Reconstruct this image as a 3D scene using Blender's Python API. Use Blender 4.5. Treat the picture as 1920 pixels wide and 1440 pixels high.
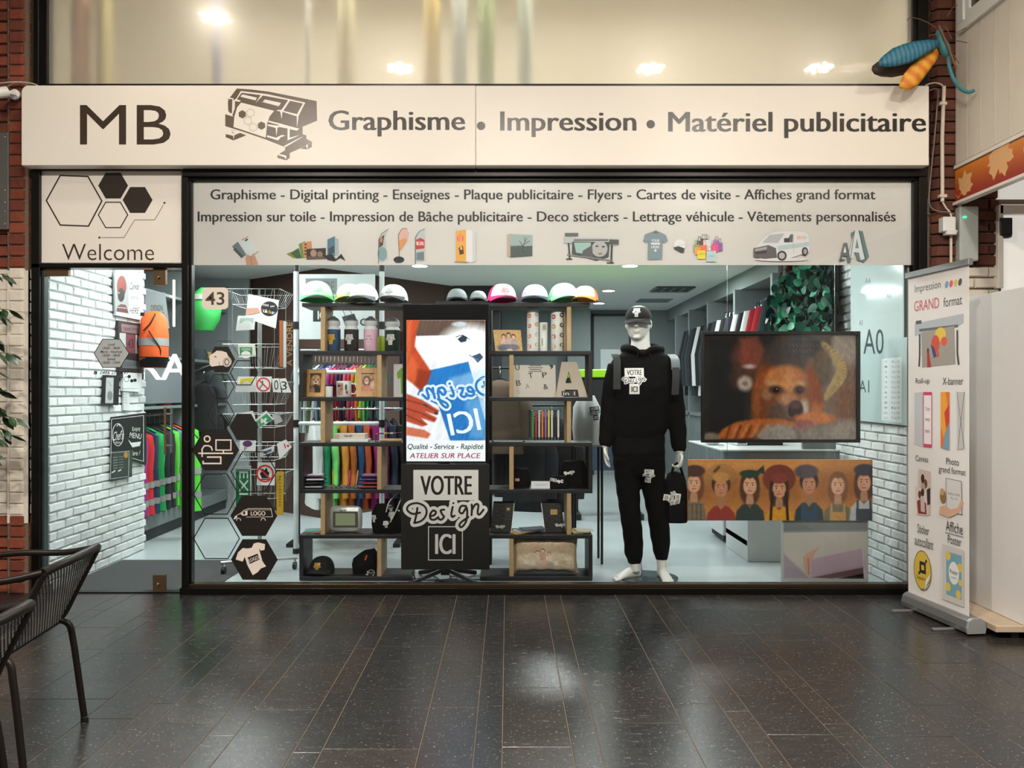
import bpy, bmesh, math, random
import numpy as np
from mathutils import Vector, Matrix
from mathutils.bvhtree import BVHTree
from math import sin, cos, pi, radians
for o in list(bpy.data.objects):
 bpy.data.objects.remove(o)
sc = bpy.context.scene
COL = sc.collection
random.seed(7)
# ------------------------------------------------------------ camera
F, CX, CY, CAMD, CAMH = 1539.0, 952.0, 732.0, 5.4, 1.33
cam_d = bpy.data.cameras.new('camera')
cam = bpy.data.objects.new('camera', cam_d)
COL.objects.link(cam)
cam.location = (0, -CAMD, CAMH)
cam.rotation_euler = (pi / 2, 0, 0)
cam_d.sensor_width = 36
cam_d.lens = F / 1920 * 36
cam_d.shift_x = 8 / 1920
cam_d.shift_y = 12 / 1920
cam_d.clip_start = .05
sc.camera = cam
# ------------------------------------------------------------ world, light, exposure
w = bpy.data.worlds.new('world')
sc.world = w
w.use_nodes = True
w.node_tree.nodes['Background'].inputs[0].default_value = (1.0, .93, .85, 1)
w.node_tree.nodes['Background'].inputs[1].default_value = .30
vs = sc.view_settings
vs.view_transform = 'Standard'
vs.look = 'None'
vs.gamma = 1
vs.exposure = 0.0
vs.use_curve_mapping = False
WARM = (1.0, .92, .83)
COOL = (.95, 1.0, .985)
def area(name, loc, size, power, col, rot=(0, 0, 0), sy=None, spread=pi):
 l = bpy.data.lights.new(name, 'AREA')
 l.energy = power
 l.color = col
 l.size = size
 l.spread = spread
 if sy:
  l.shape = 'RECTANGLE'
  l.size_y = sy
 else:
  l.shape = 'DISK'
 o = bpy.data.objects.new(name, l)
 COL.objects.link(o)
 o.location = loc
 o.rotation_euler = rot
 return o
# ------------------------------------------------------------ helpers
def lin(c):
 c = [x / 255.0 for x in c[:3]]
 return tuple(x / 12.92 if x <= .04045 else ((x + .055) / 1.055) ** 2.4 for x in c)
MATS = {}
def mat(name, rgb, rough=.5, metal=0, var=.06, scale=12, bump=0, emit=0, coat=0, trans=0, spec=.5, alpha=1, ecol=None):
 if name in MATS:
  return MATS[name]
 m = bpy.data.materials.new(name)
 m.use_nodes = True
 nt = m.node_tree
 b = nt.nodes['Principled BSDF']
 c = lin(rgb)
 b.inputs['Roughness'].default_value = rough
 b.inputs['Metallic'].default_value = metal
 b.inputs['Coat Weight'].default_value = coat
 b.inputs['Coat Roughness'].default_value = .05
 b.inputs['Transmission Weight'].default_value = trans
 b.inputs['Specular IOR Level'].default_value = spec
 b.inputs['Alpha'].default_value = alpha
 b.inputs['Base Color'].default_value = (*c, 1)
 if var or bump:
  tc = nt.nodes.new('ShaderNodeTexCoord')
  n = nt.nodes.new('ShaderNodeTexNoise')
  n.inputs['Scale'].default_value = scale
  n.inputs['Detail'].default_value = 4
  nt.links.new(tc.outputs['Object'], n.inputs['Vector'])
  if var:
   mx = nt.nodes.new('ShaderNodeMix')
   mx.data_type = 'RGBA'
   mx.inputs['A'].default_value = (*[x * (1 - var) for x in c], 1)
   mx.inputs['B'].default_value = (*[min(1, x * (1 + var)) for x in c], 1)
   nt.links.new(n.outputs['Fac'], mx.inputs['Factor'])
   nt.links.new(mx.outputs['Result'], b.inputs['Base Color'])
  if bump:
   bp = nt.nodes.new('ShaderNodeBump')
   bp.inputs['Strength'].default_value = bump
   bp.inputs['Distance'].default_value = .01
   nt.links.new(n.outputs['Fac'], bp.inputs['Height'])
   nt.links.new(bp.outputs['Normal'], b.inputs['Normal'])
 if emit:
  b.inputs['Emission Color'].default_value = (*(lin(ecol) if ecol else c), 1)
  b.inputs['Emission Strength'].default_value = emit
 MATS[name] = m
 return m
def print_mat(name, rough=.45, emit=0, coat=0):
 """printed ink: flat colours stored on the print itself"""
 if name in MATS:
  return MATS[name]
 m = mat(name, (200, 200, 200), rough, var=0, coat=coat)
 nt = m.node_tree
 b = nt.nodes['Principled BSDF']
 a = nt.nodes.new('ShaderNodeVertexColor')
 a.layer_name = 'ink'
 nt.links.new(a.outputs['Color'], b.inputs['Base Color'])
 if emit:
  nt.links.new(a.outputs['Color'], b.inputs['Emission Color'])
  b.inputs['Emission Strength'].default_value = emit
 return m
def glass_mat(name, tint, ior=1.45, rough=0.0):
 m = bpy.data.materials.new(name)
 m.use_nodes = True
 nt = m.node_tree
 nt.nodes.clear()
 out = nt.nodes.new('ShaderNodeOutputMaterial')
 t = nt.nodes.new('ShaderNodeBsdfTransparent')
 t.inputs[0].default_value = (*tint, 1)
 g = nt.nodes.new('ShaderNodeBsdfGlossy')
 g.inputs['Roughness'].default_value = rough
 f = nt.nodes.new('ShaderNodeFresnel')
 f.inputs['IOR'].default_value = ior
 mx = nt.nodes.new('ShaderNodeMixShader')
 nt.links.new(f.outputs[0], mx.inputs[0])
 nt.links.new(t.outputs[0], mx.inputs[1])
 nt.links.new(g.outputs[0], mx.inputs[2])
 nt.links.new(mx.outputs[0], out.inputs[0])
 MATS[name] = m
 return m
def P(u, v, y):
 d = CAMD + y
 return Vector(((u - CX) * d / F, y, CAMH - (v - CY) * d / F))
def X(u, y): return (u - CX) * (CAMD + y) / F
def Z(v, y): return CAMH - (v - CY) * (CAMD + y) / F
ORG = {}
def props(o, label=None, cat=None, group=None, kind=None):
 if label: o['label'] = label
 if cat: o['category'] = cat
 if group: o['group'] = group
 if kind: o['kind'] = kind
 return o
def thing(name, label, cat, loc, group=None, kind=None):
 o = bpy.data.objects.new(name, None)
 COL.objects.link(o)
 o.location = loc
 o.empty_display_size = .05
 ORG[o.name] = Vector(loc)
 return props(o, label, cat, group, kind)
def org(o):
 return ORG.get(o.name, Vector((0, 0, 0))) if o else Vector((0, 0, 0))
def setting(name, loc=(0, 0, 0), label=None):
 return thing(name, label, None, loc, None, 'structure')
class MB:
 def __init__(s): s.v = []; s.f = []
 def add(s, vs, fs):
  n = len(s.v)
  s.v += [Vector(v) for v in vs]
  s.f += [tuple(i + n for i in f) for f in fs]
  return s
 def box(s, x0, x1, y0, y1, z0, z1):
  v = [(x, y, z) for x in (x0, x1) for y in (y0, y1) for z in (z0, z1)]
  return s.add(v, [(0, 1, 3, 2), (4, 6, 7, 5), (0, 4, 5, 1), (2, 3, 7, 6), (0, 2, 6, 4), (1, 5, 7, 3)])
 def pbox(s, u0, v0, u1, v1, y0, y1, yr=None):
  """box whose front face covers pixels u0..u1, v0..v1 at depth yr (default y0)"""
  yr = y0 if yr is None else yr
  return s.box(X(u0, yr), X(u1, yr), y0, y1, Z(v1, yr), Z(v0, yr))
 def obox(s, c, size, M):
  hx, hy, hz = [a / 2 for a in size]
  t = MB().box(-hx, hx, -hy, hy, -hz, hz)
  return s.add([Vector(c) + M @ v for v in t.v], t.f)
 def prism(s, poly, ext):
  """planar polygon (3d points) extruded by vector ext"""
  n = len(poly)
  e = Vector(ext)
  vs = [Vector(p) for p in poly] + [Vector(p) + e for p in poly]
  fs = [tuple(range(n))[::-1], tuple(range(n, 2 * n))]
  fs += [(i, (i + 1) % n, n + (i + 1) % n, n + i) for i in range(n)]
  return s.add(vs, fs)
 def tube(s, pts, r, seg=8, closed=False, cap=True):
  pts = [Vector(p) for p in pts]
  n = len(pts)
  rs = r if isinstance(r, (list, tuple)) else [r] * n
  vs, fs = [], []
  prev = None
  for i, p in enumerate(pts):
   a = pts[(i - 1) % n] if (closed or i > 0) else p
   b = pts[(i + 1) % n] if (closed or i < n - 1) else p
   d = (b - a).normalized() if (b - a).length > 1e-9 else Vector((0, 0, 1))
   if prev is None:
    up = Vector((0, 0, 1)) if abs(d.z) < .9 else Vector((1, 0, 0))
    nx = d.cross(up).normalized()
   else:
    nx = (prev - d * prev.dot(d))
    nx = nx.normalized() if nx.length > 1e-6 else d.orthogonal().normalized()
   prev = nx
   ny = d.cross(nx)
   for k in range(seg):
    a2 = 2 * pi * k / seg
    vs.append(p + (nx * cos(a2) + ny * sin(a2)) * rs[i])
  m = n if closed else n - 1
  for i in range(m):
   for k in range(seg):
    j = (i + 1) % n
    fs.append((i * seg + k, i * seg + (k + 1) % seg, j * seg + (k + 1) % seg, j * seg + k))
  if cap and not closed:
   fs.append(tuple(range(seg))[::-1])
   fs.append(tuple(range((n - 1) * seg, n * seg)))
  return s.add(vs, fs)
 def loft(s, rings, seg=20, cap=True):
  """rings: list of (center, ax, ay) with ax, ay half-axis vectors; optional 4th: exponent"""
  vs, fs = [], []
  for R in rings:
   c, ax, ay = Vector(R[0]), Vector(R[1]), Vector(R[2])
   e = R[3] if len(R) > 3 else 2
   for k in range(seg):
    t = 2 * pi * k / seg
    ct, st = cos(t), sin(t)
    q = 2.0 / e
    vs.append(c + ax * math.copysign(abs(ct) ** q, ct) + ay * math.copysign(abs(st) ** q, st))
  for i in range(len(rings) - 1):
   for k in range(seg):
    fs.append((i * seg + k, i * seg + (k + 1) % seg, (i + 1) * seg + (k + 1) % seg, (i + 1) * seg + k))
  if cap:
   fs.append(tuple(range(seg))[::-1])
   fs.append(tuple(range((len(rings) - 1) * seg, len(rings) * seg)))
  return s.add(vs, fs)
 def lathe(s, c, prof, seg=24, M=None):
  """prof: (r, z) list turned around z at c"""
  c = Vector(c)
  rings = []
  for r, z in prof:
   rings.append((Vector((0, 0, z)), Vector((max(r, 1e-4), 0, 0)), Vector((0, max(r, 1e-4), 0))))
  t = MB().loft(rings, seg)
  return s.add([c + (M @ v if M else v) for v in t.v], t.f)
 def ell(s, c, rx, ry, rz, seg=16, rings=10, M=None):
  pr = []
  for i in range(rings + 1):
   a = -pi / 2 + pi * i / rings
   pr.append(((0, 0, sin(a) * rz), (max(cos(a), .01) * rx, 0, 0), (0, max(cos(a), .01) * ry, 0)))
  t = MB().loft(pr, seg)
  return s.add([Vector(c) + (M @ v if M else v) for v in t.v], t.f)
 def xf(s, M):
  s.v = [M @ v for v in s.v]
  return s
 def build(s, name, m, parent=None, smooth=False, bevel=0, label=None, kind=None, sub=0, seg=1):
  me = bpy.data.meshes.new(name)
  off = org(parent)
  me.from_pydata([tuple(v - off) for v in s.v], [], s.f)
  bm = bmesh.new(); bm.from_mesh(me)
  bmesh.ops.recalc_face_normals(bm, faces=bm.faces)
  bm.to_mesh(me); bm.free()
  me.materials.append(m)
  o = bpy.data.objects.new(name, me)
  COL.objects.link(o)
  if parent: o.parent = parent
  ORG[o.name] = off
  if smooth:
   me.shade_smooth()
   if smooth != 2:
    me.set_sharp_from_angle(angle=radians(50))
  if bevel:
   b = o.modifiers.new('bevel', 'BEVEL')
   b.width = bevel
   b.segments = seg
   b.limit_method = 'ANGLE'
  if sub:
   b = o.modifiers.new('sub', 'SUBSURF')
   b.levels = sub; b.render_levels = sub
  if label: o['label'] = label
  if kind: o['kind'] = kind
  return o
 def bvh(s):
  return BVHTree.FromPolygons([tuple(v) for v in s.v], s.f)
def single(mb, name, m, label, cat, group=None, **k):
 """a thing that is one mesh: origin at its base centre"""
 xs = [v.x for v in mb.v]; ys = [v.y for v in mb.v]; zs = [v.z for v in mb.v]
 c = Vector(((min(xs) + max(xs)) / 2, (min(ys) + max(ys)) / 2, min(zs)))
 for v in mb.v: v -= c
 o = mb.build(name, m, None, **k)
 o.location = c
 ORG[o.name] = c
 return props(o, label, cat, group)
def remeshed(mb, vox, smooth=6):
 """union of overlapping closed volumes into one continuous skin -> MB"""
 me = bpy.data.meshes.new('tmp')
 me.from_pydata([tuple(v) for v in mb.v], [], mb.f)
 bm = bmesh.new(); bm.from_mesh(me)
 bmesh.ops.recalc_face_normals(bm, faces=bm.faces)
 bm.to_mesh(me); bm.free()
 o = bpy.data.objects.new('tmp', me)
 TSC.collection.objects.link(o)
 r = o.modifiers.new('r', 'REMESH'); r.mode = 'VOXEL'; r.voxel_size = vox
 if smooth:
  q = o.modifiers.new('s', 'SMOOTH'); q.iterations = smooth; q.factor = .5
 dg = workbench()
 ev = o.evaluated_get(dg)
 m2 = ev.to_mesh()
 out = MB()
 out.v = [v.co.copy() for v in m2.vertices]
 out.f = [tuple(p.vertices) for p in m2.polygons]
 ev.to_mesh_clear()
 bpy.data.objects.remove(o)
 bpy.data.meshes.remove(me)
 return out
# ------------------------------------------------------------ planes and printed art
class Plane:
 """upright plane through p0 with horizontal direction d; prints lie on its side facing the camera"""
 def __init__(s, p0, d, tilt=0, n=None):
  s.p0 = Vector(p0); s.d = Vector(d).normalized()
  up = Vector((0, 0, 1))
  nn = s.d.cross(up).normalized()
  if n is not None:
   if nn.dot(Vector(n)) < 0: nn = -nn
  elif nn.dot(Vector((0, -CAMD, CAMH)) - s.p0) < 0: nn = -nn
  if tilt:
   R = Matrix.Rotation(tilt, 3, s.d)
   up = R @ up; nn = R @ nn
  s.up = up; s.n = nn
 def w(s, a, b, off=0):
  return s.p0 + s.d * a + s.up * b + s.n * off
 def px(s, u, v):
  r = Vector(((u - CX) / F, 1, -(v - CY) / F))
  o = Vector((0, -CAMD, CAMH))
  t = (s.p0 - o).dot(s.n) / r.dot(s.n)
  q = o + r * t - s.p0
  return (q.dot(s.d), q.dot(s.up))
def FPl(y): return Plane((0, y, 0), (1, 0, 0))
TXT = {}
TSC = bpy.data.scenes.new('workbench')
def workbench():
 vl = TSC.view_layers[0]
 vl.update()
 return vl.depsgraph
def text_mesh(s, bold=0, spacing=1.0, res=3):
 k = (s, bold, spacing, res)
 if k not in TXT:
  c = bpy.data.curves.new('t', 'FONT')
  c.body = s
  c.size = 1
  c.offset = bold
  c.space_character = spacing
  c.resolution_u = res
  o = bpy.data.objects.new('t', c)
  TSC.collection.objects.link(o)
  dg = workbench()
  me = bpy.data.meshes.new_from_object(o.evaluated_get(dg))
  vs = [(v.co.x, v.co.y) for v in me.vertices]
  fs = [tuple(p.vertices) for p in me.polygons]
  bpy.data.objects.remove(o); bpy.data.curves.remove(c); bpy.data.meshes.remove(me)
  TXT[k] = (vs, fs)
 return TXT[k]
def catmull(pts, n=6, closed=False):
 out = []
 N = len(pts)
 rng = range(N) if closed else range(N - 1)
 for i in rng:
  p0 = pts[(i - 1) % N] if (closed or i > 0) else pts[i]
  p1 = pts[i]; p2 = pts[(i + 1) % N]
  p3 = pts[(i + 2) % N] if (closed or i < N - 2) else p2
  for k in range(n):
   t = k / n
   out.append(tuple(.5 * ((2 * p1[j]) + (-p0[j] + p2[j]) * t + (2 * p0[j] - 5 * p1[j] + 4 * p2[j] - p3[j]) * t * t
         + (-p0[j] + 3 * p1[j] - 3 * p2[j] + p3[j]) * t ** 3) for j in range(len(p1))))
 if not closed: out.append(tuple(pts[-1]))
 return out
STK = {}
def stroke_mesh(key, strokes, w, g):
 """clean single-layer outline of round brush strokes, cut on a grid of step g"""
 key = (key, w, g)
 if key in STK: return STK[key]
 xs = [p[0] for st in strokes for p in st]; ys = [p[1] for st in strokes for p in st]
 x0, y0 = min(xs) - w, min(ys) - w
 nx, ny = int((max(xs) + w - x0) / g) + 2, int((max(ys) + w - y0) / g) + 2
 GX, GY = np.meshgrid(x0 + g * np.arange(nx), y0 + g * np.arange(ny))
 D = np.full(GX.shape, 1e9)
 for st in strokes:
  for (ax, ay), (bx, by) in zip(st[:-1], st[1:]):
   L = (bx - ax) ** 2 + (by - ay) ** 2 or 1e-9
   t = (((GX - ax) * (bx - ax) + (GY - ay) * (by - ay)) / L).clip(0, 1)
   D = np.minimum(D, np.hypot(GX - ax - t * (bx - ax), GY - ay - t * (by - ay)))
 f = w / 2 - D
 V, Fc, idx = [], [], {}
 def vid(p):
  q = (round(p[0], 4), round(p[1], 4))
  if q not in idx: idx[q] = len(V); V.append(q)
  return idx[q]
 for j in range(ny - 1):
  run = None
  for i in range(nx):
   full = i < nx - 1 and f[j, i] > 0 and f[j, i + 1] > 0 and f[j + 1, i] > 0 and f[j + 1, i + 1] > 0
   if full:
    if run is None: run = i
    continue
   if run is not None:
    a, b = x0 + g * run, x0 + g * i
    Fc.append((vid((a, y0 + g * j)), vid((b, y0 + g * j)), vid((b, y0 + g * (j + 1))), vid((a, y0 + g * (j + 1)))))
    run = None
   if i == nx - 1: continue
   c = [(j, i), (j, i + 1), (j + 1, i + 1), (j + 1, i)]
   if max(f[q] for q in c) <= 0: continue
   poly = []
   for k in range(4):
    A_, B_ = c[k], c[(k + 1) % 4]
    fa, fb = f[A_], f[B_]
    pa = (x0 + g * A_[1], y0 + g * A_[0]); pb = (x0 + g * B_[1], y0 + g * B_[0])
    if fa > 0: poly.append(pa)
    if (fa > 0) != (fb > 0):
     t = fa / (fa - fb)
     poly.append((pa[0] + (pb[0] - pa[0]) * t, pa[1] + (pb[1] - pa[1]) * t))
   q = []
   for p_ in poly:
    v = vid(p_)
    if not q or (q[-1] != v and q[0] != v): q.append(v)
   if len(q) > 2: Fc.append(tuple(q))
 STK[key] = (V, Fc)
 return STK[key]
class Art:
 """flat print: polygons in photo pixels (pl.px) or, with local=True, in metres on the plane"""
 STEP = .00009
 def __init__(s, pl, local=False, off=.0005):
  s.pl = pl; s.local = local; s.off = off
  s.v = []; s.f = []; s.c = []
  s.layer = 0
  s.T = None
 def pt(s, p):
  if s.T: p = s.T(p)
  a, b = p if s.local else s.pl.px(*p)
  return s.pl.w(a, b, s.off + s.layer * s.STEP)
 def nl(s): s.layer += 1
 def raw(s, pts, faces, col):
  n = len(s.v)
  s.v += [s.pt(p) for p in pts]
  s.f += [tuple(i + n for i in f) for f in faces]
  s.c += [lin(col)] * len(faces)
  return s
 def poly(s, pts, col):
  s.raw(pts, [tuple(range(len(pts)))], col); s.nl(); return s
 def rect(s, u0, v0, u1, v1, col):
  return s.poly([(u0, v0), (u1, v0), (u1, v1), (u0, v1)], col)
 def rrect(s, u0, v0, u1, v1, r, col, n=5):
  pts = []
  for cx, cy, a0 in ((u1 - r, v0 + r, -pi / 2), (u1 - r, v1 - r, 0), (u0 + r, v1 - r, pi / 2), (u0 + r, v0 + r, pi)):
   for k in range(n + 1):
    a = a0 + pi / 2 * k / n
    pts.append((cx + r * cos(a), cy + r * sin(a)))
  return s.poly(pts, col)
 def ell(s, cu, cv, ru, rv, col, rot=0, n=20):
  pts = []
  for k in range(n):
   a = 2 * pi * k / n
   x, y = ru * cos(a), rv * sin(a)
   pts.append((cu + x * cos(rot) - y * sin(rot), cv + x * sin(rot) + y * cos(rot)))
  return s.poly(pts, col)
 def ring(s, pts, w, col):
  """closed outline of width w centred on pts"""
  return s.line(list(pts), w, col, caps=False, closed=True)
 def line(s, pts, w, col, caps=True, closed=False):
  pts = [tuple(p) for p in pts]
  n = len(pts)
  if caps and not closed:
   for a, b in ((0, 1), (-1, -2)):
    dx, dy = pts[a][0] - pts[b][0], pts[a][1] - pts[b][1]
    l = math.hypot(dx, dy) or 1e-9
    pts[a] = (pts[a][0] + dx / l * w * .35, pts[a][1] + dy / l * w * .35)
  L, R = [], []
  for i, p in enumerate(pts):
   a = pts[i - 1] if (i or closed) else p
   b = pts[(i + 1) % n] if (i < n - 1 or closed) else p
   d1 = (p[0] - a[0], p[1] - a[1]); d2 = (b[0] - p[0], b[1] - p[1])
   l1 = math.hypot(*d1); l2 = math.hypot(*d2)
   t1 = (d1[0] / l1, d1[1] / l1) if l1 > 1e-9 else (d2[0] / l2, d2[1] / l2)
   t2 = (d2[0] / l2, d2[1] / l2) if l2 > 1e-9 else t1
   t = (t1[0] + t2[0], t1[1] + t2[1])
   lt = math.hypot(*t) or 1e-9
   t = (t[0] / lt, t[1] / lt)
   h = w / 2 / max(.5, t[0] * t1[0] + t[1] * t1[1])
   L.append((p[0] - t[1] * h, p[1] + t[0] * h)); R.append((p[0] + t[1] * h, p[1] - t[0] * h))
  m = n if closed else n - 1
  s.raw(L + R, [(i, (i + 1) % n, n + (i + 1) % n, n + i) for i in range(m)], col)
  s.nl()
  return s
 def hexa(s, cu, cv, r, col, w=0, sq=1.0, rot=0):
  pts = [(cu + r * cos(rot + k * pi / 3), cv + r * sq * sin(rot + k * pi / 3)) for k in range(6)]
  return s.ring(pts, w, col) if w else s.poly(pts, col)
 def text(s, t, u0, v0, u1, v1, col, bold=0, shear=0, flip=False, spacing=1.0, ref=None, rot=0, res=3, heavy=0):
  """fit the text's ink box (or that of ref's height) to u0..u1, v0(top)..v1(bottom)"""
  if bold > .012: heavy = bold * .9; bold = 0
  vs, fs = text_mesh(t, bold, spacing, res)
  if not vs: return s
  xs = [v[0] for v in vs]; ys = [v[1] for v in vs]
  if ref:
   rv, _ = text_mesh(ref, bold, spacing, res)
   y0, y1 = min(v[1] for v in rv), max(v[1] for v in rv)
  else:
   y0, y1 = min(ys), max(ys)
  x0, x1 = min(xs), max(xs)
  cu, cv = (u0 + u1) / 2, (v0 + v1) / 2
  out = []
  for x, y in vs:
   a = (x - x0) / (x1 - x0); b = (y - y0) / (y1 - y0)
   a += shear * (b - .5) * (v1 - v0) / (u1 - u0) * (1 if v1 > v0 else -1)
   if flip: a = 1 - a
   px, py = u0 + a * (u1 - u0), v1 + b * (v0 - v1)
   if rot:
    dx, dy = px - cu, py - cv
    px, py = cu + dx * cos(rot) - dy * sin(rot), cv + dx * sin(rot) + dy * cos(rot)
   out.append((px, py))
  s.raw(out, fs, col); s.nl()
  for k in (-1, 1):
   if heavy:
    e = heavy * abs(v1 - v0) * k
    s.raw([(p[0] + e, p[1]) for p in out], fs, col); s.nl()
  return s
 def build(s, name, parent, m=None, label=None, bvh=None, lift=.002, direction=(0, 1, 0), split=0):
  if split:
   # separate words / pictures: group faces by gaps along the plane (gap in photo pixels)
   g = split * (CAMD + s.pl.p0.y) / F
   iv = []
   for i, f in enumerate(s.f):
    xs = [(s.v[k] - s.pl.p0).dot(s.pl.d) for k in f]
    iv.append((min(xs), max(xs), i))
   iv.sort()
   groups, end = [], None
   for a, b, i in iv:
    if end is None or a > end + g: groups.append([]); end = b
    groups[-1].append(i); end = max(end, b)
   if len(groups) > 1:
    o = None
    for gr in groups:
     t = Art(s.pl); mp = {}
     for i in sorted(gr):
      for k in s.f[i]:
       if k not in mp: mp[k] = len(t.v); t.v.append(s.v[k])
      t.f.append(tuple(mp[k] for k in s.f[i])); t.c.append(s.c[i])
     o = t.build(name, parent, m, label, bvh, lift, direction)
    return o
  me = bpy.data.meshes.new(name)
  off = org(parent)
  V = s.v
  if bvh:
   # lay the print on a curved surface
   me.from_pydata([tuple(v) for v in V], [], s.f)
   ca = me.color_attributes.new('ink', 'FLOAT_COLOR', 'CORNER')
   arr = np.ones((len(me.loops), 4), np.float32)
   for p, c in zip(me.polygons, s.c):
    arr[p.loop_start:p.loop_start + p.loop_total, :3] = c
   ca.data.foreach_set('color', arr.ravel())
   bm = bmesh.new(); bm.from_mesh(me)
   bmesh.ops.triangulate(bm, faces=bm.faces)
   for _ in range(3):
    es = [e for e in bm.edges if e.calc_length() > .02]
    if es: bmesh.ops.subdivide_edges(bm, edges=es, cuts=1, use_grid_fill=False)
    bmesh.ops.triangulate(bm, faces=bm.faces)
   d = Vector(direction).normalized()
   pn = s.pl.n
   for v in bm.verts:
    h = bvh.ray_cast(v.co - d * .6, d)
    lay = (v.co - s.pl.p0).dot(pn) - s.off
    if h[0]: v.co = h[0] - d * (lift + lay)
    v.co -= off
   bm.to_mesh(me); bm.free()
  else:
   me.from_pydata([tuple(v - off) for v in V], [], s.f)
   ca = me.color_attributes.new('ink', 'FLOAT_COLOR', 'CORNER')
   arr = np.ones((len(me.loops), 4), np.float32)
   for p, c in zip(me.polygons, s.c):
    arr[p.loop_start:p.loop_start + p.loop_total, :3] = c
   ca.data.foreach_set('color', arr.ravel())
  me.materials.append(m or print_mat('printed_ink'))
  o = bpy.data.objects.new(name, me)
  COL.objects.link(o)
  o.parent = parent
  ORG[o.name] = off
  if label: o['label'] = label
  return o
class Canvas:
 """a painted picture: colours per vertex of a fine grid (units: picture pixels)"""
 def __init__(s, w, h, col, res=1.0):
  s.w, s.h, s.res = w, h, res
  nx, ny = int(w * res) + 1, int(h * res) + 1
  s.x, s.y = np.meshgrid(np.linspace(0, w, nx), np.linspace(0, h, ny))
  s.a = np.zeros((ny, nx, 3)) + np.array(col, float)
  s.rng = np.random.RandomState(3)
 def mix(s, m, col):
  m = np.clip(m, 0, 1)[..., None]
  s.a = s.a * (1 - m) + np.array(col, float) * m
  return s
 def ell(s, cx, cy, rx, ry, col, soft=1.5, rot=0, op=1):
  dx, dy = s.x - cx, s.y - cy
  a = dx * cos(rot) + dy * sin(rot); b = -dx * sin(rot) + dy * cos(rot)
  d = (1 - np.sqrt((a / rx) ** 2 + (b / ry) ** 2)) * min(rx, ry)
  return s.mix((d / soft + .5).clip(0, 1) * op, col)
 def poly(s, pts, col, soft=1.2, op=1):
  inside = np.zeros(s.x.shape, bool)
  dist = np.full(s.x.shape, 1e9)
  n = len(pts)
  for i in range(n):
   x0, y0 = pts[i]; x1, y1 = pts[(i + 1) % n]
   c = ((y0 > s.y) != (y1 > s.y)) & (s.x < (x1 - x0) * (s.y - y0) / ((y1 - y0) or 1e-9) + x0)
   inside ^= c
   L = (x1 - x0) ** 2 + (y1 - y0) ** 2 or 1e-9
   t = (((s.x - x0) * (x1 - x0) + (s.y - y0) * (y1 - y0)) / L).clip(0, 1)
   dist = np.minimum(dist, np.hypot(s.x - x0 - t * (x1 - x0), s.y - y0 - t * (y1 - y0)))
  sd = np.where(inside, dist, -dist)
  return s.mix((sd / soft + .5).clip(0, 1) * op, col)
 def line(s, pts, w, col, soft=1, op=1):
  dist = np.full(s.x.shape, 1e9)
  for (x0, y0), (x1, y1) in zip(pts[:-1], pts[1:]):
   L = (x1 - x0) ** 2 + (y1 - y0) ** 2 or 1e-9
   t = (((s.x - x0) * (x1 - x0) + (s.y - y0) * (y1 - y0)) / L).clip(0, 1)
   dist = np.minimum(dist, np.hypot(s.x - x0 - t * (x1 - x0), s.y - y0 - t * (y1 - y0)))
  return s.mix(((w / 2 - dist) / soft + .5).clip(0, 1) * op, col)
 def noise(s, sx, sy, amp, ang=0, where=None):
  """streaky brightness noise"""
  c, q = cos(ang), sin(ang)
  a = (s.x * c + s.y * q) / sx; b = (-s.x * q + s.y * c) / sy
  g = s.rng.rand(64, 64)
  ia, ib = np.floor(a).astype(int), np.floor(b).astype(int)
  fa, fb = a - ia, b - ib
  fa = fa * fa * (3 - 2 * fa); fb = fb * fb * (3 - 2 * fb)
  G = lambda i, j: g[i % 64, j % 64]
  n = (G(ia, ib) * (1 - fa) + G(ia + 1, ib) * fa) * (1 - fb) + (G(ia, ib + 1) * (1 - fa) + G(ia + 1, ib + 1) * fa) * fb
  f = 1 + amp * (n - .5) * 2
  if where is not None: f = 1 + (f - 1) * where
  s.a = (s.a * f[..., None]).clip(0, 255)
  return s
 def build(s, name, parent, corners, m=None, label=None):
  """corners: world points top-left, top-right, bottom-right, bottom-left"""
  TL, TR, BR, BL = [np.array(c) - np.array(org(parent)) for c in corners]
  ny, nx = s.x.shape
  U = (s.x / s.w)[..., None]; V = (s.y / s.h)[..., None]
  co = (TL * (1 - U) + TR * U) * (1 - V) + (BL * (1 - U) + BR * U) * V
  me = bpy.data.meshes.new(name)
  idx = np.arange(ny * nx).reshape(ny, nx)
  q = np.stack([idx[:-1, :-1], idx[1:, :-1], idx[1:, 1:], idx[:-1, 1:]], -1).reshape(-1, 4)
  me.vertices.add(ny * nx); me.loops.add(q.size); me.polygons.add(len(q))
  me.vertices.foreach_set('co', co.reshape(-1).astype(np.float32))
  me.loops.foreach_set('vertex_index', q.reshape(-1).astype(np.int32))
  me.polygons.foreach_set('loop_start', (np.arange(len(q)) * 4).astype(np.int32))
  me.update(calc_edges=True)
  c = s.a / 255.0
  c = np.where(c <= .04045, c / 12.92, ((c + .055) / 1.055) ** 2.4)
  ca = me.color_attributes.new('ink', 'FLOAT_COLOR', 'POINT')
  ca.data.foreach_set('color', np.concatenate([c, np.ones((ny, nx, 1))], -1).reshape(-1).astype(np.float32))
  me.materials.append(m or print_mat('printed_ink'))
  o = bpy.data.objects.new(name, me)
  COL.objects.link(o)
  o.parent = parent
  ORG[o.name] = org(parent)
  if label: o['label'] = label
  return o
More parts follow.
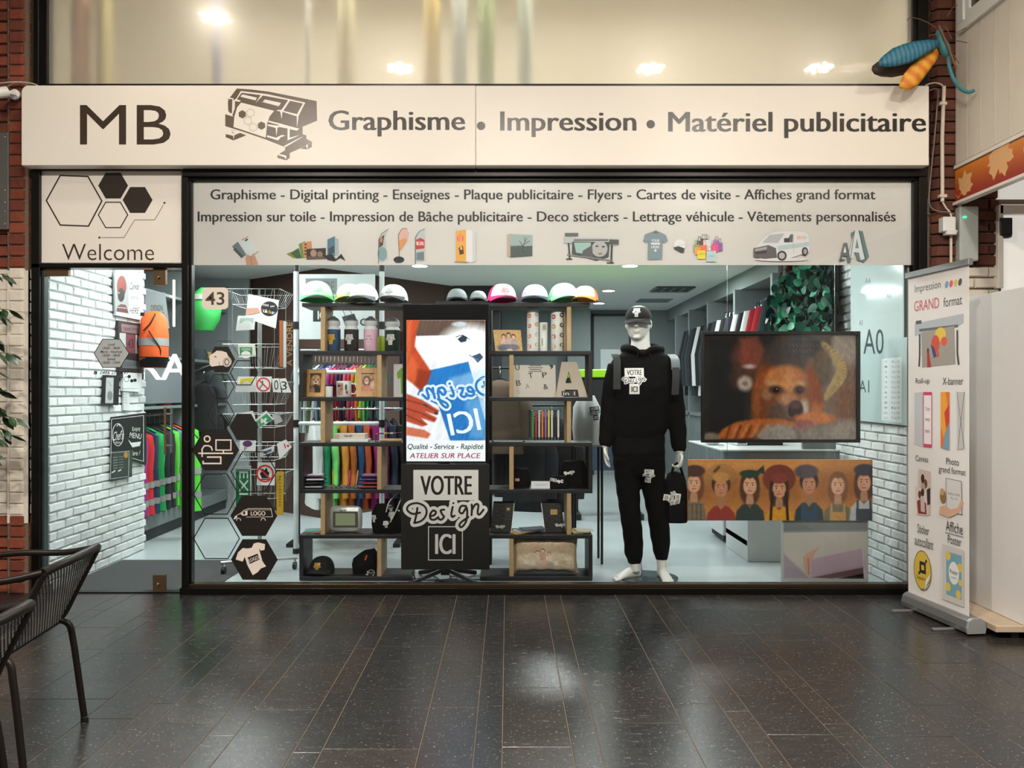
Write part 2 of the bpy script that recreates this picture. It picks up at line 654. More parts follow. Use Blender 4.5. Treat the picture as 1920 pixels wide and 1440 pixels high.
# ------------------------------------------------------------ shared materials
M_BLACK = mat('black_aluminium', (22, 20, 18), .32, .6, var=.1)
M_BRONZE = mat('bronze_fitting', (120, 98, 74), .35, .8, var=.12)
M_STEEL = mat('brushed_steel', (170, 172, 172), .3, .9, var=.08)
M_CHROME = mat('chrome', (205, 208, 210), .15, 1, var=.02)
M_WPAINT = mat('white_panel', (236, 230, 220), .38, var=.02, scale=3)
M_WALLG = mat('grey_wall_paint', (128, 139, 138), .7, var=.04)
M_MORTAR = mat('mortar', (112, 94, 78), .95, var=.2, scale=60, bump=.5)
M_BLKPL = mat('black_plastic', (18, 18, 19), .4, var=.1)
M_BLKCL = mat('black_cloth', (11, 11, 12), .9, var=.3, scale=80, bump=.3, spec=.2)
M_WHITEPL = mat('white_plastic', (225, 225, 222), .4, var=.03)
M_OAK = mat('oak_wood', (176, 146, 105), .55, var=.18, scale=30)
M_GLASS = glass_mat('shop_glass', (.94, .965, .962))
M_GLASSD = glass_mat('door_glass', (.93, .96, .958))
M_ACRYL = glass_mat('clear_acrylic', (.92, .96, .97))
INK = (33, 27, 22)
# ------------------------------------------------------------ logo of the shop's sample print
DESIGN = [
 [(215, 770), (150, 780), (105, 745), (125, 705), (190, 690), (250, 715), (270, 760), (255, 810), (215, 845), (165, 857)],
 [(192, 730), (182, 795), (166, 857)],
 [(298, 802), (335, 790), (348, 765), (325, 752), (300, 785), (303, 822), (335, 830), (368, 808)],
 [(418, 745), (388, 752), (402, 785), (416, 806), (392, 830), (366, 818)],
 [(490, 722), (478, 780), (486, 806), (506, 796)],
 [(602, 715), (562, 715), (545, 758), (572, 776), (606, 728), (612, 790), (600, 850), (566, 892), (546, 880), (562, 850), (622, 808)],
 [(650, 702), (652, 745), (648, 792)],
 [(650, 752), (680, 702), (706, 706), (700, 770), (716, 786), (750, 745)]]
DESIGN = [[(740 + x / 4.5, 790 + y / 4.5) for x, y in st] for st in DESIGN]
DOT = (740 + 495 / 4.5, 790 + 690 / 4.5)
SCR = [catmull(st, 5) for st in DESIGN] + [[DOT, (DOT[0] + .3, DOT[1])]]
def script(art, col, w, n=5):
 V, Fc = stroke_mesh('design', SCR, w, 1.0 if n > 4 else 2.2)
 art.raw(V, Fc, col); art.nl()
def logo(art, cu, cv, width, light=(226, 224, 218), dark=INK, patch=False, flip=False, rot=0, sx=1.0, fine=True):
 """the stacked sample logo, centred on cu, cv, width in plane units of the art"""
 k = width / 160.0
 sv = -1 if art.local else 1
 def T(p):
  dx, dy = (p[0] - 835) * k * sx, (p[1] - 965) * k * sv
  if flip: dx = -dx
  c, q = cos(rot), sin(rot)
  return (cu + dx * c - dy * q, cv + dx * q + dy * c)
 art.T = T
 n = 5 if fine else 3
 art.rect(775, 881, 897, 938, light)
 rs = 5 if fine else 2
 art.text('VOTRE', 789, 892, 884, 928, dark, bold=.03, res=rs)
 if patch:
  art.rect(803, 985, 867, 1052, light)
  art.text('ICI', 817, 1001, 853, 1039, dark, bold=.035, res=rs)
 else:
  art.ring([(803.5, 987.5), (867, 987.5), (867, 1050), (803.5, 1050)], 1.6, light)
  art.text('ICI', 817, 1001, 853, 1039, light, bold=.035, res=rs)
 script(art, light, 15.5, n)
 script(art, dark, 3.9, n)
 art.T = None
def word(art, cu, cv, width, light=(226, 224, 218), dark=INK, rot=0, flip=False):
 k = width / 160.0
 sv = -1 if art.local else 1
 def T(p):
  dx, dy = (p[0] - 835) * k * (-1 if flip else 1), (p[1] - 965) * k * sv
  c, q = cos(rot), sin(rot)
  return (cu + dx * c - dy * q, cv + dx * q + dy * c)
 art.T = T
 if light: script(art, light, 15.5, 3)
 script(art, dark, 4.6, 3)
 art.T = None
# ------------------------------------------------------------ arcade floor: stone planks laid towards the shop
def stone_mat(name, base, k):
 m = bpy.data.materials.new(name); m.use_nodes = True
 nt = m.node_tree; b = nt.nodes['Principled BSDF']
 N = nt.nodes.new; L = nt.links.new
 tc = N('ShaderNodeTexCoord')
 oi = N('ShaderNodeObjectInfo')
 ad = N('ShaderNodeVectorMath'); ad.operation = 'MULTIPLY_ADD'
 ad.inputs[1].default_value = (1, 1, 1)
 L(tc.outputs['Object'], ad.inputs[0])
 cm = N('ShaderNodeCombineXYZ')
 ml = N('ShaderNodeMath'); ml.operation = 'MULTIPLY'; ml.inputs[1].default_value = 37
 L(oi.outputs['Random'], ml.inputs[0]); L(ml.outputs[0], cm.inputs[0]); L(ml.outputs[0], cm.inputs[1])
 L(cm.outputs[0], ad.inputs[2])
 mp = N('ShaderNodeMapping'); mp.inputs['Scale'].default_value = (4, 14, 4)
 L(ad.outputs[0], mp.inputs[0])
 n1 = N('ShaderNodeTexNoise'); n1.inputs['Scale'].default_value = 3; n1.inputs['Detail'].default_value = 9; n1.inputs['Roughness'].default_value = .7
 L(mp.outputs[0], n1.inputs[0])
 r1 = N('ShaderNodeValToRGB')
 c = lin(base)
 r1.color_ramp.elements[0].position = .3; r1.color_ramp.elements[0].color = (*[x * .55 for x in c], 1)
 r1.color_ramp.elements[1].position = .75; r1.color_ramp.elements[1].color = (*[x * 1.7 for x in c], 1)
 L(n1.outputs['Fac'], r1.inputs[0])
 n2 = N('ShaderNodeTexNoise'); n2.inputs['Scale'].default_value = 85; n2.inputs['Detail'].default_value = 3
 L(ad.outputs[0], n2.inputs[0])
 r2 = N('ShaderNodeValToRGB')
 r2.color_ramp.elements[0].position = .63; r2.color_ramp.elements[1].position = .72
 L(n2.outputs['Fac'], r2.inputs[0])
 mx = N('ShaderNodeMix'); mx.data_type = 'RGBA'
 L(r2.outputs[0], mx.inputs['Factor']); L(r1.outputs[0], mx.inputs['A'])
 mx.inputs['B'].default_value = (.19, .17, .14, 1)
 L(mx.outputs['Result'], b.inputs['Base Color'])
 rr = N('ShaderNodeMapRange'); rr.inputs[3].default_value = .16; rr.inputs[4].default_value = .34
 L(n1.outputs['Fac'], rr.inputs[0]); L(rr.outputs[0], b.inputs['Roughness'])
 bp = N('ShaderNodeBump'); bp.inputs['Strength'].default_value = .12; bp.inputs['Distance'].default_value = .004
 L(n1.outputs['Fac'], bp.inputs['Height']); L(bp.outputs[0], b.inputs['Normal'])
 b.inputs['Specular IOR Level'].default_value = k
 MATS[name] = m
 return m
M_STONE = [stone_mat('blue_stone_a', (38, 37, 37), .5), stone_mat('blue_stone_b', (44, 41, 39), .5), stone_mat('blue_stone_c', (35, 36, 37), .5)]
M_GROUT = mat('sandy_grout', (112, 98, 80), .9, var=.15, scale=40)
floor = MB().box(-5, 5, -3.6, 0, -.06, -.0022).build('floor', M_GROUT)
props(floor, kind='structure')
ORG[floor.name] = Vector((0, 0, 0))
MB().box(-6, 6, -13, -3.6, -.06, 0).build('paving', M_STONE[0], floor)
jp = [946, 1021, 1051, 1154, 1212, 1242, 1316, 1346, 1449, 1507, 1538, 1611, 1642, 1745, 1803, 1833, 1907, 1938, 2041]
jl = [916, 857, 753, 723, 648, 617, 544, 514, 456, 352, 322, 248, 218, 144, 114, 56, -48, -78, -152]
jx = [(u - CX) / 289.5 for u in jl[::-1] + jp]
TM = {}
for i in range(len(jx) - 1):
 x0, x1 = jx[i], jx[i + 1]
 wd = round(x1 - x0, 3)
 y = -.03 - random.random() * .55
 y1 = -.002
 while y1 > -3.55:
  y0 = max(y, -3.6)
  ln = round(y1 - y0, 3)
  mi = random.randrange(3)
  key = (wd, ln, mi)
  if key not in TM:
   g = .0015
   b = MB().box(-wd / 2 + g, wd / 2 - g, -ln / 2 + .0009, ln / 2 - .0009, -.012, 0)
   o = b.build('tile', M_STONE[mi], floor, bevel=.0012)
   TM[key] = o
  else:
   o = TM[key].copy(); COL.objects.link(o)
  o.location = ((x0 + x1) / 2, (y0 + y1) / 2, random.uniform(-.0004, .0004))
  y1 = y0
  y = y0 - .61
# ------------------------------------------------------------ bricks
def brick_mesh(m, wd, h, d, name='brick', parent=None, rough=.004, seed=0):
 rnd = random.Random(seed)
 b = MB()
 g = .006
 ch = .006
 pts = []
 def r(): return rnd.uniform(-rough, rough)
 # outer outline + raised uneven face facing -y
 o = [(-wd / 2 + r() * .4, 0, r() * .4), (wd / 2 + r() * .4, 0, r() * .4), (wd / 2 + r() * .4, 0, h + r() * .4), (-wd / 2 + r() * .4, 0, h + r() * .4)]
 cx = [(-wd / 2 + ch, -d + r() * .5, ch), (0, -d + r(), ch + abs(r()) * .5), (wd / 2 - ch, -d + r() * .5, ch),
   (wd / 2 - ch, -d + r() * .5, h - ch), (0, -d + r(), h - ch - abs(r()) * .5), (-wd / 2 + ch, -d + r() * .5, h - ch)]
 b.add(o + cx, [(4, 5, 8, 9), (5, 6, 7, 8), (0, 1, 6, 5, 4), (1, 2, 7, 6), (2, 3, 9, 8, 7), (3, 0, 4, 9)])
 return b
def brick_wall(parent, m_list, p0, dirv, length, z0, z1, course, blen, joint=.008, depth=.018, variants=6, rough=.004, pick=None, start=0, skip=None):
 """bricks as separate pieces on an upright wall; dirv horizontal, face on the right-hand -normal side"""
 d = Vector(dirv).normalized()
 ang = math.atan2(d.y, d.x)
 cache = {}
 n = int((z1 - z0) / course)
 cnt = 0
 for k in range(n):
  z = z0 + k * course
  a = -(blen / 2 if k % 2 else 0) - start
  while a < length - .01:
   s0, s1 = max(a, 0), min(a + blen, length)
   wd = round(s1 - s0 - joint, 3)
   a += blen
   if wd < .025: continue
   if skip and skip((s0 + s1) / 2, z): continue
   m = pick(z) if pick else random.choice(m_list)
   key = (wd, random.randrange(variants), m.name)
   if key not in cache:
    ob = brick_mesh(m, wd, course - joint, depth, rough=rough, seed=int(wd * 1000) * 7 + key[1]).build('brick', m, None, smooth=True)
    ob.parent = parent
    cache[key] = ob
   else:
    ob = cache[key].copy(); COL.objects.link(ob)
   c = Vector(p0) + d * ((s0 + s1) / 2)
   ob.location = Vector((c.x, c.y, z)) - org(parent)
   ob.rotation_euler = (0, 0, ang)
   cnt += 1
 return cnt
RED = [mat('red_brick_a', (120, 58, 40), .9, var=.3, scale=25, bump=.5), mat('red_brick_b', (104, 50, 36), .9, var=.3, scale=25, bump=.5), mat('red_brick_c', (132, 66, 45), .9, var=.3, scale=25, bump=.5)]
DRK = [mat('shaded_brick_a', (96, 54, 40), .9, var=.3, scale=25, bump=.5), mat('shaded_brick_b', (84, 48, 36), .9, var=.3, scale=25, bump=.5)]  # brown-red brick; shadow on the right side is put into its colour
WBR = mat('white_painted_brick', (222, 214, 200), .75, var=.08, scale=20, bump=.5)
WBI = [mat('white_plaster_brick', (214, 219, 218), .75, var=.05, scale=25, bump=.6)]
def leftpick(z): return WBR if Z(980, 0) < z < Z(508, 0) else random.choice(RED)
pier = setting('wall_left', (-3.3, 0, 0))
MB().box(-4.6, X(58, .02), .02, .3, 0, 4.3).build('mortar_bed', M_MORTAR, pier)
brick_wall(pier, None, (-3.72, .016, 0), (1, 0, 0), .44, 0.0, 4.25, .0737, .22, pick=leftpick, depth=.02)
# pier with a splayed edge: one brick per course
def splay_brick(z, h, m, xs, ys, seed):
 rnd = random.Random(seed)
 r = lambda: rnd.uniform(-.003, .003)
 plan = [(xs[0] + r(), ys[0]), (xs[0] + r(), ys[1] + r()), (xs[1] + r(), ys[1] + r()), (xs[2] + r(), ys[2] + r()), (xs[2], ys[0])]
 return MB().prism([(x, y, z) for x, y in plan], (0, 0, h))
for k in range(58):
 z = k * .0737 + .001
 splay_brick(z, .0655, None, (X(17, -.03), X(40, -.03), X(57, .0)), (.018, -.03, .006), k).build('brick', leftpick(z), pier, bevel=.005)
MB().box(X(17, 0), X(56, 0), -.016, .02, 0, 4.27).build('mortar_joint', M_MORTAR, pier)
for x0, x1, y0 in ((-4.2, X(17, 0), .008), (X(17, 0), X(56, 0), -.021)):
 MB().box(x0, x1, y0, .024, Z(980, 0), Z(508, 0)).build('painted_joint', WBR, pier)
rp = setting('wall_right', (2.85, 0, 0))
MB().box(X(1741, .03), 3.9, .03, .3, 0, 4.3).build('mortar_bed', M_MORTAR, rp)
for k in range(58):
 z = k * .0737 + .001
 m = random.choice(DRK)
 x1, x2, x3 = X(1744, .02), X(1758, -.02), X(1798, -.02)
 plan = [(x1, .03), (x1, .015), (x2, -.025 + random.uniform(-.003, .003)), (x3, -.025 + random.uniform(-.003, .003)), (x3, .03)]
 MB().prism([(x, y, z) for x, y in plan], (0, 0, .0655)).build('brick', m, rp, bevel=.005)
def rightpick(z): return WBR if z < Z(512, 0) else random.choice(DRK)
brick_wall(rp, None, (X(1798, .03), .028, 0), (1, 0, 0), X(1872, .03) - X(1798, .03), .9, 3.0, .0737, .19, pick=rightpick, depth=.02)
# ------------------------------------------------------------ upper window with frosted pane
M_FROST = mat('frosted_pane', (226, 223, 214), .3, var=.02, trans=.78, coat=.6)
M_FROST.node_tree.nodes['Principled BSDF'].inputs['Coat Roughness'].default_value = .04
win1 = setting('window_1', (0, 0, 3.3))
MB().pbox(88, -90, 1712, 163, .0, .008).build('frosted_pane', M_FROST, win1)
for u0, u1, nm in ((62, 72, 'frame_post'), (72, 88, 'frame_bead'), (1712, 1722, 'frame_bead'), (1722, 1742, 'frame_post')):
 y = -.05 if nm == 'frame_post' else -.025
 MB().box(X(u0, y), X(u1, y), y, .06, Z(320, 0), 4.28).build(nm, M_BLACK, win1, bevel=.003)
MB().pbox(62, 157, 1740, 166, -.03, .06).build('frame_sill', M_BLACK, win1)
MB().box(-3.2, 2.85, -.04, .05, 4.2, 4.3).build('frame_head', M_BLACK, win1)
# stock room behind the frosted pane
stock = setting('wall_back', (0, 1.2, 3.3))
M_STK = mat('stock_room_paint', (214, 208, 190), .8)
MB().box(-3.3, 2.9, 1.2, 1.28, 2.72, 4.3).build('plaster', M_STK, stock)
MB().box(-3.3, 2.9, .06, 1.3, 2.66, 2.72).build('storey_floor', M_STK, stock)
MB().box(-3.3, -3.22, .06, 1.2, 2.72, 4.3).build('plaster', M_STK, stock)
MB().box(2.82, 2.9, .06, 1.2, 2.72, 4.3).build('plaster', M_STK, stock)
MB().box(-3.3, 2.9, .0, 1.3, 4.3, 4.36).build('storey_ceiling', M_STK, stock)
rolls = [(152, .06, (220, 160, 130), 'peach'), (196, .05, (222, 208, 140), 'pale yellow'), (408, .035, (170, 170, 205), 'lavender'),
   (578, .02, (245, 245, 240), 'thin white'), (650, .06, (235, 225, 185), 'cream'), (810, .055, (232, 205, 130), 'straw yellow'),
   (862, .05, (225, 236, 235), 'icy white'), (912, .055, (180, 200, 150), 'sage green'), (985, .05, (215, 228, 215), 'mint white')]
for u, r, c, nm in rolls:
 y = .13 + r
 m = mat('vinyl_' + nm.replace(' ', '_'), c, .35, var=.02)
 o = MB().lathe((X(u, y), y, 2.721), [(r, 0), (r, 1.26), (r * .6, 1.26), (r * .6, 1.22)], 20).build('vinyl_roll', m, None, smooth=True)
 props(o, f'{nm} roll of vinyl standing behind the frosted upper pane', 'roll', 'vinyl rolls behind the frosted pane')
for x in (-1.7, .0, 1.7):
 area('stock_fill_light', (x, .085, 4.24), 1.6, 22, (1, .96, .90), rot=(radians(40), 0, 0), sy=.04)  # unseen lights added to brighten the rolls and the frosted pane
# ------------------------------------------------------------ fascia sign
yS = -.14
sign = thing('fascia_sign', 'long cream fascia sign with black lettering and a printer drawing', 'sign', (0, yS + .07, Z(310, yS)))
def fx(u): return X(u, yS)
def fz(v): return Z(v, yS)
r = .045
prof = [(fx(40), fz(310)), (fx(891.6), fz(310)), (fx(891.6), fz(160)), (fx(40) + r, fz(160))]
for k in range(1, 7):
 a = pi / 2 + pi / 2 * k / 6
 prof.append((fx(40) + r + r * cos(a), fz(160) - r + r * sin(a)))
MB().prism([(x, yS, z) for x, z in prof], (0, .17, 0)).build('panel', M_WPAINT, sign, bevel=.003)
MB().box(fx(892.2), fx(1742), yS, .03, fz(310), fz(160.5)).build('panel', M_WPAINT, sign, bevel=.003)
A = Art(FPl(yS))
A.text('MB', 150, 197, 320, 271, (60, 48, 38), bold=.0)
A.build('lettering', sign, print_mat('sign_vinyl', .3), split=14)
bl = (30, 25, 21)
A = Art(FPl(yS))
A.text('Graphisme', 617, 207, 871, 256, bl, bold=.03)
A.ell(902, 236, 8, 8, bl)
A.text('Impression', 939, 209, 1192, 257, bl, bold=.03)
A.ell(1220, 233, 8, 8, bl)
A.text('Matériel publicitaire', 1254, 210, 1735, 259, bl, bold=.03)
A.build('lettering', sign, print_mat('sign_vinyl', .3), split=14)
# printer drawing, traced as dark shapes with cream bars (crop of 400,150 at 8.727x)
A = Art(FPl(yS))
DK, LT = (88, 74, 58), (236, 230, 220)
q = lambda pts: [(400 + x / 8.727, 150 + y / 8.727) for x, y in pts]
def dp(*pts): A.poly(q(pts), DK)
def lp(*pts): A.poly(q(pts), LT)
dp((385, 140), (620, 155), (900, 190), (1690, 345), (1698, 665), (1460, 765), (1460, 885), (1520, 905), (1525, 965), (1612, 1010), (1612, 1095), (1545, 1135), (1430, 1125), (1500, 1085),
 (1250, 1195), (1250, 1275), (1195, 1315), (1050, 1275), (1050, 1225), (1175, 1150), (1175, 1100), (1140, 1085), (860, 975), (500, 850), (195, 755), (195, 540), (280, 545), (245, 510), (235, 300), (270, 290))
dp((290, 810), (420, 860), (540, 905), (330, 990), (200, 935), (205, 885), (330, 900))
lp((250, 288), (330, 300), (330, 330), (305, 560), (325, 600), (195, 560), (190, 540), (235, 520), (280, 545), (235, 315))
A.poly(q([(245, 312), (312, 315), (305, 545), (278, 540), (250, 505)]), DK)
lp((450, 180), (880, 230), (1505, 370), (1395, 590), (1370, 780), (1365, 595), (1130, 520), (1120, 640), (1095, 515), (1030, 505), (1060, 490), (1115, 490), (1225, 330), (810, 255), (690, 380), (775, 248), (465, 210), (385, 315), (450, 340), (430, 358), (355, 345), (350, 470), (305, 595), (315, 350), (380, 300))
dp((1255, 340), (1465, 385), (1370, 560), (1145, 505))
lp((475, 235), (715, 290), (690, 335), (445, 275))
lp((845, 318), (1110, 375), (1070, 430), (805, 362))
lp((455, 370), (995, 505), (920, 600), (880, 720), (858, 945), (330, 770), (345, 600), (390, 450))
lp((905, 665), (1120, 720), (1370, 790), (1405, 790), (1370, 832), (1250, 805), (1250, 945), (1420, 900), (1215, 990), (1215, 795), (1080, 770), (1050, 785), (1035, 925), (1020, 785), (890, 750), (890, 725), (1060, 748), (1080, 738), (900, 690))
lp((880, 905), (1030, 945), (1120, 900), (1185, 912), (1110, 935), (1060, 990), (880, 935))
lp((1150, 1085), (1480, 915), (1420, 960), (1180, 1100))
lp((1055, 1205), (1195, 1240), (1190, 1300), (1160, 1262), (1050, 1228))
lp((1600, 1020), (1430, 1125), (1515, 1075), (1545, 1135), (1545, 1060))
lp((235, 850), (340, 880), (290, 815), (330, 830), (440, 865), (345, 905), (335, 985), (325, 915), (205, 885))
for cx, cy, f in ((475, 563, 1), (610, 540, 0), (565, 670, 0), (655, 775, 0), (790, 748, 1)):
 pts = q([(cx + 68 * cos(k * pi / 3 + .45), cy + 68 * sin(k * pi / 3 + .45)) for k in range(6)])
 if f: A.poly(pts, DK)
 else: A.ring(pts, .7, (150, 140, 125))
A.build('printer_drawing', sign, print_mat('sign_vinyl', .3), label='dark brown line drawing of a wide printer')
# ------------------------------------------------------------ panel over the door
pan = thing('welcome_panel', 'cream panel over the glass door with hexagons and the word Welcome', 'sign', (X(202, -.02), 0, Z(493, 0)))
MB().pbox(63, 319.5, 340, 493, -.025, .01).build('panel', M_WPAINT, pan, bevel=.002)
A = Art(FPl(-.025))
hx = [(87, 376), (113, 329), (165, 331), (191, 377), (166, 424), (113, 422)]
A.ring(hx, 2.6, (50, 40, 32))
A.hexa(212.2, 348, 28, (50, 42, 35)); A.hexa(258, 375, 28, (50, 42, 35))
A.hexa(212, 403, 27.5, (50, 40, 32), w=2)
A.line([(190, 445.5), (232.5, 445.5), (252.5, 412.5), (290, 412.3), (306.5, 384)], .9, (60, 50, 40), caps=False)
A.ell(186.5, 445.5, 2, 2, (60, 50, 40)); A.ell(308.5, 380.5, 2, 2, (60, 50, 40))
A.text('Welcome', 116.5, 457.5, 289, 488, (60, 48, 38), bold=-.008)
A.build('lettering', pan, print_mat('sign_vinyl', .3), split=100)
# ------------------------------------------------------------ shop window: frame, pane
win2 = setting('window_2', (0, 0, 0))
def fr(nm, u0, v0, u1, v1, y0, y1, m=None):
 return MB().pbox(u0, v0, u1, v1, y0, y1).build(nm, m or M_BLACK, win2, bevel=.004)
fr('frame_head', 342, 314, 1740, 331, -.06, .05)
fr('frame_bead', 352, 331, 1728, 338, -.03, .03)
fr('frame_post', 340, 331, 352, 1104, -.06, .05)
fr('frame_bead', 352, 338, 359, 1094, -.03, .03)
fr('frame_post', 1724, 331, 1740, 1104, -.06, .05)
fr('frame_bead', 1713, 338, 1724, 1094, -.03, .03)
MB().box(X(336, -.06), X(1740, -.06), -.06, .05, 0, Z(1103, -.06)).build('frame_sill', M_BLACK, win2, bevel=.004)
MB().box(X(352, -.035), X(1728, -.035), -.035, .03, Z(1104, -.06), Z(1095, -.035)).build('frame_bead', mat('bronze_bead', (70, 58, 46), .3, .7), win2, bevel=.004)
M = MB(); M.add([(X(358, 0), 0, Z(1096, 0)), (X(1714, 0), 0, Z(1096, 0)), (X(1714, 0), 0, Z(337, 0)), (X(358, 0), 0, Z(337, 0))], [(0, 1, 2, 3)])
M.build('pane', M_GLASS, win2)
# ------------------------------------------------------------ glass door
door = setting('door_1', (X(200, 0), 0, 0))
def dr(nm, u0, v0, u1, v1, y0, y1, m=None, bev=.003):
 return MB().pbox(u0, v0, u1, v1, y0, y1).build(nm, m or M_BLACK, door, bevel=bev)
MB().box(X(58, -.05), X(74, -.05), -.05, .05, 0, Z(314, -.05)).build('frame_post', M_BLACK, door, bevel=.004)
MB().box(X(74, -.02), X(83, -.02), -.02, .03, 0, Z(498, 0)).build('frame_bead', mat('teal_lit_bead', (46, 58, 60), .3), door, bevel=.003)  # teal light on the post's inner edge is put into the bead's colour
dr('frame_head', 58, 494, 342, 502, -.05, .05)
dr('frame_head', 58, 311, 340, 319, -.05, .05)
MB().add([(X(83, 0), 0, .012), (X(337, 0), 0, .012), (X(337, 0), 0, Z(503, 0)), (X(83, 0), 0, Z(503, 0))], [(0, 1, 2, 3)]).build('leaf_pane', M_GLASSD, door)
for nm, a in (('patch_fitting', (74, 503.5, 128, 517.5)), ('patch_fitting', (79, 1096, 92, 1111)), ('lock_fitting', (287, 503.5, 310, 534)), ('lock_fitting', (286, 1078, 309, 1111))):
 f = dr(nm, *a, -.016, .016, M_BRONZE, .002)
 if nm == 'lock_fitting':
  cu, cv = (a[0] + a[2]) / 2 - 1, (a[1] + a[3]) / 2 + 1
  c = P(cu, cv, -.016)
  MB().lathe(c, [(.011, 0), (.011, .012), (.006, .016)], 14, Matrix.Rotation(pi / 2, 3, 'X')).build('cylinder_lock', M_BRONZE, f, smooth=True)
  MB().obox(c + Vector((0, -.018, -.006)), (.004, .006, .02), Matrix()).build('key', M_STEEL, f)
hnd = mat('brass_tube', (160, 124, 92), .3, .85)
MB().tube([P(309.5, 764, -.06), P(309.5, 852, -.06)], .0075, 12).build('pull_bar', hnd, door, smooth=True)
MB().tube([P(322, 764, .06), P(322, 849, .06)], .0075, 12).build('pull_bar', M_STEEL, door, smooth=True)
for v in (776, 835):
 MB().tube([P(310, v, -.06), P(322, v, .06)], .005, 8).build('bar_bolt', M_STEEL, door, smooth=True)
# opening hours on the door glass
st = thing('hours_sticker', 'grey hexagon sticker with opening hours on the glass door', 'sticker', P(209, 690, -.002))
A = Art(FPl(-.001))
hp = [(176.5, 662.5), (192.5, 636), (225.5, 636), (242, 662.5), (225.5, 689), (192.5, 689)]
A.poly(hp, (176, 182, 182)); A.ring(hp, 1.4, (25, 25, 25))
for i, t in enumerate(('Lundi', '13h00 - 18h00', 'Mardi - Vendredi', '10h00 - 18h00', 'Samedi', '10h00 - 17h00')):
 wd = len(t) * 1.25
 A.text(t, 209 - wd, 643.5 + i * 6.8, 209 + wd, 648.3 + i * 6.8, (25, 25, 25), bold=.01, shear=.25, ref='Mh')
A.build('print', st)
st = thing('phone_sticker', 'line of black digits with a telephone symbol on the glass door', 'sticker', P(209, 703, -.002))
A = Art(FPl(-.001))
A.rrect(176, 696, 182, 702, 1, (20, 20, 20)); A.line([(177.5, 697.5), (178.5, 700), (180.5, 700.8)], .9, (200, 205, 205))
A.text('0486 25 34 97', 188, 695.5, 241, 702, (22, 22, 22), bold=.01, shear=.25)
A.build('print', st, split=4.5)
# ------------------------------------------------------------ white film across the top of the window
film = thing('window_film', 'white film band across the top of the shop window listing services', 'window film', (X(1035, 0), .01, Z(497, 0)))
M_FILM = mat('white_film', (232, 228, 224), .3, var=.01)
MB().pbox(359, 338, 1713, 497, .004, .007).build('film', M_FILM, film)
A = Art(FPl(.004), off=.0004)
fk = (40, 33, 30)
A.text('Graphisme - Digital printing - Enseignes - Plaque publicitaire - Flyers - Cartes de visite - Affiches grand format', 395, 355, 1641, 380, fk, bold=.022)
A.build('lettering', film, split=6)
A = Art(FPl(.004), off=.0004)
A.text('Impression sur toile - Impression de Bâche publicitaire - Deco stickers - Lettrage véhicule - Vêtements personnalisés', 371, 396.5, 1679, 421.5, fk, bold=.022)
A.build('lettering', film, split=6)
A = Art(FPl(.004), off=.0004)
def g(c): return (c, c, c)
# business cards in a hand
A.poly([(435, 462), (446, 453), (462, 478), (452, 484)], (120, 140, 140)); A.poly([(437, 468), (441, 464), (457, 481), (453, 484)], (80, 95, 95))
A.poly([(448, 455), (466, 443), (485, 470), (468, 482)], (225, 232, 234)); A.line([(454, 450), (465, 444)], 1.6, (220, 110, 120)); A.line([(475, 478), (484, 472)], 1.4, (220, 110, 120))
A.poly([(459, 450), (464, 447), (465, 450), (460, 453)], g(70))
A.poly([(462, 497), (460, 485), (463, 477), (470, 480), (476, 475), (480, 484), (485, 497)], (214, 168, 145)); A.line([(470, 481), (472, 497)], 1, (180, 130, 110))
# brochures
A.poly([(537, 476), (548, 472), (556, 484), (550, 484)], (150, 150, 60)); A.poly([(545, 474), (560, 465), (566, 484), (556, 485)], (70, 110, 60)); A.poly([(560, 458), (572, 452), (574, 484), (566, 484)], (120, 160, 90))
A.poly([(566, 455), (584, 452), (586, 482), (570, 483)], (224, 160, 110))
for k in range(4): A.rect(571, 457 + k * 6, 575, 460 + k * 6, (110, 60, 40))
A.poly([(575, 467), (611, 465), (611, 486), (575, 487)], (60, 52, 48)); A.ell(588, 475, 6, 7, (190, 160, 140)); A.ell(600, 477, 5, 6, (170, 140, 120)); A.rect(577, 481, 609, 486, (120, 100, 90))
A.poly([(614, 449), (628, 443), (628, 480), (614, 482)], (95, 140, 165)); A.poly([(616, 466), (627, 460), (627, 474), (616, 478)], (60, 90, 100)); A.poly([(628, 446), (635, 449), (635, 478), (628, 480)], (190, 200, 205))
A.poly([(607, 480), (622, 476), (630, 486), (640, 476), (648, 489), (638, 484), (628, 490), (615, 488)], (38, 38, 40))
# flags
def flag(u, pts, c1, c2):
 A.poly(pts, c1); A.poly([p for p in pts if p[1] > 458] + [(u + 1, 470)], c2)
A.poly([(710, 450), (716, 438), (728, 430), (722, 445), (724, 462), (727, 485), (718, 491), (711, 490)], (205, 212, 214)); A.ell(717, 476, 9, 13, (150, 180, 186)); A.poly([(711, 448), (721, 440), (718, 460), (711, 465)], (110, 70, 55)); A.ell(715, 450, 3, 5, (200, 150, 120))
A.line([(710, 494), (710, 450), (716, 438), (728, 430)], 1, g(70))
A.poly([(749, 474), (748, 440), (754, 429), (763, 429), (767, 437), (764, 450)], (236, 196, 186)); A.poly([(749, 472), (748, 452), (760, 446), (763, 452)], (236, 170, 110)); A.line([(749, 484), (747, 440), (754, 429), (763, 429)], .9, g(80)); A.ell(748, 487, 10, 6, (42, 44, 46)); A.ell(745, 491, 4, 2, (60, 60, 62))
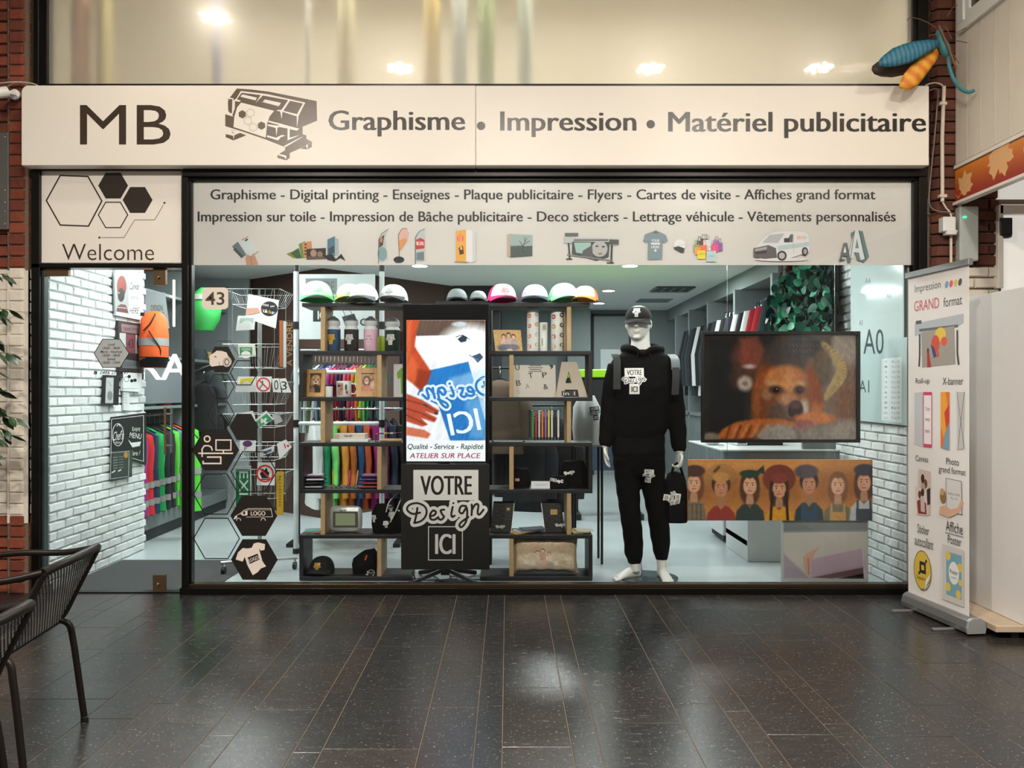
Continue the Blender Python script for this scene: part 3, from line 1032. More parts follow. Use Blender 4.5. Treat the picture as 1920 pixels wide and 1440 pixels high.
A.poly([(780, 490), (780, 445), (787, 434), (796, 430), (796, 489)], (206, 214, 216)); A.poly([(780, 450), (788, 446), (796, 450), (796, 466), (780, 468)], (214, 66, 70)); A.text('BIG DEAL', 781, 453, 795, 460, (250, 240, 240), bold=.03); A.poly([(781, 474), (795, 472), (795, 488), (781, 488)], (130, 150, 158)); A.line([(779, 495), (779, 445), (786, 434), (796, 429)], 1, g(70))
# roll-up with balloon
A.poly([(855, 433), (874, 431), (874, 491), (855, 490)], (226, 168, 62)); A.ell(863, 447, 6, 8, (225, 95, 70))
for k in (-3, 0, 3): A.line([(863 + k, 440), (863 + k * .7, 456)], .8, (250, 210, 170))
A.poly([(860, 465), (868, 461), (870, 476), (862, 478)], (70, 45, 30)); A.ell(865, 466, 2, 3, (235, 190, 120)); A.poly([(874, 431), (886, 433), (886, 492), (874, 491)], (222, 226, 230)); A.poly([(886, 433), (892, 436), (892, 490), (886, 492)], (200, 206, 210)); A.line([(853, 491), (876, 492.5)], 1.6, g(150))
# canvas with a tree
A.poly([(951, 440), (959, 438), (959, 483), (951, 480)], (180, 165, 150)); A.poly([(957, 439), (998, 441), (998, 480), (957, 483)], (150, 176, 176)); A.poly([(957, 463), (998, 461), (998, 480), (957, 483)], (62, 84, 78)); A.line([(957, 462), (982, 461)], 1.2, (40, 50, 50))
for b in ([(980, 472), (981, 460), (988, 447)], [(981, 462), (974, 452)], [(982, 459), (993, 452)], [(984, 455), (984, 445)], [(978, 473), (985, 472)]): A.line(b, 1.1, (70, 52, 42))
# wide printer
A.rect(1059, 437, 1084, 443, (90, 98, 100)); A.poly([(1057, 445), (1160, 448), (1160, 459), (1150, 461), (1057, 456)], (176, 186, 190)); A.poly([(1142, 449), (1160, 450), (1160, 459), (1142, 459)], (70, 76, 80)); A.rect(1076, 449, 1140, 452, (90, 96, 100)); A.poly([(1073, 453), (1143, 454), (1141, 482), (1118, 489), (1072, 476)], (60, 66, 68)); A.poly([(1076, 455), (1108, 455), (1106, 478), (1080, 474)], (150, 190, 182)); A.ell(1124, 467, 15, 15, (172, 176, 176)); A.ell(1119, 462, 3, 1.6, (50, 52, 54)); A.ell(1131, 463, 3, 1.6, (50, 52, 54)); A.ell(1125, 476, 4, 1.6, (120, 100, 100)); A.poly([(1093, 470), (1110, 460), (1112, 486), (1090, 480)], (80, 84, 86))
A.line([(1066, 457), (1068, 484)], 3, (40, 44, 46)); A.line([(1147, 460), (1146, 490)], 3.4, (40, 44, 46)); A.line([(1064, 478), (1148, 489)], 2.4, (120, 128, 132)); A.line([(1062, 486), (1072, 486)], 2, g(30)); A.line([(1138, 493), (1150, 493)], 2, g(30))
# t-shirt
ts = (118, 142, 152)
A.poly([(1209, 440), (1222, 435), (1236, 435), (1248, 441), (1252, 452), (1245, 456), (1242, 452), (1241, 487), (1214, 487), (1215, 452), (1212, 456), (1206, 452)], ts); A.ell(1229, 436, 6, 2.4, (90, 110, 118)); A.line([(1224, 436), (1229, 432), (1234, 436)], .8, (150, 130, 110))
A.text('YOUR', 1221, 449, 1236, 454, (225, 232, 235), bold=.03); A.rect(1220, 455.5, 1237, 459, (220, 228, 230)); A.text('HERE', 1221, 461, 1236, 466, (225, 232, 235), bold=.03); A.ell(1228.5, 470, 2.4, 2.2, (220, 228, 230))
# cap
A.ell(1274, 460, 11, 11, (224, 230, 232)); A.poly([(1263, 464), (1272, 462), (1283, 466), (1282, 474), (1276, 474), (1264, 467)], (50, 58, 60)); A.line([(1265, 461), (1283, 459)], .7, (170, 176, 180))
# bags
for u, v, wd, h, c in ((1306, 452, 10, 16, (74, 70, 68)), (1313, 448, 14, 20, (50, 50, 52)), (1318, 450, 14, 20, (210, 218, 222)), (1300, 459, 11, 14, (120, 180, 110)), (1312, 460, 13, 16, (226, 106, 70)), (1302, 464, 11, 14, (240, 150, 70)), (1307, 470, 15, 16, (226, 214, 60)), (1338, 452, 10, 16, (150, 110, 190)), (1344, 456, 10, 15, (130, 90, 160)), (1334, 458, 12, 15, (226, 66, 130)), (1324, 471, 18, 20, (178, 206, 210))):
 A.rect(u, v, u + wd, v + h, c); A.line([(u + 2.5, v), (u + 3, v - 8), (u + wd - 3, v - 8), (u + wd - 2.5, v)], .7, tuple(int(x * .8) for x in c))
A.text('LOGO', 1310, 475, 1320, 478, (150, 140, 40)); A.text('LOGO', 1327, 479, 1339, 482.5, (120, 150, 155))
# van
A.ell(1465, 487, 50, 3.4, (206, 206, 208))
A.poly([(1412, 466), (1424, 455), (1440, 440), (1452, 435), (1500, 434), (1514, 440), (1517, 460), (1516, 473), (1500, 478), (1476, 486), (1432, 486), (1412, 482)], (206, 210, 212))
A.poly([(1412, 466), (1440, 460), (1454, 466), (1456, 484), (1432, 486), (1412, 482)], (84, 84, 86)); A.poly([(1415, 467), (1437, 463), (1437, 468), (1415, 472)], (150, 154, 156)); A.poly([(1415, 473), (1437, 471), (1436, 475), (1416, 477)], (40, 40, 42))
A.poly([(1428, 456), (1442, 441), (1470, 438), (1458, 456)], (166, 174, 178)); A.poly([(1473, 454), (1481, 440), (1486, 440), (1485, 455)], (86, 92, 96)); A.rect(1469, 447, 1479, 455, (46, 48, 50))
A.poly([(1456, 462), (1516, 454), (1516, 462), (1458, 470)], (170, 192, 198)); A.ell(1465, 480, 9, 9.5, (40, 40, 42)); A.ell(1465, 480, 5.6, 6, (170, 172, 174)); A.ell(1508, 472, 6, 8, (40, 40, 42)); A.ell(1508.5, 472, 3.4, 5, (150, 152, 154)); A.line([(1486, 440), (1487, 476)], .6, (150, 156, 160))
for u, c in ((1496, (230, 120, 90)), (1502, (236, 170, 80)), (1508, (160, 170, 180))):
 A.ring([(u + 2.6 * cos(k), 446 + 2.6 * sin(k)) for k in [i * pi / 5 for i in range(10)]], 1, c)
# 3d letters
A.poly([(1594, 437), (1603, 433), (1616, 434), (1628, 482), (1618, 492), (1606, 488)], (96, 120, 122)); A.poly([(1593, 486), (1590, 478), (1601, 433), (1609, 433), (1621, 486), (1612, 488), (1609, 474), (1600, 474), (1598, 484)], (200, 210, 212)); A.poly([(1602, 466), (1605, 448), (1609, 466)], (110, 130, 132)); A.line([(1593, 486), (1601, 433)], 1.2, (60, 76, 78)); A.line([(1609, 433), (1621, 488)], 1.6, (60, 76, 78))
A.poly([(1572, 490), (1581, 456), (1587, 456), (1594, 492), (1588, 493), (1586, 481), (1578, 480), (1577, 490)], (88, 104, 106)); A.poly([(1580, 474), (1583, 462), (1585, 474)], (232, 228, 224)); A.line([(1573, 488), (1582, 488)], 2.4, (62, 76, 78))
A.build('product_picture', film, split=9)
# ------------------------------------------------------------ stickers on the window
yK = -.0015
def sticker(name, label, cu, cv):
 return thing(name, label, 'sticker', P(cu, cv, 0), 'stickers on the shop window')
S = sticker('number_sticker', 'cream rounded square sticker with the number 43', 404, 560)
A = Art(FPl(yK)); A.rrect(379, 539, 428, 580, 8, (228, 218, 206)); A.text('43', 385, 547.5, 421, 572, (72, 56, 46), bold=.012); A.build('print', S)
BK, CR = (26, 21, 17), (228, 216, 204)
def hexst(name, label, cu, cv, ru, rv, w=0, col=BK):
 S = sticker(name, label, cu, cv)
 A = Art(FPl(yK))
 A.hexa(cu, cv, ru, col, w=w, sq=rv / ru / .866)
 return S, A
S, A = hexst('hexagon_sticker', 'black hexagon sticker with a cream camera symbol', 415.5, 674, 25.5, 24)
A.poly([(392.5, 668), (396, 664), (401, 662), (406, 657.5), (416, 658), (425, 661), (428, 668), (431, 671), (427, 673), (421, 678), (419, 685), (406, 686), (397, 687.5), (393, 683)], CR)
A.ell(426, 679, 8.4, 9.4, CR, .3); A.ring([(426 + 7.4 * cos(k * .4), 679.3 + 8.4 * sin(k * .4)) for k in range(16)], .8, BK); A.ring([(425.5 + 4 * cos(k * .4), 679 + 5.4 * sin(k * .4)) for k in range(16)], 1.6, BK); A.ell(404, 669, 2.6, .9, BK, .2); A.line([(411, 679), (412, 686)], .8, BK)
A.build('print', S)
S, A = hexst('hexagon_sticker', 'small black hexagon outline level with the lower edge of the camera hexagon', 457.5, 699, 25.5, 22.7, 1.9); A.build('print', S)
S, A = hexst('hexagon_sticker', 'black hexagon outline directly under the camera hexagon', 414, 725, 25, 22.5, 1.6); A.build('print', S)
S, A = hexst('hexagon_sticker', 'black hexagon outline just above the desk worker hexagon', 414, 776, 25, 22.5, 1.6); A.build('print', S)
S, A = hexst('hexagon_sticker', 'plain solid black hexagon sticker', 457.5, 800.5, 27, 24.5); A.build('print', S)
S, A = hexst('hexagon_sticker', 'large black hexagon sticker with a cream desk worker symbol', 404.5, 843.5, 44, 38.5)
A.ring([(388.5 + 5.4 * cos(k * .42), 823 + 5.4 * sin(k * .42)) for k in range(15)], 2.6, CR)
A.line([(379, 856), (379, 842), (383, 836), (390, 835.5), (396, 838), (398, 844)], 2.6, CR)
A.line([(373, 850), (436, 850)], 2.8, CR); A.ring([(405, 825), (433, 825), (433, 844), (405, 844)], 2.4, CR); A.line([(419, 844), (419, 849)], 2.6, CR)
A.line([(389, 857), (414, 857), (414, 869), (381, 869), (381, 865)], 2.8, CR)
A.build('print', S)
S, A = hexst('hexagon_sticker', 'black hexagon outline right of the desk worker hexagon', 476, 884.5, 42.5, 37.5, 2); A.build('print', S)
S, A = hexst('hexagon_sticker', 'black hexagon outline beneath the desk worker hexagon', 405, 926.5, 42, 37.5, 2); A.build('print', S)
S, A = hexst('hexagon_sticker', 'black hexagon sticker with a cream outlined van marked LOGO', 476, 967, 44, 37.8)
A.line([(439, 973), (441, 968), (450, 963), (457, 957), (466, 953.5), (508, 953.5), (511, 969)], .9, CR, caps=False); A.line([(462, 969.5), (511, 969)], .8, CR); A.poly([(451, 964), (458, 958.5), (464, 957), (464, 966), (456, 967)], CR); A.poly([(438, 972), (444, 967), (445, 970), (440, 974)], CR); A.poly([(456, 960.5), (460, 959), (460, 964), (456, 965)], BK)
for u in (447.5, 493.5): A.line([(u - 4, 976), (u - 3.4, 973), (u, 971.4), (u + 3.4, 973), (u + 4, 976)], 1.1, CR)
A.text('LOGO', 470.5, 958.5, 497.5, 966.5, CR, bold=.03); A.line([(464, 956), (509, 956)], .6, CR)
A.build('print', S)
S, A = hexst('hexagon_sticker', 'black hexagon outline at the bottom corner beside the t-shirt hexagon', 406, 1009.5, 43, 37.8, 2); A.build('print', S)
S, A = hexst('hexagon_sticker', 'black hexagon sticker with a cream t-shirt marked LOGO', 477, 1049, 44, 38)
A.poly([(442, 1049), (446, 1036), (455, 1027.5), (464, 1028.5), (472, 1027), (476, 1019), (484, 1017), (497, 1020), (496, 1031), (489, 1032.5), (485.5, 1028), (492, 1052), (499, 1062), (489, 1066), (483, 1073), (474, 1078.5), (464, 1060), (459, 1044), (455, 1053)], CR)
A.poly([(464, 1045.5), (483, 1038), (487, 1049), (468, 1057.5)], BK); A.text('LOGO', 466.5, 1044.5, 485, 1051.5, CR, bold=.03, rot=-.36)
A.build('print', S)
S = sticker('line_sticker', 'thin black angled line sticker beside the camera hexagon', 440, 668)
A = Art(FPl(yK)); A.line([(404, 639.5), (432, 639.5), (447, 666), (481, 666), (494, 690)], .8, BK); A.build('print', S)
# ------------------------------------------------------------ arcade ceiling, opposite side and lamps
M_CEIL = mat('arcade_ceiling_paint', (205, 196, 182), .8)
props(MB().box(-6, 6, -13, .1, 4.3, 4.4).build('ceiling', M_CEIL), kind='structure')
opp = setting('wall_opposite', (0, -12, 0))
MB().box(-6, 6, -12.2, -12, 0, 4.3).build('plaster', mat('dim_plaster', (120, 106, 92), .8), opp)
M_LED = mat('led_bar', (255, 250, 240), .4, var=0, emit=270, ecol=(255, 242, 222))
LAMPS = [((-2.25, -.91), 'first lamp from the brick pier'), ((-.96, -1.91), 'lamp left of the middle'), ((1.27, -1.91), 'lamp right of the middle'), ((2.77, -1.90), 'lamp nearest the orange sign'),
   ((-2.2, -4.6), 'left lamp of the rear row'), ((0, -4.6), 'middle lamp of the rear row'), ((2.2, -4.6), 'right lamp of the rear row')]
M_LH = mat('lamp_housing', (240, 238, 232), .4)
for (x, y), nm in LAMPS:
 t = thing('ceiling_lamp', 'round arcade ceiling lamp with short light bars, ' + nm, 'lamp', (x, y, 4.2), 'arcade ceiling lamps')
 MB().lathe((x, y, 4.2), [(.15, .1), (.15, .02), (.14, 0), (.135, .02), (.02, .05)], 28).build('housing', M_LH, t, smooth=True)
 for k in range(6):
  a = k * pi / 3 + .3
  c = Vector((x + .08 * cos(a), y + .08 * sin(a), 4.196))
  MB().obox(c, (.075, .018, .012), Matrix.Rotation(a + .6, 3, 'Z')).build('light_bar', M_LED, t)
 if y < -4:
  lo = area('lamp_light', (x, y, 4.19), .28, 225, WARM)
# ------------------------------------------------------------ shop interior shell
HC = 2.6
M_FLOORI = mat('pale_grey_resin_floor', (176, 186, 187), .22, var=.03, scale=3)
M_CEILI = mat('shop_ceiling_paint', (238, 241, 240), .8, var=.01)
M_BROWN = mat('brown_wall_covering', (74, 54, 46), .7, var=.15, scale=6)
M_DARKR = mat('dark_recess_paint', (40, 40, 42), .7)
props(MB().box(-3.9, 3.2, .0, 7.6, -.06, -.001).build('floor_shop', M_FLOORI), kind='structure')
props(MB().box(-3.9, 3.2, .05, 7.7, HC, HC + .05).build('ceiling_shop', M_CEILI), kind='structure')
wl = setting('wall_left_shop', (-3.3, .8, 0))
MB().box(-3.9, -3.058, .035, 1.5, 0, HC).build('plaster', mat('white_mortar', (212, 217, 216), .9, bump=.3, scale=40), wl)
brick_wall(wl, WBI, (-3.056, .04, 0), (0, 1, 0), 1.46, 0.0, 2.36, .0645, .205, joint=.0075, depth=.016, rough=.006, variants=8)
MB().box(-3.95, -3.75, 1.5, 5.0, 0, HC).build('plaster', M_WALLG, wl)
MB().box(-3.75, -2.93, 3.9, 3.95, 0, HC).build('return_panel', mat('pale_grey_panel', (150, 160, 160), .6), wl)
wr = setting('wall_right_shop', (2.65, .8, 0))
MB().box(2.648, 2.8, .035, 2.25, 0, HC).build('plaster', mat('grey_mortar', (180, 186, 185), .9, bump=.3, scale=40), wr)
# the face must look towards -x: lay the row from back to front
brick_wall(wr, WBI, (2.646, 1.36, 0), (0, -1, 0), 1.32, 0.0, HC, .0645, .205, joint=.0075, depth=.016, rough=.006, variants=8,
   skip=lambda a, z: z > 1.2 and (1.36 - a) < .78)
MB().box(3.0, 3.1, 2.25, 7.6, 0, HC).build('plaster', M_WALLG, wr)
MB().box(2.52, 3.0, 2.25, 7.6, 2.42, HC).build('soffit', M_WALLG, wr)
wb = setting('wall_back_shop', (1, 7.6, 0))
MB().box(-1.2, 3.1, 7.6, 7.7, 0, HC).build('plaster', M_WALLG, wb)
MB().box(X(1062, 7.55), X(1104, 7.55), 7.3, 7.6, 0, HC).build('pilaster', M_WALLG, wb)
MB().prism([(-3.2, 4.2, 0), (-1.92, 3.13, 0), (-.66, 4.6, 0), (-.66, 5.0, 0), (-3.2, 5.0, 0)], (0, 0, HC)).build('angled_partition', M_BROWN, wb)
MB().box(-.72, -.1, 5.0, 7.6, 0, HC).build('dark_recess', M_DARKR, wb)
MB().box(-.66, .0, 4.55, 5.05, 2.36, HC).build('dark_bulkhead', M_DARKR, wb)
d2 = setting('door_2', (X(1145, 7.58), 7.56, 0))
MB().pbox(1113, 592, 1180, 1100, 7.56, 7.6).build('leaf', mat('grey_door', (140, 151, 150), .6), d2, bevel=.01)
MB().pbox(1126, 655, 1164, 700, 7.54, 7.57).build('pale_glazing', mat('pale_door_glazing', (205, 214, 214), .4), d2)
MB().pbox(1110, 588, 1113, 1100, 7.54, 7.6).build('door_frame', M_DARKR, d2)
MB().pbox(1110, 588, 1183, 592, 7.54, 7.6).build('door_frame', M_DARKR, d2)
MB().pbox(1180, 588, 1183, 1100, 7.54, 7.6).build('door_frame', M_DARKR, d2)
MB().box(X(76, 0), X(340, 0), -.02, .05, -.001, .008).build('threshold', M_BLACK, door, bevel=.002)
# entrance mat
mm = mat('dark_entrance_mat', (62, 64, 64), .95, var=.25, scale=150, bump=.6)
single(MB().box(-3.02, X(420, .3), .052, 1.02, -.001, .006), 'entrance_mat', mm, 'dark grey entrance mat behind the glass door', 'mat', bevel=.003)
# ceiling downlights of the shop
M_DL = mat('downlight_glow', (255, 255, 255), .4, var=0, emit=26, ecol=(240, 255, 255))
DL = [(1181, 499, 'nearest the window'), (1141, 545.5, 'behind the orange cap'), (1123, 569, 'farthest back'), (1010, 555, 'above the white and blue cap'), (787, 499, 'over the television')]
for u, v, nm in DL:
 d = (HC - .02 - CAMH) * F / (CY - v)
 x, y = (u - CX) * d / F, d - CAMD
 t = thing('downlight', f'round white ceiling downlight in the shop, {nm}', 'lamp', (x, y, HC - .02), 'shop ceiling downlights')
 MB().lathe((x, y, HC - .018), [(.09, .017), (.09, 0), (.078, -.004), (.078, .012)], 28).build('ring', M_WHITEPL, t, smooth=True)
 MB().lathe((x, y, HC - .02), [(.076, .012), (.076, 0)], 28).build('diffuser', M_DL, t, smooth=True)
for x in (-1.6, -.6, .4, 1.4):
 area('window_spot', (x, .12, 2.45), .12, 7, COOL, rot=(radians(22), 0, 0))
 t = thing('window_spot_lamp', 'white spot lamp under the shop ceiling behind the film band', 'lamp', (x, .11, 2.45), 'spot lamps behind the film')
 MB().lathe((x, .11, 2.462), [(.065, 0), (.065, .06), (.02, .07), (.012, .137)], 18).build('housing', M_WHITEPL, t, smooth=True)
def shoplight(x, y, p, s=.5):
 area('shop_light', (x, y, HC - .03), s, p, COOL)
for x, y, p in ((-2.3, .85, 46), (-1.4, 2.3, 30), (.2, 1.2, 30), (1.6, 1.2, 34), (-2.5, 2.3, 40), (-.6, 2.6, 32), (1.0, 2.8, 34), (1.9, 3.6, 30), (.6, 4.8, 32), (1.6, 6.2, 26)):
 shoplight(x, y, p * .73)
# ceiling grilles
for (u0, v0, u1, v1, u2, u3, nm) in ((1232, 537, 1304, 546, 1218, 1289, 'front'), (1200, 560, 1262, 566, 1192, 1256, 'rear')):
 da = (HC - CAMH) * F / (CY - v0); db = (HC - CAMH) * F / (CY - v1)
 xa0, xa1 = (u0 - CX) * da / F, (u1 - CX) * da / F
 t = thing('air_grille', f'rectangular grey air grille in the shop ceiling, {nm} one', 'vent', ((xa0 + xa1) / 2, (da + db) / 2 - CAMD, HC - .02), 'ceiling air grilles')
 ya, yb = db - CAMD, da - CAMD
 if nm == 'front':
  MB().box(xa0, xa1, min(ya, yb), max(ya, yb), HC - .012, HC - .0005).build('backing', M_DARKR, t)
  for k in range(5):
   xx = xa0 + (xa1 - xa0) * k / 4
   MB().box(xx - .012, xx + .012, min(ya, yb), max(ya, yb), HC - .016, HC - .012).build('slat', M_WALLG, t)
  for k in range(5):
   yy = min(ya, yb) + abs(yb - ya) * k / 4
   MB().box(xa0, xa1, yy - .012, yy + .012, HC - .018, HC - .016).build('slat', M_WALLG, t)
 else:
  MB().box(xa0, xa1, min(ya, yb), max(ya, yb), HC - .012, HC - .0005).build('plate', M_WALLG, t, bevel=.004)
# ------------------------------------------------------------ hanging garments and racks
HUE = {}
def cloth(name, rgb):
 return mat('cloth_' + name, rgb, .85, var=.14, scale=60, bump=.25)
def garment(top, ax, w, h, th, m, hook=M_CHROME, sleeves=True, long=False, label='', cat='shirt', group=None, name='hanging_shirt', vest=False, band=None, cut=None):
 """a garment on a hanger; top = point on the rail, ax = horizontal direction of the shoulders, th = thickness"""
 top = Vector(top); ax = Vector(ax).normalized()
 nn = ax.cross(Vector((0, 0, 1)))
 t = thing(name, label, cat, top, group)
 sh = top - Vector((0, 0, .10))
 rings = []
 prof = [(0, .18, .35), (.03, .5, .7), (.10, .96, 1), (.25, 1, 1.1), (.5, .97, .95), (.8, 1.0, 1.1), (1, 1.03, 1.25)]
 ph = random.random() * 6
 for i, (f, kw, kt) in enumerate(prof):
  c = sh - Vector((0, 0, f * h)) + nn * (.006 * sin(ph + i * 2))
  rings.append((c, ax * (w / 2 * kw), nn * (th / 2 * kt), 2.6))
 b = MB().loft(rings, 18)
 # folds
 for v in b.v:
  a = (v - sh).dot(ax)
  v += nn * (.005 * sin(a * 60 + ph + (v.z - sh.z) * 3))
 if sleeves:
  L = h * (.86 if long else .30)
  for s in (-1, 1):
   p0 = sh + ax * (s * w * .40) - Vector((0, 0, .035))
   p1 = sh + ax * (s * w * (.58)) - Vector((0, 0, L * .5))
   p2 = sh + ax * (s * w * (.56 if long else .64)) - Vector((0, 0, L))
   R = []
   for p, k in ((p0, .06), (p1, .062), (p2, .055 if long else .066)):
    R.append((p, ax * k, nn * (th * .42)))
   b.loft(R, 12)
 b.build('cloth', m, t, smooth=True)
 if band:
  for f in band[1]:
   c = sh - Vector((0, 0, f * h))
   MB().loft([(c, ax * (w / 2 * 1.025), nn * (th / 2 * 1.22), 2.6), (c - Vector((0, 0, .055)), ax * (w / 2 * 1.025), nn * (th / 2 * 1.22), 2.6)], 18, cap=False).build('reflective_band', band[0], t, smooth=True)
 k = top
 MB().tube([k + nn * .018 + Vector((0, 0, -.012)), k + nn * .014 + Vector((0, 0, .012)), k + Vector((0, 0, .018)), k - nn * .014 + Vector((0, 0, .008)), k + Vector((0, 0, -.02)), k + Vector((0, 0, -.085))], .0025, 6).build('hanger_hook', hook, t, smooth=True)
 MB().tube([sh + ax * (-w * .43) - Vector((0, 0, .05)), sh + Vector((0, 0, .018)), sh + ax * (w * .43) - Vector((0, 0, .05))], .006, 6).build('hanger_bar', M_BLKPL, t, smooth=True)
 return t
# left built-in shelving with safety wear
lw = thing('wall_shelving', 'grey built-in shelving along the left wall full of safety wear', 'shelving', (-3.45, 2.6, 0))
M_LAM = mat('grey_laminate', (120, 130, 131), .5, var=.04)
MB().box(-3.72, -3.19, 1.51, 3.89, .0, .10).build('plinth', mat('dark_plinth', (34, 42, 44), .5), lw)
MB().box(-3.72, -3.17, 1.51, 3.89, .10, .22).build('base_board', M_LAM, lw, bevel=.004)
for y in (1.51, 2.68, 3.86):
 MB().box(-3.72, -3.17, y, y + .03, .22, 2.5).build('upright', M_LAM, lw, bevel=.003)
for z in (1.16, 1.62, 2.2):
 MB().box(-3.72, -3.17, 1.54, 3.86, z, z + .028).build('shelf', M_LAM, lw, bevel=.003)
MB().box(-3.75, -3.72, 1.51, 3.89, .1, 2.5).build('back_board', mat('dark_back_board', (44, 50, 52), .7), lw)
MB().tube([(-3.33, 1.55, 1.10), (-3.33, 3.85, 1.10)], .012, 10).build('rail', M_CHROME, lw, smooth=True)
REFL = mat('reflective_tape', (150, 152, 150), .4)
vests = [((225, 228, 228), 'white'), ((150, 50, 120), 'purple'), ((205, 40, 45), 'red'), ((40, 62, 90), 'navy blue'), ((20, 160, 80), 'emerald green'), ((32, 36, 42), 'charcoal'), ((30, 34, 38), 'black'), ((84, 200, 58), 'lime green'), ((105, 125, 140), 'steel grey'), ((235, 90, 30), 'orange'), ((66, 185, 56), 'bright green'), ((84, 205, 56), 'fluorescent green')]
for i, (c, nm) in enumerate(vests):
 y = 1.63 + i * .118
 garment((-3.33, y, 1.10), (1, -.3, 0), .46, .76, .085, cloth('vest_' + nm.replace(' ', '_'), c), sleeves=False, name='safety_vest', cat='vest', group='safety vests on the left rail',
   label=f'{nm} safety vest with grey reflective bands on the left rail', band=(REFL, (.62, .82)))
# right wardrobe with hanging clothes
rw = thing('wall_wardrobe', 'grey open wardrobe along the right wall with a full clothes rail', 'wardrobe', (2.75, 4.6, 0))
for u in (1446, 1376, 1326, 1291, 1266):
 d = 2.45 * F / (u - CX)
 MB().box(2.45, 2.99, d - CAMD - .03, d - CAMD + .03, .0, 2.42).build('upright', M_LAM, rw, bevel=.004)
M_RIB = mat('ribbed_panel', (120, 130, 131), .5)
ribs = MB().box(2.50, 2.99, 2.3, 7.5, 0, 1.0)
ribs.build('cabinet', M_RIB, rw)
for k in range(60):
 y = 2.4 + k * .085
 MB().box(2.47, 2.50, y, y + .05, 0.02, 1.0).build('rib', M_RIB, rw)
MB().box(2.45, 2.99, 2.27, 7.52, 1.0, 1.04).build('counter_board', M_LAM, rw)
MB().tube([(2.66, 2.3, 2.28), (2.66, 7.5, 2.28)], .014, 10).build('rail', M_CHROME, rw, smooth=True)
cols = [((30, 52, 52), 'dark teal'), ((170, 30, 42), 'red'), ((160, 28, 40), 'crimson'), ((222, 226, 226), 'white'), ((28, 30, 32), 'black'), ((225, 228, 228), 'pale'), ((40, 46, 52), 'charcoal'), ((24, 26, 28), 'jet black'), ((190, 196, 196), 'silver grey'), ((36, 40, 44), 'graphite'), ((20, 22, 24), 'deep black'),
  ((44, 50, 56), 'slate'), ((26, 28, 30), 'coal'), ((218, 222, 222), 'off-white'), ((30, 34, 38), 'anthracite'), ((52, 62, 68), 'storm grey'), ((40, 48, 52), 'lead grey'), ((24, 26, 30), 'ink black')]
for i, (c, nm) in enumerate(cols):
 y = 2.42 + i * .2 + (.1 if i > 5 else 0)
 garment((2.66, y, 2.28), (1, -.12, 0), .42, .92, .08, cloth('coat_' + nm.replace(' ', '_').replace('-', '_'), c), long=True, name='hanging_jacket', cat='jacket', group='jackets on the right rail', label=f'{nm} long-sleeved jacket on the right wall rail')
for i in range(22):
 y = 2.36 + i * .16
 t = thing('clothes_hanger', 'empty chrome clothes hanger on the right wall rail', 'hanger', (2.66, y, 2.28), 'empty hangers on the right rail')
 MB().tube([(2.66, y, 2.30), (2.68, y, 2.28), (2.66, y, 2.25), (2.66, y, 2.21)], .003, 6).build('hook', M_CHROME, t, smooth=True)
 MB().tube([(2.47, y + .02, 2.15), (2.66, y, 2.21), (2.85, y - .02, 2.15)], .004, 6).build('arm', M_CHROME, t, smooth=True)
# ------------------------------------------------------------ clothes rail behind the display shelves
rk = thing('garment_rail', 'white tubular garment rail with black joints behind the left display shelves', 'clothes rail', (X(650, 1.6), 1.6, 0))
M_TW = mat('white_tube', (205, 212, 212), .4)
for u, y in ((555, 1.3), (716, 1.3)):
 MB().tube([(X(u, y), y, .03), (X(u, y), y, 2.42)], .021, 12).build('post', M_TW, rk, smooth=True)
 MB().tube([(X(u, y), y, 2.30), (X(u, y), y, HC - .01)], .027, 12).build('joint', M_BLKPL, rk, smooth=True)
 for z in (1.86, 1.06):
  MB().tube([(X(u, y), y, z - .03), (X(u, y), y, z + .03)], .027, 12).build('joint', M_BLKPL, rk, smooth=True)
 MB().tube([(X(u, y), y, .0), (X(u, y), y, .04)], .027, 12).build('joint', M_BLKPL, rk, smooth=True)
for z in (1.06, 1.48):
 MB().tube([(X(555, 1.3), 1.3, z), (X(716, 1.3), 1.3, z)], .016, 12).build('cross_bar', M_TW, rk, smooth=True)
hc = [((44, 54, 58), 'dark slate'), ((110, 125, 125), 'grey'), ((200, 208, 208), 'pale grey'), ((90, 108, 70), 'olive'), ((225, 230, 230), 'white'), ((150, 175, 190), 'sky grey'), ((60, 84, 110), 'denim blue'), ((50, 70, 150), 'cobalt blue'), ((235, 235, 238), 'bright white'), ((150, 40, 120), 'magenta'), ((170, 32, 60), 'cherry'), ((90, 40, 90), 'plum'), ((50, 40, 60), 'aubergine'), ((205, 90, 120), 'rose pink'), ((180, 60, 90), 'raspberry'), ((222, 120, 60), 'apricot'), ((170, 200, 40), 'lime'), ((110, 190, 120), 'mint green'), ((20, 140, 80), 'jade green'), ((70, 100, 95), 'sage'), ((24, 60, 60), 'bottle green')]
for i, (c, nm) in enumerate(hc):
 u = 570 + i * 7.2
 y = 1.95
 garment((X(u, y), y, 1.66), (.10, 1, 0), .42, .60, .036, cloth('tee_' + nm.replace(' ', '_'), c), name='hanging_shirt', cat='shirt', group='shirts on the upper rail', label=f'{nm} t-shirt on the upper rail behind the left shelves')
r2 = thing('lower_rail', 'chrome lower clothes rail behind the left display shelves', 'clothes rail', (X(670, 2.0), 2.0, 0))
MB().tube([(X(560, 1.95), 1.95, 1.69), (X(735, 1.95), 1.95, 1.69)], .012, 10).build('rail', M_CHROME, r2, smooth=True)
MB().tube([(X(565, 1.7), 1.7, 1.17), (X(765, 1.7), 1.7, 1.17)], .012, 10).build('rail', M_CHROME, r2, smooth=True)
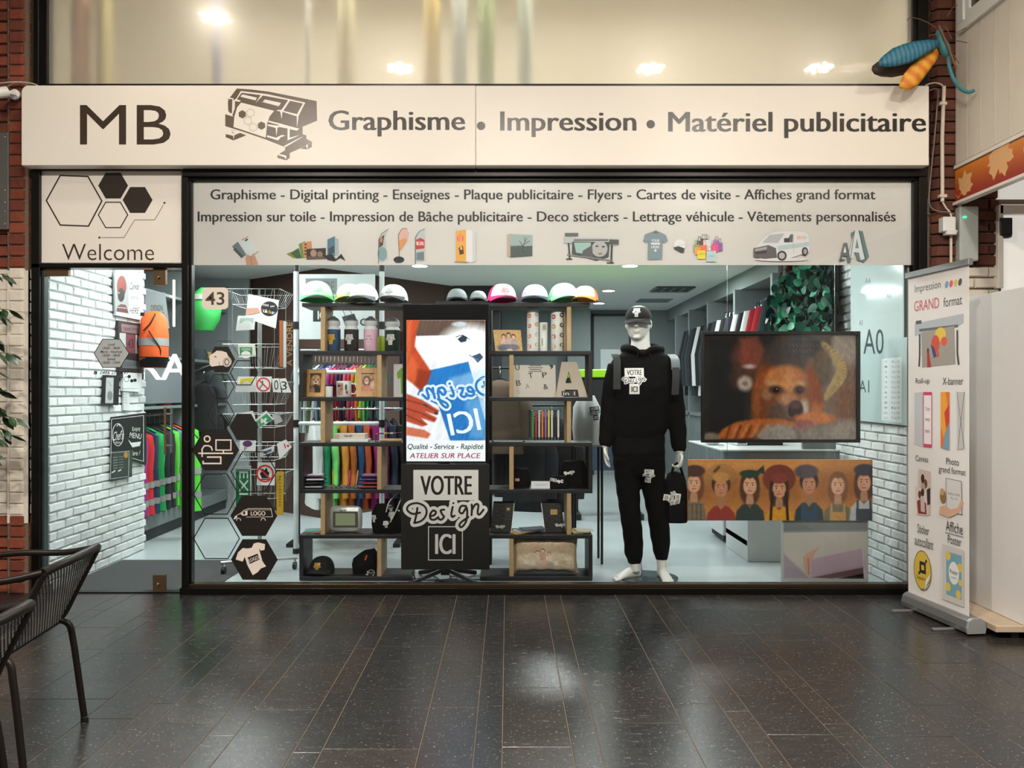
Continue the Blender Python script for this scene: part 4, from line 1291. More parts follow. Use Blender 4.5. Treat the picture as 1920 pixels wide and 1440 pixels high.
for u in (560, 752):
 MB().tube([(X(u, 1.85), 1.85, 0.02), (X(u, 1.85), 1.85, 1.72)], .014, 10).build('post', M_BLKPL, r2, smooth=True)
 MB().box(X(u, 1.85) - .03, X(u, 1.85) + .03, 1.55, 2.15, 0, .03).build('foot', M_BLKPL, r2)
lc = [(588, (215, 220, 220), 'white'), (600, (30, 130, 90), 'teal green'), (616, (120, 215, 120), 'spring green'), (634, (205, 140, 50), 'mustard'), (648, (190, 105, 40), 'rust orange'), (662, (40, 80, 130), 'blue'), (674, (200, 90, 45), 'orange'), (692, (150, 30, 110), 'violet'), (706, (120, 20, 80), 'burgundy'), (722, (34, 44, 66), 'navy'), (738, (24, 28, 34), 'black')]
for u, c, nm in lc:
 garment((X(u, 1.7), 1.7, 1.17), (.45, -1, 0), .5, .74, .07, cloth('low_' + nm.replace(' ', '_'), c), long=True, name='hanging_sweater', cat='sweater', group='sweaters on the lower rail', label=f'{nm} sweater on the lower rail behind the left shelves')
# poster on the rail
ps = thing('wall_poster', 'white poster with the stacked sample logo hung behind the left shelves', 'poster', (X(630, 1.24), 1.24, Z(636, 1.24)))
MB().pbox(561, 514, 703, 636, 1.255, 1.268).build('board', mat('poster_board', (206, 214, 215), .5), ps)
A = Art(FPl(1.255))
A.rect(573, 522, 632, 552, (120, 128, 130)); A.text('VOTRE', 580, 527, 627, 548, (90, 96, 98), bold=.02)
word(A, 645, 562, 90, light=None, dark=(40, 46, 48))
A.rect(587, 578, 622, 603, (34, 40, 42)); A.text('ICI', 596, 583, 613, 599, (215, 220, 220), bold=.03)
A.poly([(641, 594), (664, 588), (670, 602), (648, 612)], (50, 54, 56)); A.line([(642, 580), (648, 594)], 1, (40, 40, 42)); A.line([(655, 580), (662, 592)], 1, (40, 40, 42)); A.ell(683, 604, 8, 7, (60, 62, 64)); A.ell(683, 604, 5, 4.4, (190, 194, 194))
A.build('print', ps)
# ------------------------------------------------------------ display shelf units
yD, yB = .33, .61
M_SHELF = mat('black_shelf_board', (30, 31, 32), .45, var=.08)
VS = [568, 658, 745, 830, 918, 1003, 1089]
def sx(u): return X(u, yD)
def sz(v): return Z(v, yD)
def unit(side):
 L = side == 'left'
 u0, u1 = (561, 770) if L else (900, 1111)
 un = thing('display_shelves', f'black and oak zigzag display shelves {"left" if L else "right"} of the television', 'shelves', (sx((u0 + u1) / 2), (yD + yB) / 2, 0), 'display shelves')
 tk = .026
 for i, v in enumerate(VS):
  a, b = u0, u1
  if i == 6: z1 = .03
  else: z1 = sz(v)
  if i == 0: a, b = (566, 770) if L else (900, 1106)
  MB().box(sx(a), sx(b), yD, yB, z1 - tk, z1).build('shelf', M_SHELF, un, bevel=.002)
 zz = [sz(v) for v in VS[:-1]] + [.03]
 ow = .0305
 for i in range(6):
  zt, zb = zz[i] - tk, zz[i + 1]
  if L: u = 605 if i % 2 == 0 else 711
  else: u = 1067 if i % 2 == 0 else 959
  xx = sx(u)
  MB().box(xx - ow / 2, xx + ow / 2, yD + .004, yB - .004, zb, zt).build('divider', M_OAK, un, bevel=.0015)
  if i % 2 == 1 and not (L and i == 1 and False):
   if L: MB().box(sx(561), sx(561) + .028, yD, yB, zb, zt).build('side_panel', M_SHELF, un, bevel=.0015)
   else: MB().box(sx(1111) - .028, sx(1111), yD, yB, zb, zt).build('side_panel', M_SHELF, un, bevel=.0015)
 return un
unit('left'); unit('right')
SH = [sz(v) + .0015 for v in VS[:-1]] + [.0315]
# ------------------------------------------------------------ caps
def cap(u, v, yw, wpx, front, rear, brim, label, yaw=0, lg=None, name='baseball_cap', group='caps on the top shelf', z=None, pitch=0, parts=True, h=.66):
 """u: centre pixel, v: base pixel, wpx: crown width in pixels at depth yw"""
 R = wpx / 2 * (CAMD + yw) / F
 zb = Z(v, yw) if z is None else z
 c = Vector((X(u, yw), yw, zb))
 t = thing(name, label, 'cap', c, group)
 Rz = Matrix.Rotation(yaw, 3, 'Z'); Rp = Matrix.Rotation(pitch, 3, 'X')
 NS, NR = 28, 9
 def pt(a, f, k=1.0):
  # a azimuth (0 = front, -y), f 0..1 height
  e = f * pi / 2
  rr = R * cos(e) ** .8 * k
  ht = R * 2 * h * (sin(e)) * k
  lift = .012 + .012 * max(0, cos(a))
  p = Vector((sin(a) * rr, -cos(a) * rr * 1.12, ht * .98 + lift * (1 - f)))
  if cos(a) > .2: p.y -= .10 * R * sin(2 * e)          # upright front panels
  return c + Rz @ (Rp @ p)
 def patch(a0, a1, n, k=1.0, f0=0):
  b = MB(); vs = []
  for i in range(NR + 1):
   f = f0 + (.985 - f0) * i / NR
   for j in range(n + 1):
    vs.append(pt(a0 + (a1 - a0) * j / n, f, k))
  fs = [(i * (n + 1) + j, i * (n + 1) + j + 1, (i + 1) * (n + 1) + j + 1, (i + 1) * (n + 1) + j) for i in range(NR) for j in range(n)]
  return b.add(vs, fs)
 fw = 1.15
 mF = cloth('cap_' + '_'.join(map(str, front)), front); mR = cloth('cap_' + '_'.join(map(str, rear)), rear); mB = cloth('cap_' + '_'.join(map(str, brim)), brim)
 fp = patch(-fw, fw, 14)
 fo = fp.build('front_panel', mF, t, smooth=2)
 o = patch(fw, 2 * pi - fw, 22).build('rear_panel', mR, t, smooth=2)
 MB().ell(pt(0, 1.0), R * .08, R * .08, R * .05, 10, 6).build('button', mR, t, smooth=True)
 # brim
 vs = []; n = 16
 for s in range(2):
  for i in range(4):
   k = 1.0 + .62 * i / 3
   for j in range(n + 1):
    a = -1.2 + 2.4 * j / n
    side = sin(a)
    p = Vector((sin(a) * R * (1 + .04 * i), -cos(a) * R * 1.12 - (R * .62 * i / 3) * (cos(a * .95) ** .7 if cos(a * .95) > 0 else 0), .014 - .03 * R / .09 * side * side * (.3 + i / 3) * .8 + .006 - .004 * i - s * .004))
    vs.append(c + Rz @ (Rp @ p))
 N = n + 1
 fs = []
 for s in range(2):
  for i in range(3):
   for j in range(n):
    q = (s * 4 * N + i * N + j, s * 4 * N + i * N + j + 1, s * 4 * N + (i + 1) * N + j + 1, s * 4 * N + (i + 1) * N + j)
    fs.append(q)
 for j in range(n): fs.append((3 * N + j, 3 * N + j + 1, 4 * N + 3 * N + j + 1, 4 * N + 3 * N + j))
 br = MB().add(vs, fs)
 dz = min(v.z for v in br.v)
 if dz < zb and not pitch:
  for vv in br.v: vv.z += (zb - dz) * .9
 br.build('brim', mB, t, smooth=2)
 if lg:
  A = Art(Plane(c + Rz @ Vector((0, -R * 1.3, 0)), Rz @ Vector((1, 0, 0)), n=Rz @ Vector((0, -1, 0))), local=True, off=0)
  logo(A, 0, R * h * .98, R * .62, light=lg[0], dark=lg[1], patch=True, fine=False)
  A.build('printed_logo', fo, bvh=fp.bvh(), lift=.0015, direction=Rz @ Vector((0, 1, 0)))
 return t
W = (236, 238, 236)
yc = .45
gl = ((205, 208, 205), (150, 150, 150))
cap(594, 568, yc, 62, W, (120, 220, 140), (90, 210, 120), 'white and mint green cap, leftmost on the top shelf', .25, ((190, 225, 195), (225, 240, 228)))
cap(656, 568, yc + .06, 54, (234, 238, 225), (220, 235, 170), (205, 225, 110), 'white cap with a pale yellow brim tucked behind a plain white cap', .1, ((215, 225, 215), (235, 240, 230)))
cap(683, 568, yc - .06, 54, W, (228, 234, 234), (96, 104, 104), 'plain white cap next to the yellow-brimmed cap', -.15, ((215, 222, 222), (235, 240, 240)))
cap(739, 568, yc, 52, W, (190, 198, 200), (58, 64, 66), 'white cap with grey outline logo and dark brim above the television corner', -.2, ((195, 198, 196), (150, 152, 150)))
cap(941, 568, yc - .02, 54, W, (215, 45, 120), (215, 45, 120), 'white cap with hot pink back and brim', .25, ((235, 205, 210), (180, 120, 130)))
cap(1003, 568, yc - .02, 52, W, (178, 196, 205), (60, 76, 88), 'white cap with dark blue-grey brim beside the pink cap', -.1, ((215, 222, 225), (232, 238, 240)))
cap(1056, 568, yc, 56, (226, 246, 230), (170, 240, 180), (130, 230, 150), 'pale green cap with green brim beside the orange-brimmed cap', .2, ((205, 240, 212), (225, 245, 230)))
cap(1098, 568, yc - .05, 48, W, (240, 160, 90), (235, 140, 70), 'white cap with orange brim at the right end of the top shelf', -.35, ((225, 220, 218), (200, 190, 185)))
cap(857, 568, 1.0, 40, (150, 158, 158), (120, 128, 128), (40, 44, 46), 'grey cap on the dark stand behind the television top', .1, None, group='caps on the dark stand')
cap(897, 568, 1.0, 34, (175, 182, 182), (60, 66, 68), (34, 36, 38), 'pale grey cap on the dark stand next to the pink cap', 0, None, group='caps on the dark stand')
st = thing('cap_stand', 'dark stand carrying grey caps behind the television', 'stand', (X(880, 1.0), 1.0, 0))
MB().box(X(820, 1.0), X(925, 1.0), .85, 1.15, Z(568, 1.0) - .04, Z(568, 1.0) - .001).build('board', M_BLKPL, st, bevel=.003)
for u in (826, 919): MB().box(X(u, 1.0) - .015, X(u, 1.0) + .015, .86, 1.14, 0, Z(568, 1.0) - .04).build('leg', M_BLKPL, st)
# ------------------------------------------------------------ row 1 left: sport bottles
def bottle(u, wpx, body, label, lg, y=.45, h=66, top=(205, 208, 208), lid=(90, 94, 96)):
 r = wpx / 2 * (CAMD + y) / F
 H = h * (CAMD + y) / F
 c = Vector((X(u, y), y, SH[1]))
 t = thing('sport_bottle', label, 'bottle', c, 'sport bottles on the second shelf')
 body_mb = MB().lathe(c, [(r * .9, 0), (r, .006), (r, H * .62)], 24)
 bo = body_mb.build('body', mat('bottle_' + '_'.join(map(str, body)), body, .35), t, smooth=True)
 MB().lathe(c, [(r, H * .62), (r * 1.0, H * .64), (r * .8, H * .70), (r * .8, H * .72), (r * .94, H * .76), (r * .94, H * .86)], 24).build('neck', mat('bottle_neck', top, .4), t, smooth=True)
 MB().lathe(c, [(r * .9, H * .86), (r * .86, H * .90), (r * .5, H * .96), (r * .3, H * .97), (r * .3, H), (r * .18, H)], 20).build('lid', mat('bottle_lid', lid, .4), t, smooth=True)
 if lg:
  A = Art(FPl(y - r), off=0)
  logo(A, u - wpx * .08, 0, wpx * .62, light=lg[0], dark=lg[1], patch=True, fine=False)
  A2 = Art(Plane((c.x, y - r - .01, c.z), (1, 0, 0)), local=True, off=0)
  logo(A2, -r * .15, H * .34, r * 1.25, light=lg[0], dark=lg[1], patch=True, fine=False)
  A2.build('printed_logo', bo, bvh=body_mb.bvh(), lift=.0012)
bottle(625, 27, (62, 86, 110), 'slate blue sport bottle with a yellow printed logo', ((226, 178, 40), (60, 70, 80)))
bottle(659, 27, (54, 46, 46), 'dark brown sport bottle between the blue and the pink bottle', ((215, 215, 212), (120, 110, 110)))
bottle(695, 26, (218, 176, 192), 'pale pink sport bottle with a dark outlined logo', ((225, 190, 204), (60, 40, 50)))
bottle(736, 29, (40, 54, 46), 'dark green sport bottle with a pale logo beside the television', ((210, 208, 196), (70, 80, 72)), h=64)
o = single(MB().lathe(P(716, 640, .52), [(.058, 0), (.058, .004), (.05, .006)], 28, Matrix.Rotation(pi / 2, 3, 'X')), 'lime_disc', mat('lime_disc', (150, 180, 40), .4), 'lime green disc standing between the pink and the green bottle', 'disc', smooth=True)
o.location.z = SH[1] + .058 - .058
o = single(MB().box(X(742, .56), X(762, .56), .555, .575, SH[1], SH[1] + .15), 'red_board', mat('dark_red_board', (92, 24, 26), .5), 'dark red board behind the green bottle', 'board', bevel=.002)
# ------------------------------------------------------------ row 2 left: frames, mugs, card
def frame(u0, v0, u1, v1, lean, label, paint, yaw=0, y=.42, inner=.2, mfr=None, name='framed_photo', z=None, group='wooden photo frames'):
 w = (u1 - u0) * (CAMD + y) / F; h = (v1 - v0) * (CAMD + y) / F
 zb = SH[2] if z is None else z
 c = Vector((X((u0 + u1) / 2, y), y, zb))
 t = thing(name, label, 'frame', c, group)
 pl = Plane(c, (cos(yaw), sin(yaw), 0), tilt=-lean)
 fr_ = mfr or mat('light_wood_frame', (200, 158, 104), .5, var=.15, scale=30)
 bw = w * inner
 def bar(a0, a1, b0, b1, d0=0, d1=.016):
  pts = [pl.w(a0, b0, d0), pl.w(a1, b0, d0), pl.w(a1, b1, d0), pl.w(a0, b1, d0)]
  return MB().prism(pts, pl.n * (d1 - d0))
 for nm, a in (('frame_bar', (-w / 2, -w / 2 + bw, 0, h)), ('frame_bar', (w / 2 - bw, w / 2, 0, h)), ('frame_bar', (-w / 2 + bw, w / 2 - bw, 0, bw)), ('frame_bar', (-w / 2 + bw, w / 2 - bw, h - bw, h))):
  bar(*a).build(nm, fr_, t, bevel=.002)
 bar(-w / 2 + .002, w / 2 - .002, .002, h - .002, -.004, 0).build('back', M_OAK, t)
 cv = paint()
 cv.build('photo', t, [pl.w(-w / 2 + bw, h - bw, .004), pl.w(w / 2 - bw, h - bw, .004), pl.w(w / 2 - bw, bw, .004), pl.w(-w / 2 + bw, bw, .004)])
 return t
def paint_poodle():
 c = Canvas(28, 40, (86, 62, 46), 1.6)
 c.ell(14, 14, 11, 12, (196, 160, 124), 3); c.ell(5, 17, 4, 9, (170, 130, 96), 2); c.ell(23, 17, 4, 9, (170, 130, 96), 2)
 c.ell(14, 18, 7, 6, (225, 200, 170), 2); c.ell(14, 17, 2, 1.6, (30, 22, 20)); c.ell(10, 13, 1.4, 1.4, (30, 22, 20)); c.ell(18, 13, 1.4, 1.4, (30, 22, 20))
 c.ell(16, 33, 9, 9, (60, 46, 42), 3); c.ell(7, 36, 6, 8, (150, 120, 96), 2); c.ell(14, 24, 5, 2, (90, 60, 46), 1)
 return c.noise(1.4, 1.4, .22)
def paint_woman():
 c = Canvas(28, 42, (196, 160, 130), 1.6)
 c.ell(21, 12, 6, 9, (120, 84, 62), 3); c.ell(21, 9, 4, 5, (214, 168, 140), 2); c.ell(11, 18, 9, 13, (96, 62, 44), 3); c.ell(11, 18, 5.5, 8, (222, 176, 148), 2)
 c.ell(9, 17, 1, .7, (50, 34, 30)); c.ell(13, 17, 1, .7, (50, 34, 30)); c.ell(11, 22, 2.4, 1.1, (235, 225, 220)); c.ell(12, 38, 13, 10, (206, 130, 110), 3); c.ell(24, 26, 5, 9, (226, 190, 160), 3)
 return c.noise(2, 3, .1)
frame(571, 690, 611, 742, .12, 'light wooden frame with a photo of a curly dog', paint_poodle, yaw=-.25)
frame(668, 687, 712, 742, .12, 'light wooden frame with a photo of two smiling women', paint_woman, yaw=.2, inner=.24)
def mug(u, wpx, hpx, label, handle=True, art=None, y=.41, shelf=2):
 r = wpx / 2 * (CAMD + y) / F; H = hpx * (CAMD + y) / F
 c = Vector((X(u, y), y, SH[shelf]))
 t = thing('mug', label, 'mug', c, 'mugs on the third shelf')
 b = MB().lathe(c, [(r * .92, 0), (r, .004), (r, H), (r * .92, H), (r * .9, .01)], 24)
 bo = b.build('body', mat('mug_ceramic', (228, 228, 224), .2, var=.02), t, smooth=True)
 if handle:
  MB().tube([c + Vector((r * .95 + .002, 0, H * .82)), c + Vector((r * 1.5, 0, H * .82)), c + Vector((r * 1.75, 0, H * .5)), c + Vector((r * 1.5, 0, H * .2)), c + Vector((r * .95 + .002, 0, H * .2))], .006, 8).build('handle', MATS['mug_ceramic'], t, smooth=True)
 if art:
  A = Art(Plane((c.x, y - r - .01, c.z), (1, 0, 0)), local=True, off=0)
  art(A, r, H); A.build('print', bo, bvh=b.bvh(), lift=.001)
def mug_art(A, r, H):
 A.rect(-r * .75, H * .9, r * .1, H * .12, (190, 150, 130)); A.ell(-r * .5, H * .7, r * .2, H * .2, (60, 40, 36)); A.ell(-r * .15, H * .6, r * .22, H * .22, (86, 50, 44)); A.ell(-r * .4, H * .3, r * .32, H * .18, (120, 40, 40)); A.ell(r * .45, H * .6, r * .14, H * .2, (60, 90, 60)); A.ell(r * .55, H * .3, r * .14, H * .1, (150, 60, 70))
mug(617, 14, 20, 'plain white cup between the dog frame and the printed mug', handle=False)
mug(645, 28, 30, 'white mug with a printed portrait and flowers', art=mug_art)
o = thing('sample_card', 'white card showing a lime green t-shirt beside the television', 'card', P(750, 744, .45))
MB().box(X(738, .45), X(764, .45), .45, .462, SH[2], SH[2] + .235).build('card', M_WHITEPL, o)
A = Art(FPl(.45)); A.poly([(744, 699), (752, 690), (760, 690), (764, 694), (764, 738), (752, 738), (751, 708), (746, 711)], (128, 176, 60)); A.rect(757, 703, 763, 712, (150, 160, 160)); A.rect(758, 722, 763, 728, (40, 44, 40)); A.build('print', o)
# ------------------------------------------------------------ row 3 left: boxes, rule, pens
t = thing('folding_rule_box', 'stack of white boxes printed with the word Design', 'box', (sx(652), .44, SH[3]))
MB().box(sx(624), sx(682), .38, .5, SH[3] + .02, SH[3] + .057).build('box', mat('cream_card', (214, 206, 190), .6), t, bevel=.002)
MB().box(sx(618), sx(688), .37, .51, SH[3], SH[3] + .0195).build('box', M_WHITEPL, t, bevel=.002)
for k in range(3): MB().box(sx(624) - .0015, sx(634), .3795, .381, SH[3] + .024 + k * .011, SH[3] + .030 + k * .011).build('leaf', M_OAK, t)
A = Art(FPl(.3795)); word(A, 653, 818, 17, light=None, dark=(40, 38, 36)); A.build('lettering', t)
t = thing('pen_case', 'clear case of coloured pens next to the white boxes', 'pen case', (sx(726), .44, SH[3]))
MB().box(sx(700), sx(750), .40, .48, SH[3], SH[3] + .055).build('case', M_ACRYL, t)
for k, c in enumerate(((190, 40, 40), (40, 60, 150), (220, 180, 40), (40, 140, 80), (230, 230, 225), (160, 60, 140), (30, 30, 32))):
 x = sx(704) + k * .022
 MB().tube([(x, .43, SH[3] + .058), (x + .035, .45, SH[3] + .058)], .005, 8).build('pen', mat(f'pen_{k}', c, .3), t, smooth=True)
single(MB().tube([(sx(712), .38, SH[3] + .013), (sx(752), .37, SH[3] + .013)], .0125, 12), 'wooden_stick', M_OAK, 'light wooden stick lying in front of the pen case', 'stick', smooth=True)
# ------------------------------------------------------------ row 4 left: pens
def pen_stack(u0, u1, label, rnd):
 t = thing('pen_tray', label, 'pen tray', (sx((u0 + u1) / 2), .45, SH[4]), 'stacked trays of pens')
 for k in range(4):
  z = SH[4] + .004 + k * .026
  MB().box(sx(u0), sx(u1), .37, .53, z - .003, z).build('tray', M_ACRYL, t)
  for j in range(4):
   c = rnd.choice([(30, 30, 32), (225, 225, 225), (170, 50, 60), (60, 80, 150), (190, 190, 195), (200, 120, 60), (120, 60, 120)])
   y = .385 + j * .04
   a, b = sx(u0 + rnd.uniform(1, 6)), sx(u1 - rnd.uniform(0, 8))
   MB().tube([(a, y, z + .006), (a + (b - a) * .94, y + .004, z + .006), (b, y + .004, z + .006)], [.0055, .0055, .001], 8).build('pen', mat('pen_' + '_'.join(map(str, c)), c, .3), t, smooth=True)
rr_ = random.Random(5)
pen_stack(566, 604, 'acrylic trays of pens at the left end of the fifth shelf', rr_)
pen_stack(671, 709, 'acrylic trays of pens beside the oak divider on the fifth shelf', rr_)
for u, c, nm in ((620, (214, 190, 40), 'yellow'), (631, (40, 90, 60), 'dark green'), (649, (220, 80, 150), 'pink'), (663, (226, 170, 110), 'pale orange')):
 t = thing('display_pen', f'{nm} pen standing upright in a clear holder', 'pen', (sx(u), .42, SH[4]), 'upright display pens')
 MB().lathe((sx(u), .42, SH[4]), [(.02, 0), (.02, .006), (.008, .008), (.008, .03)], 14).build('holder', M_ACRYL, t, smooth=True)
 lean = (630 - u) * .0004
 MB().tube([(sx(u), .42, SH[4] + .008), (sx(u) - lean, .42, SH[4] + .11), (sx(u) - lean * 1.1, .42, SH[4] + .128)], [.0048, .0052, .0022], 8).build('barrel', mat('pen_' + nm.replace(' ', '_'), c, .25), t, smooth=True)
# ------------------------------------------------------------ row 5 left: clock, drawstring bag, leaflets
t = thing('weather_clock', 'silver rounded clock with a pale green display', 'clock', (sx(643), .43, SH[5]))
c = Vector((sx(643), .43, SH[5] + .095))
MB().loft([(c + Vector((0, .02, 0)), Vector((.112, 0, 0)), Vector((0, 0, .09)), 5), (c, Vector((.118, 0, 0)), Vector((0, 0, .095)), 5), (c + Vector((0, -.012, 0)), Vector((.108, 0, 0)), Vector((0, 0, .086)), 5)], 40).build('case', mat('silver_plastic', (176, 178, 174), .35, .3), t, smooth=True)
MB().box(c.x - .088, c.x + .088, c.y - .016, c.y - .008, c.z - .058, c.z + .055).build('bezel', mat('grey_bezel', (84, 82, 76), .4), t, bevel=.006, seg=3)
MB().box(c.x - .070, c.x + .070, c.y - .018, c.y - .012, c.z - .044, c.z + .042).build('display', mat('lcd', (152, 166, 134), .2), t)
A = Art(FPl(c.y - .0165)); word(A, 643, 957, 15, light=None, dark=(50, 50, 48)); A.build('lettering', t)
t = thing('drawstring_bag', 'black drawstring bag with white cords and printed tags', 'bag', (sx(722), .43, SH[5]))
c = Vector((sx(722), .44, SH[5]))
bag = MB().loft([(c, Vector((.10, 0, 0)), Vector((0, .05, 0)), 3), (c + Vector((0, 0, .06)), Vector((.112, 0, 0)), Vector((0, .07, 0)), 3), (c + Vector((-.01, 0, .14)), Vector((.10, 0, 0)), Vector((0, .05, 0)), 2.5), (c + Vector((-.03, 0, .20)), Vector((.05, 0, 0)), Vector((0, .03, 0)))], 24)
for v in bag.v: v += Vector((.004 * sin(v.z * 90), .006 * sin(v.x * 70), 0))
bag.build('sack', M_BLKCL, t, smooth=True)
MB().tube(catmull([c + Vector((.0, -.06, .15)), c + Vector((.02, -.05, .22)), c + Vector((.08, -.03, .28)), c + Vector((.10, -.02, .25)), c + Vector((.07, -.06, .16)), c + Vector((.03, -.075, .08))], 6), .004, 8).build('cord', mat('white_cord', (206, 200, 190), .8), t, smooth=True)
for k, (du, dv) in enumerate(((-24, -28), (0, -18), (10, -34), (8, -48))):
 A = Art(Plane((0, .33, 0), (1, 0, 0)), off=0); logo(A, 722 + du, 1003 + dv, 12, patch=True, fine=False, rot=-.1); A.build('printed_tag', t, bvh=bag.bvh(), lift=.003)
t = thing('leaflet_stack', 'few teal and orange leaflets at the left end of the sixth shelf', 'leaflets', (sx(582), .46, SH[5]))
for k, (c, dx, a) in enumerate((((200, 196, 190), 0, .1), ((226, 120, 60), .01, -.15), ((60, 120, 116), -.012, .3))):
 MB().obox((sx(582) + dx, .45, SH[5] + .003 + k * .004), (.10, .14, .0035), Matrix.Rotation(a, 3, 'Z')).build('leaflet', mat(f'leaflet_{k}', c, .5), t)
# ------------------------------------------------------------ bottom row left: black cap, pouch
cap(604, 1089, .46, 46, (20, 20, 21), (20, 20, 21), (24, 24, 25), 'black cap with a gold logo on the bottom left shelf', -.15, ((206, 158, 50), (60, 46, 20)), group='items on the bottom shelves', z=SH[6])
t = thing('folded_beanie', 'folded black beanie with an orange tag and white badge', 'beanie', (sx(678), .45, SH[6]))
c = Vector((sx(678), .46, SH[6]))
pb = MB().loft([(c, Vector((.082, 0, 0)), Vector((0, .06, 0)), 3), (c + Vector((0, 0, .06)), Vector((.09, 0, 0)), Vector((0, .07, 0)), 3), (c + Vector((.004, 0, .12)), Vector((.085, 0, .02)), Vector((0, .06, 0)), 2.6), (c + Vector((.012, 0, .155)), Vector((.055, 0, .02)), Vector((0, .03, 0)))], 22)
for v in pb.v: v += Vector((0, .006 * sin(v.z * 60 + v.x * 25), .005 * sin(v.x * 60)))
pb.build('knit', M_BLKCL, t, smooth=True)
MB().tube([c + Vector((.015, -.068, .10)), c + Vector((.025, -.062, .135))], .007, 8).build('tag', mat('orange_tag', (190, 80, 40), .6), t, smooth=True)
A = Art(Plane((0, .34, 0), (1, 0, 0)), off=0)
A.ring([(693 + 6 * cos(k * .5), 1078 + 6 * sin(k * .5)) for k in range(12)], 1, (206, 206, 204)); A.ell(685, 1083, 4, 3.4, (206, 206, 204)); A.ell(687, 1076, 2, 2, (206, 206, 204)); A.text('VOTRE', 689, 1076, 697, 1080, (206, 206, 204)); A.build('printed_badge', t, bvh=pb.bvh(), lift=.003)
# ------------------------------------------------------------ right unit
def paint_family():
 c = Canvas(56, 42, (212, 168, 104), 1.4)
 for x, h, s in ((20, 13, (226, 180, 170)), (30, 10, (206, 176, 160)), (40, 13, (180, 160, 160))):
  c.ell(x, h + 16, 7, 12, s, 2); c.ell(x, h, 4.6, 5.4, (70, 44, 36), 1.5); c.ell(x, h + 1.5, 3.4, 4, (232, 190, 160), 1)
 c.ell(22, 34, 16, 6, (96, 100, 120), 3); c.ell(38, 34, 12, 6, (110, 108, 124), 3); c.ell(14, 37, 8, 3, (80, 90, 120), 2); c.ell(30, 39, 6, 2.4, (220, 180, 150), 1)
 return c.noise(3, 3, .08)
y = .44
t = thing('photo_canvas', 'yellow photo canvas of three people leaning on the right shelves', 'canvas', (X(952, y), y, SH[1]))
pl = Plane((X(953, y), y, SH[1]), (1, .1, 0), tilt=-.1)
w_, h_ = .205, .155
MB().prism([pl.w(-w_ / 2 + .012, 0), pl.w(w_ / 2, .0), pl.w(w_ / 2 - .012, h_), pl.w(-w_ / 2 - .004, h_)], pl.n * -.02).build('stretcher', M_OAK, t)
paint_family().build('print', t, [pl.w(-w_ / 2 - .004, h_, .001), pl.w(w_ / 2 - .012, h_, .001), pl.w(w_ / 2, 0, .001), pl.w(-w_ / 2 + .012, 0, .001)])
def tin(u, wpx, hpx, label, cols, plain=False):
 y = .44
 r = wpx / 2 * (CAMD + y) / F; H = hpx * (CAMD + y) / F
 c = Vector((X(u, y), y, SH[1]))
 t = thing('paper_tube', label, 'tube', c, 'printed tubes on the right shelves')
 b = MB().lathe(c, [(r * .97, 0), (r, .002), (r, H - .003), (r * .97, H)], 24)
 bo = b.build('tube', mat('tube_card', (228, 228, 222), .5, var=.02), t, smooth=True)
 A = Art(Plane((c.x, y - r - .01, c.z), (1, 0, 0)), local=True, off=0)
 if plain:
  A.rect(-r * .35, H * .95, r * .7, H * .72, (190, 182, 170)); A.text('0', -r * .1, H * .9, r * .45, H * .78, (120, 112, 104)); A.rect(-r * .5, H * .45, -r * .2, H * .2, (150, 150, 148))
 else:
  k = 0
  for row in range(4):
   for col_ in (-.62, .62):
    cc = cols[k % len(cols)]; k += 1
    A.ell(col_ * r, H * (.12 + .25 * row + (.04 if col_ > 0 else 0)), r * .3, r * .36, cc, n=12); A.ell(col_ * r, H * (.12 + .25 * row + (.04 if col_ > 0 else 0)), r * .14, r * .18, (228, 228, 222), n=10)
 A.build('print', bo, bvh=b.bvh(), lift=.001)
tin(999, 22, 76, 'tall white tube with coloured flower discs, left of the short tube', [(200, 60, 60), (170, 160, 70), (226, 90, 50), (180, 186, 186)])
tin(1019, 15, 54, 'short pale tube with a printed label between the tall tubes', None, True)
tin(1045, 24, 74, 'tall white tube with black and red numbers discs, right of the short tube', [(200, 150, 60), (40, 38, 36), (200, 50, 50), (46, 44, 40)])
# letters plate and big A
y = .42
t = thing('letter_plate', 'brushed metal plate with small black sample letters', 'plate', (X(1002, y), y, SH[2]))
pl = Plane((X(1002, y), y, SH[2]), (1, 0, 0), tilt=-.06)
wq = 81 * (CAMD + y) / F; hq = 60 * (CAMD + y) / F
MB().prism([pl.w(-wq / 2, 0), pl.w(wq / 2, 0), pl.w(wq / 2 - .004, hq), pl.w(-wq / 2 + .004, hq)], pl.n * -.006).build('plate', mat('pale_metal_plate', (214, 206, 196), .35, .3), t)
for s, u, v, hh, cc in (('U', 970, 689, 10, (90, 84, 78)), ('T', 995, 704, 10, (40, 38, 36)), ('P', 1021, 703, 10, (40, 38, 36)), ('B', 972, 718, 10, (70, 66, 62)), ('A', 989, 724, 9, (150, 144, 138)), ('&', 1023, 725, 10, (60, 56, 52)), (',', 1034, 688, 8, (50, 46, 42)), ('U', 973, 705, 7, (205, 200, 194)), ('S', 972, 735, 7, (190, 184, 178))):
 A = Art(pl); A.text(s, u - hh * .42, v - hh / 2, u + hh * .42, v + hh / 2, cc, bold=.02, rot=-.15)
 m_ = MB(); m_.v = [v_ for v_ in A.v]; m_.f = list(A.f); n0 = len(m_.v)
 A.build('letter', t)
A = Art(pl)
for k, wd in enumerate((22, 28, 22, 26)): A.rect(1004 - wd / 2, 685 + k * 3.6, 1004 + wd / 2, 686.2 + k * 3.6, (70, 66, 60))
A.build('fine_print', t)
t = thing('display_letter', 'large beige three-dimensional letter A on the right shelves', 'letter', (X(1072, .42), .42, SH[2]))
vs_, fs_ = text_mesh('A', .02)
def lt(u, v, y): return P(u, v, y)
yA = .38
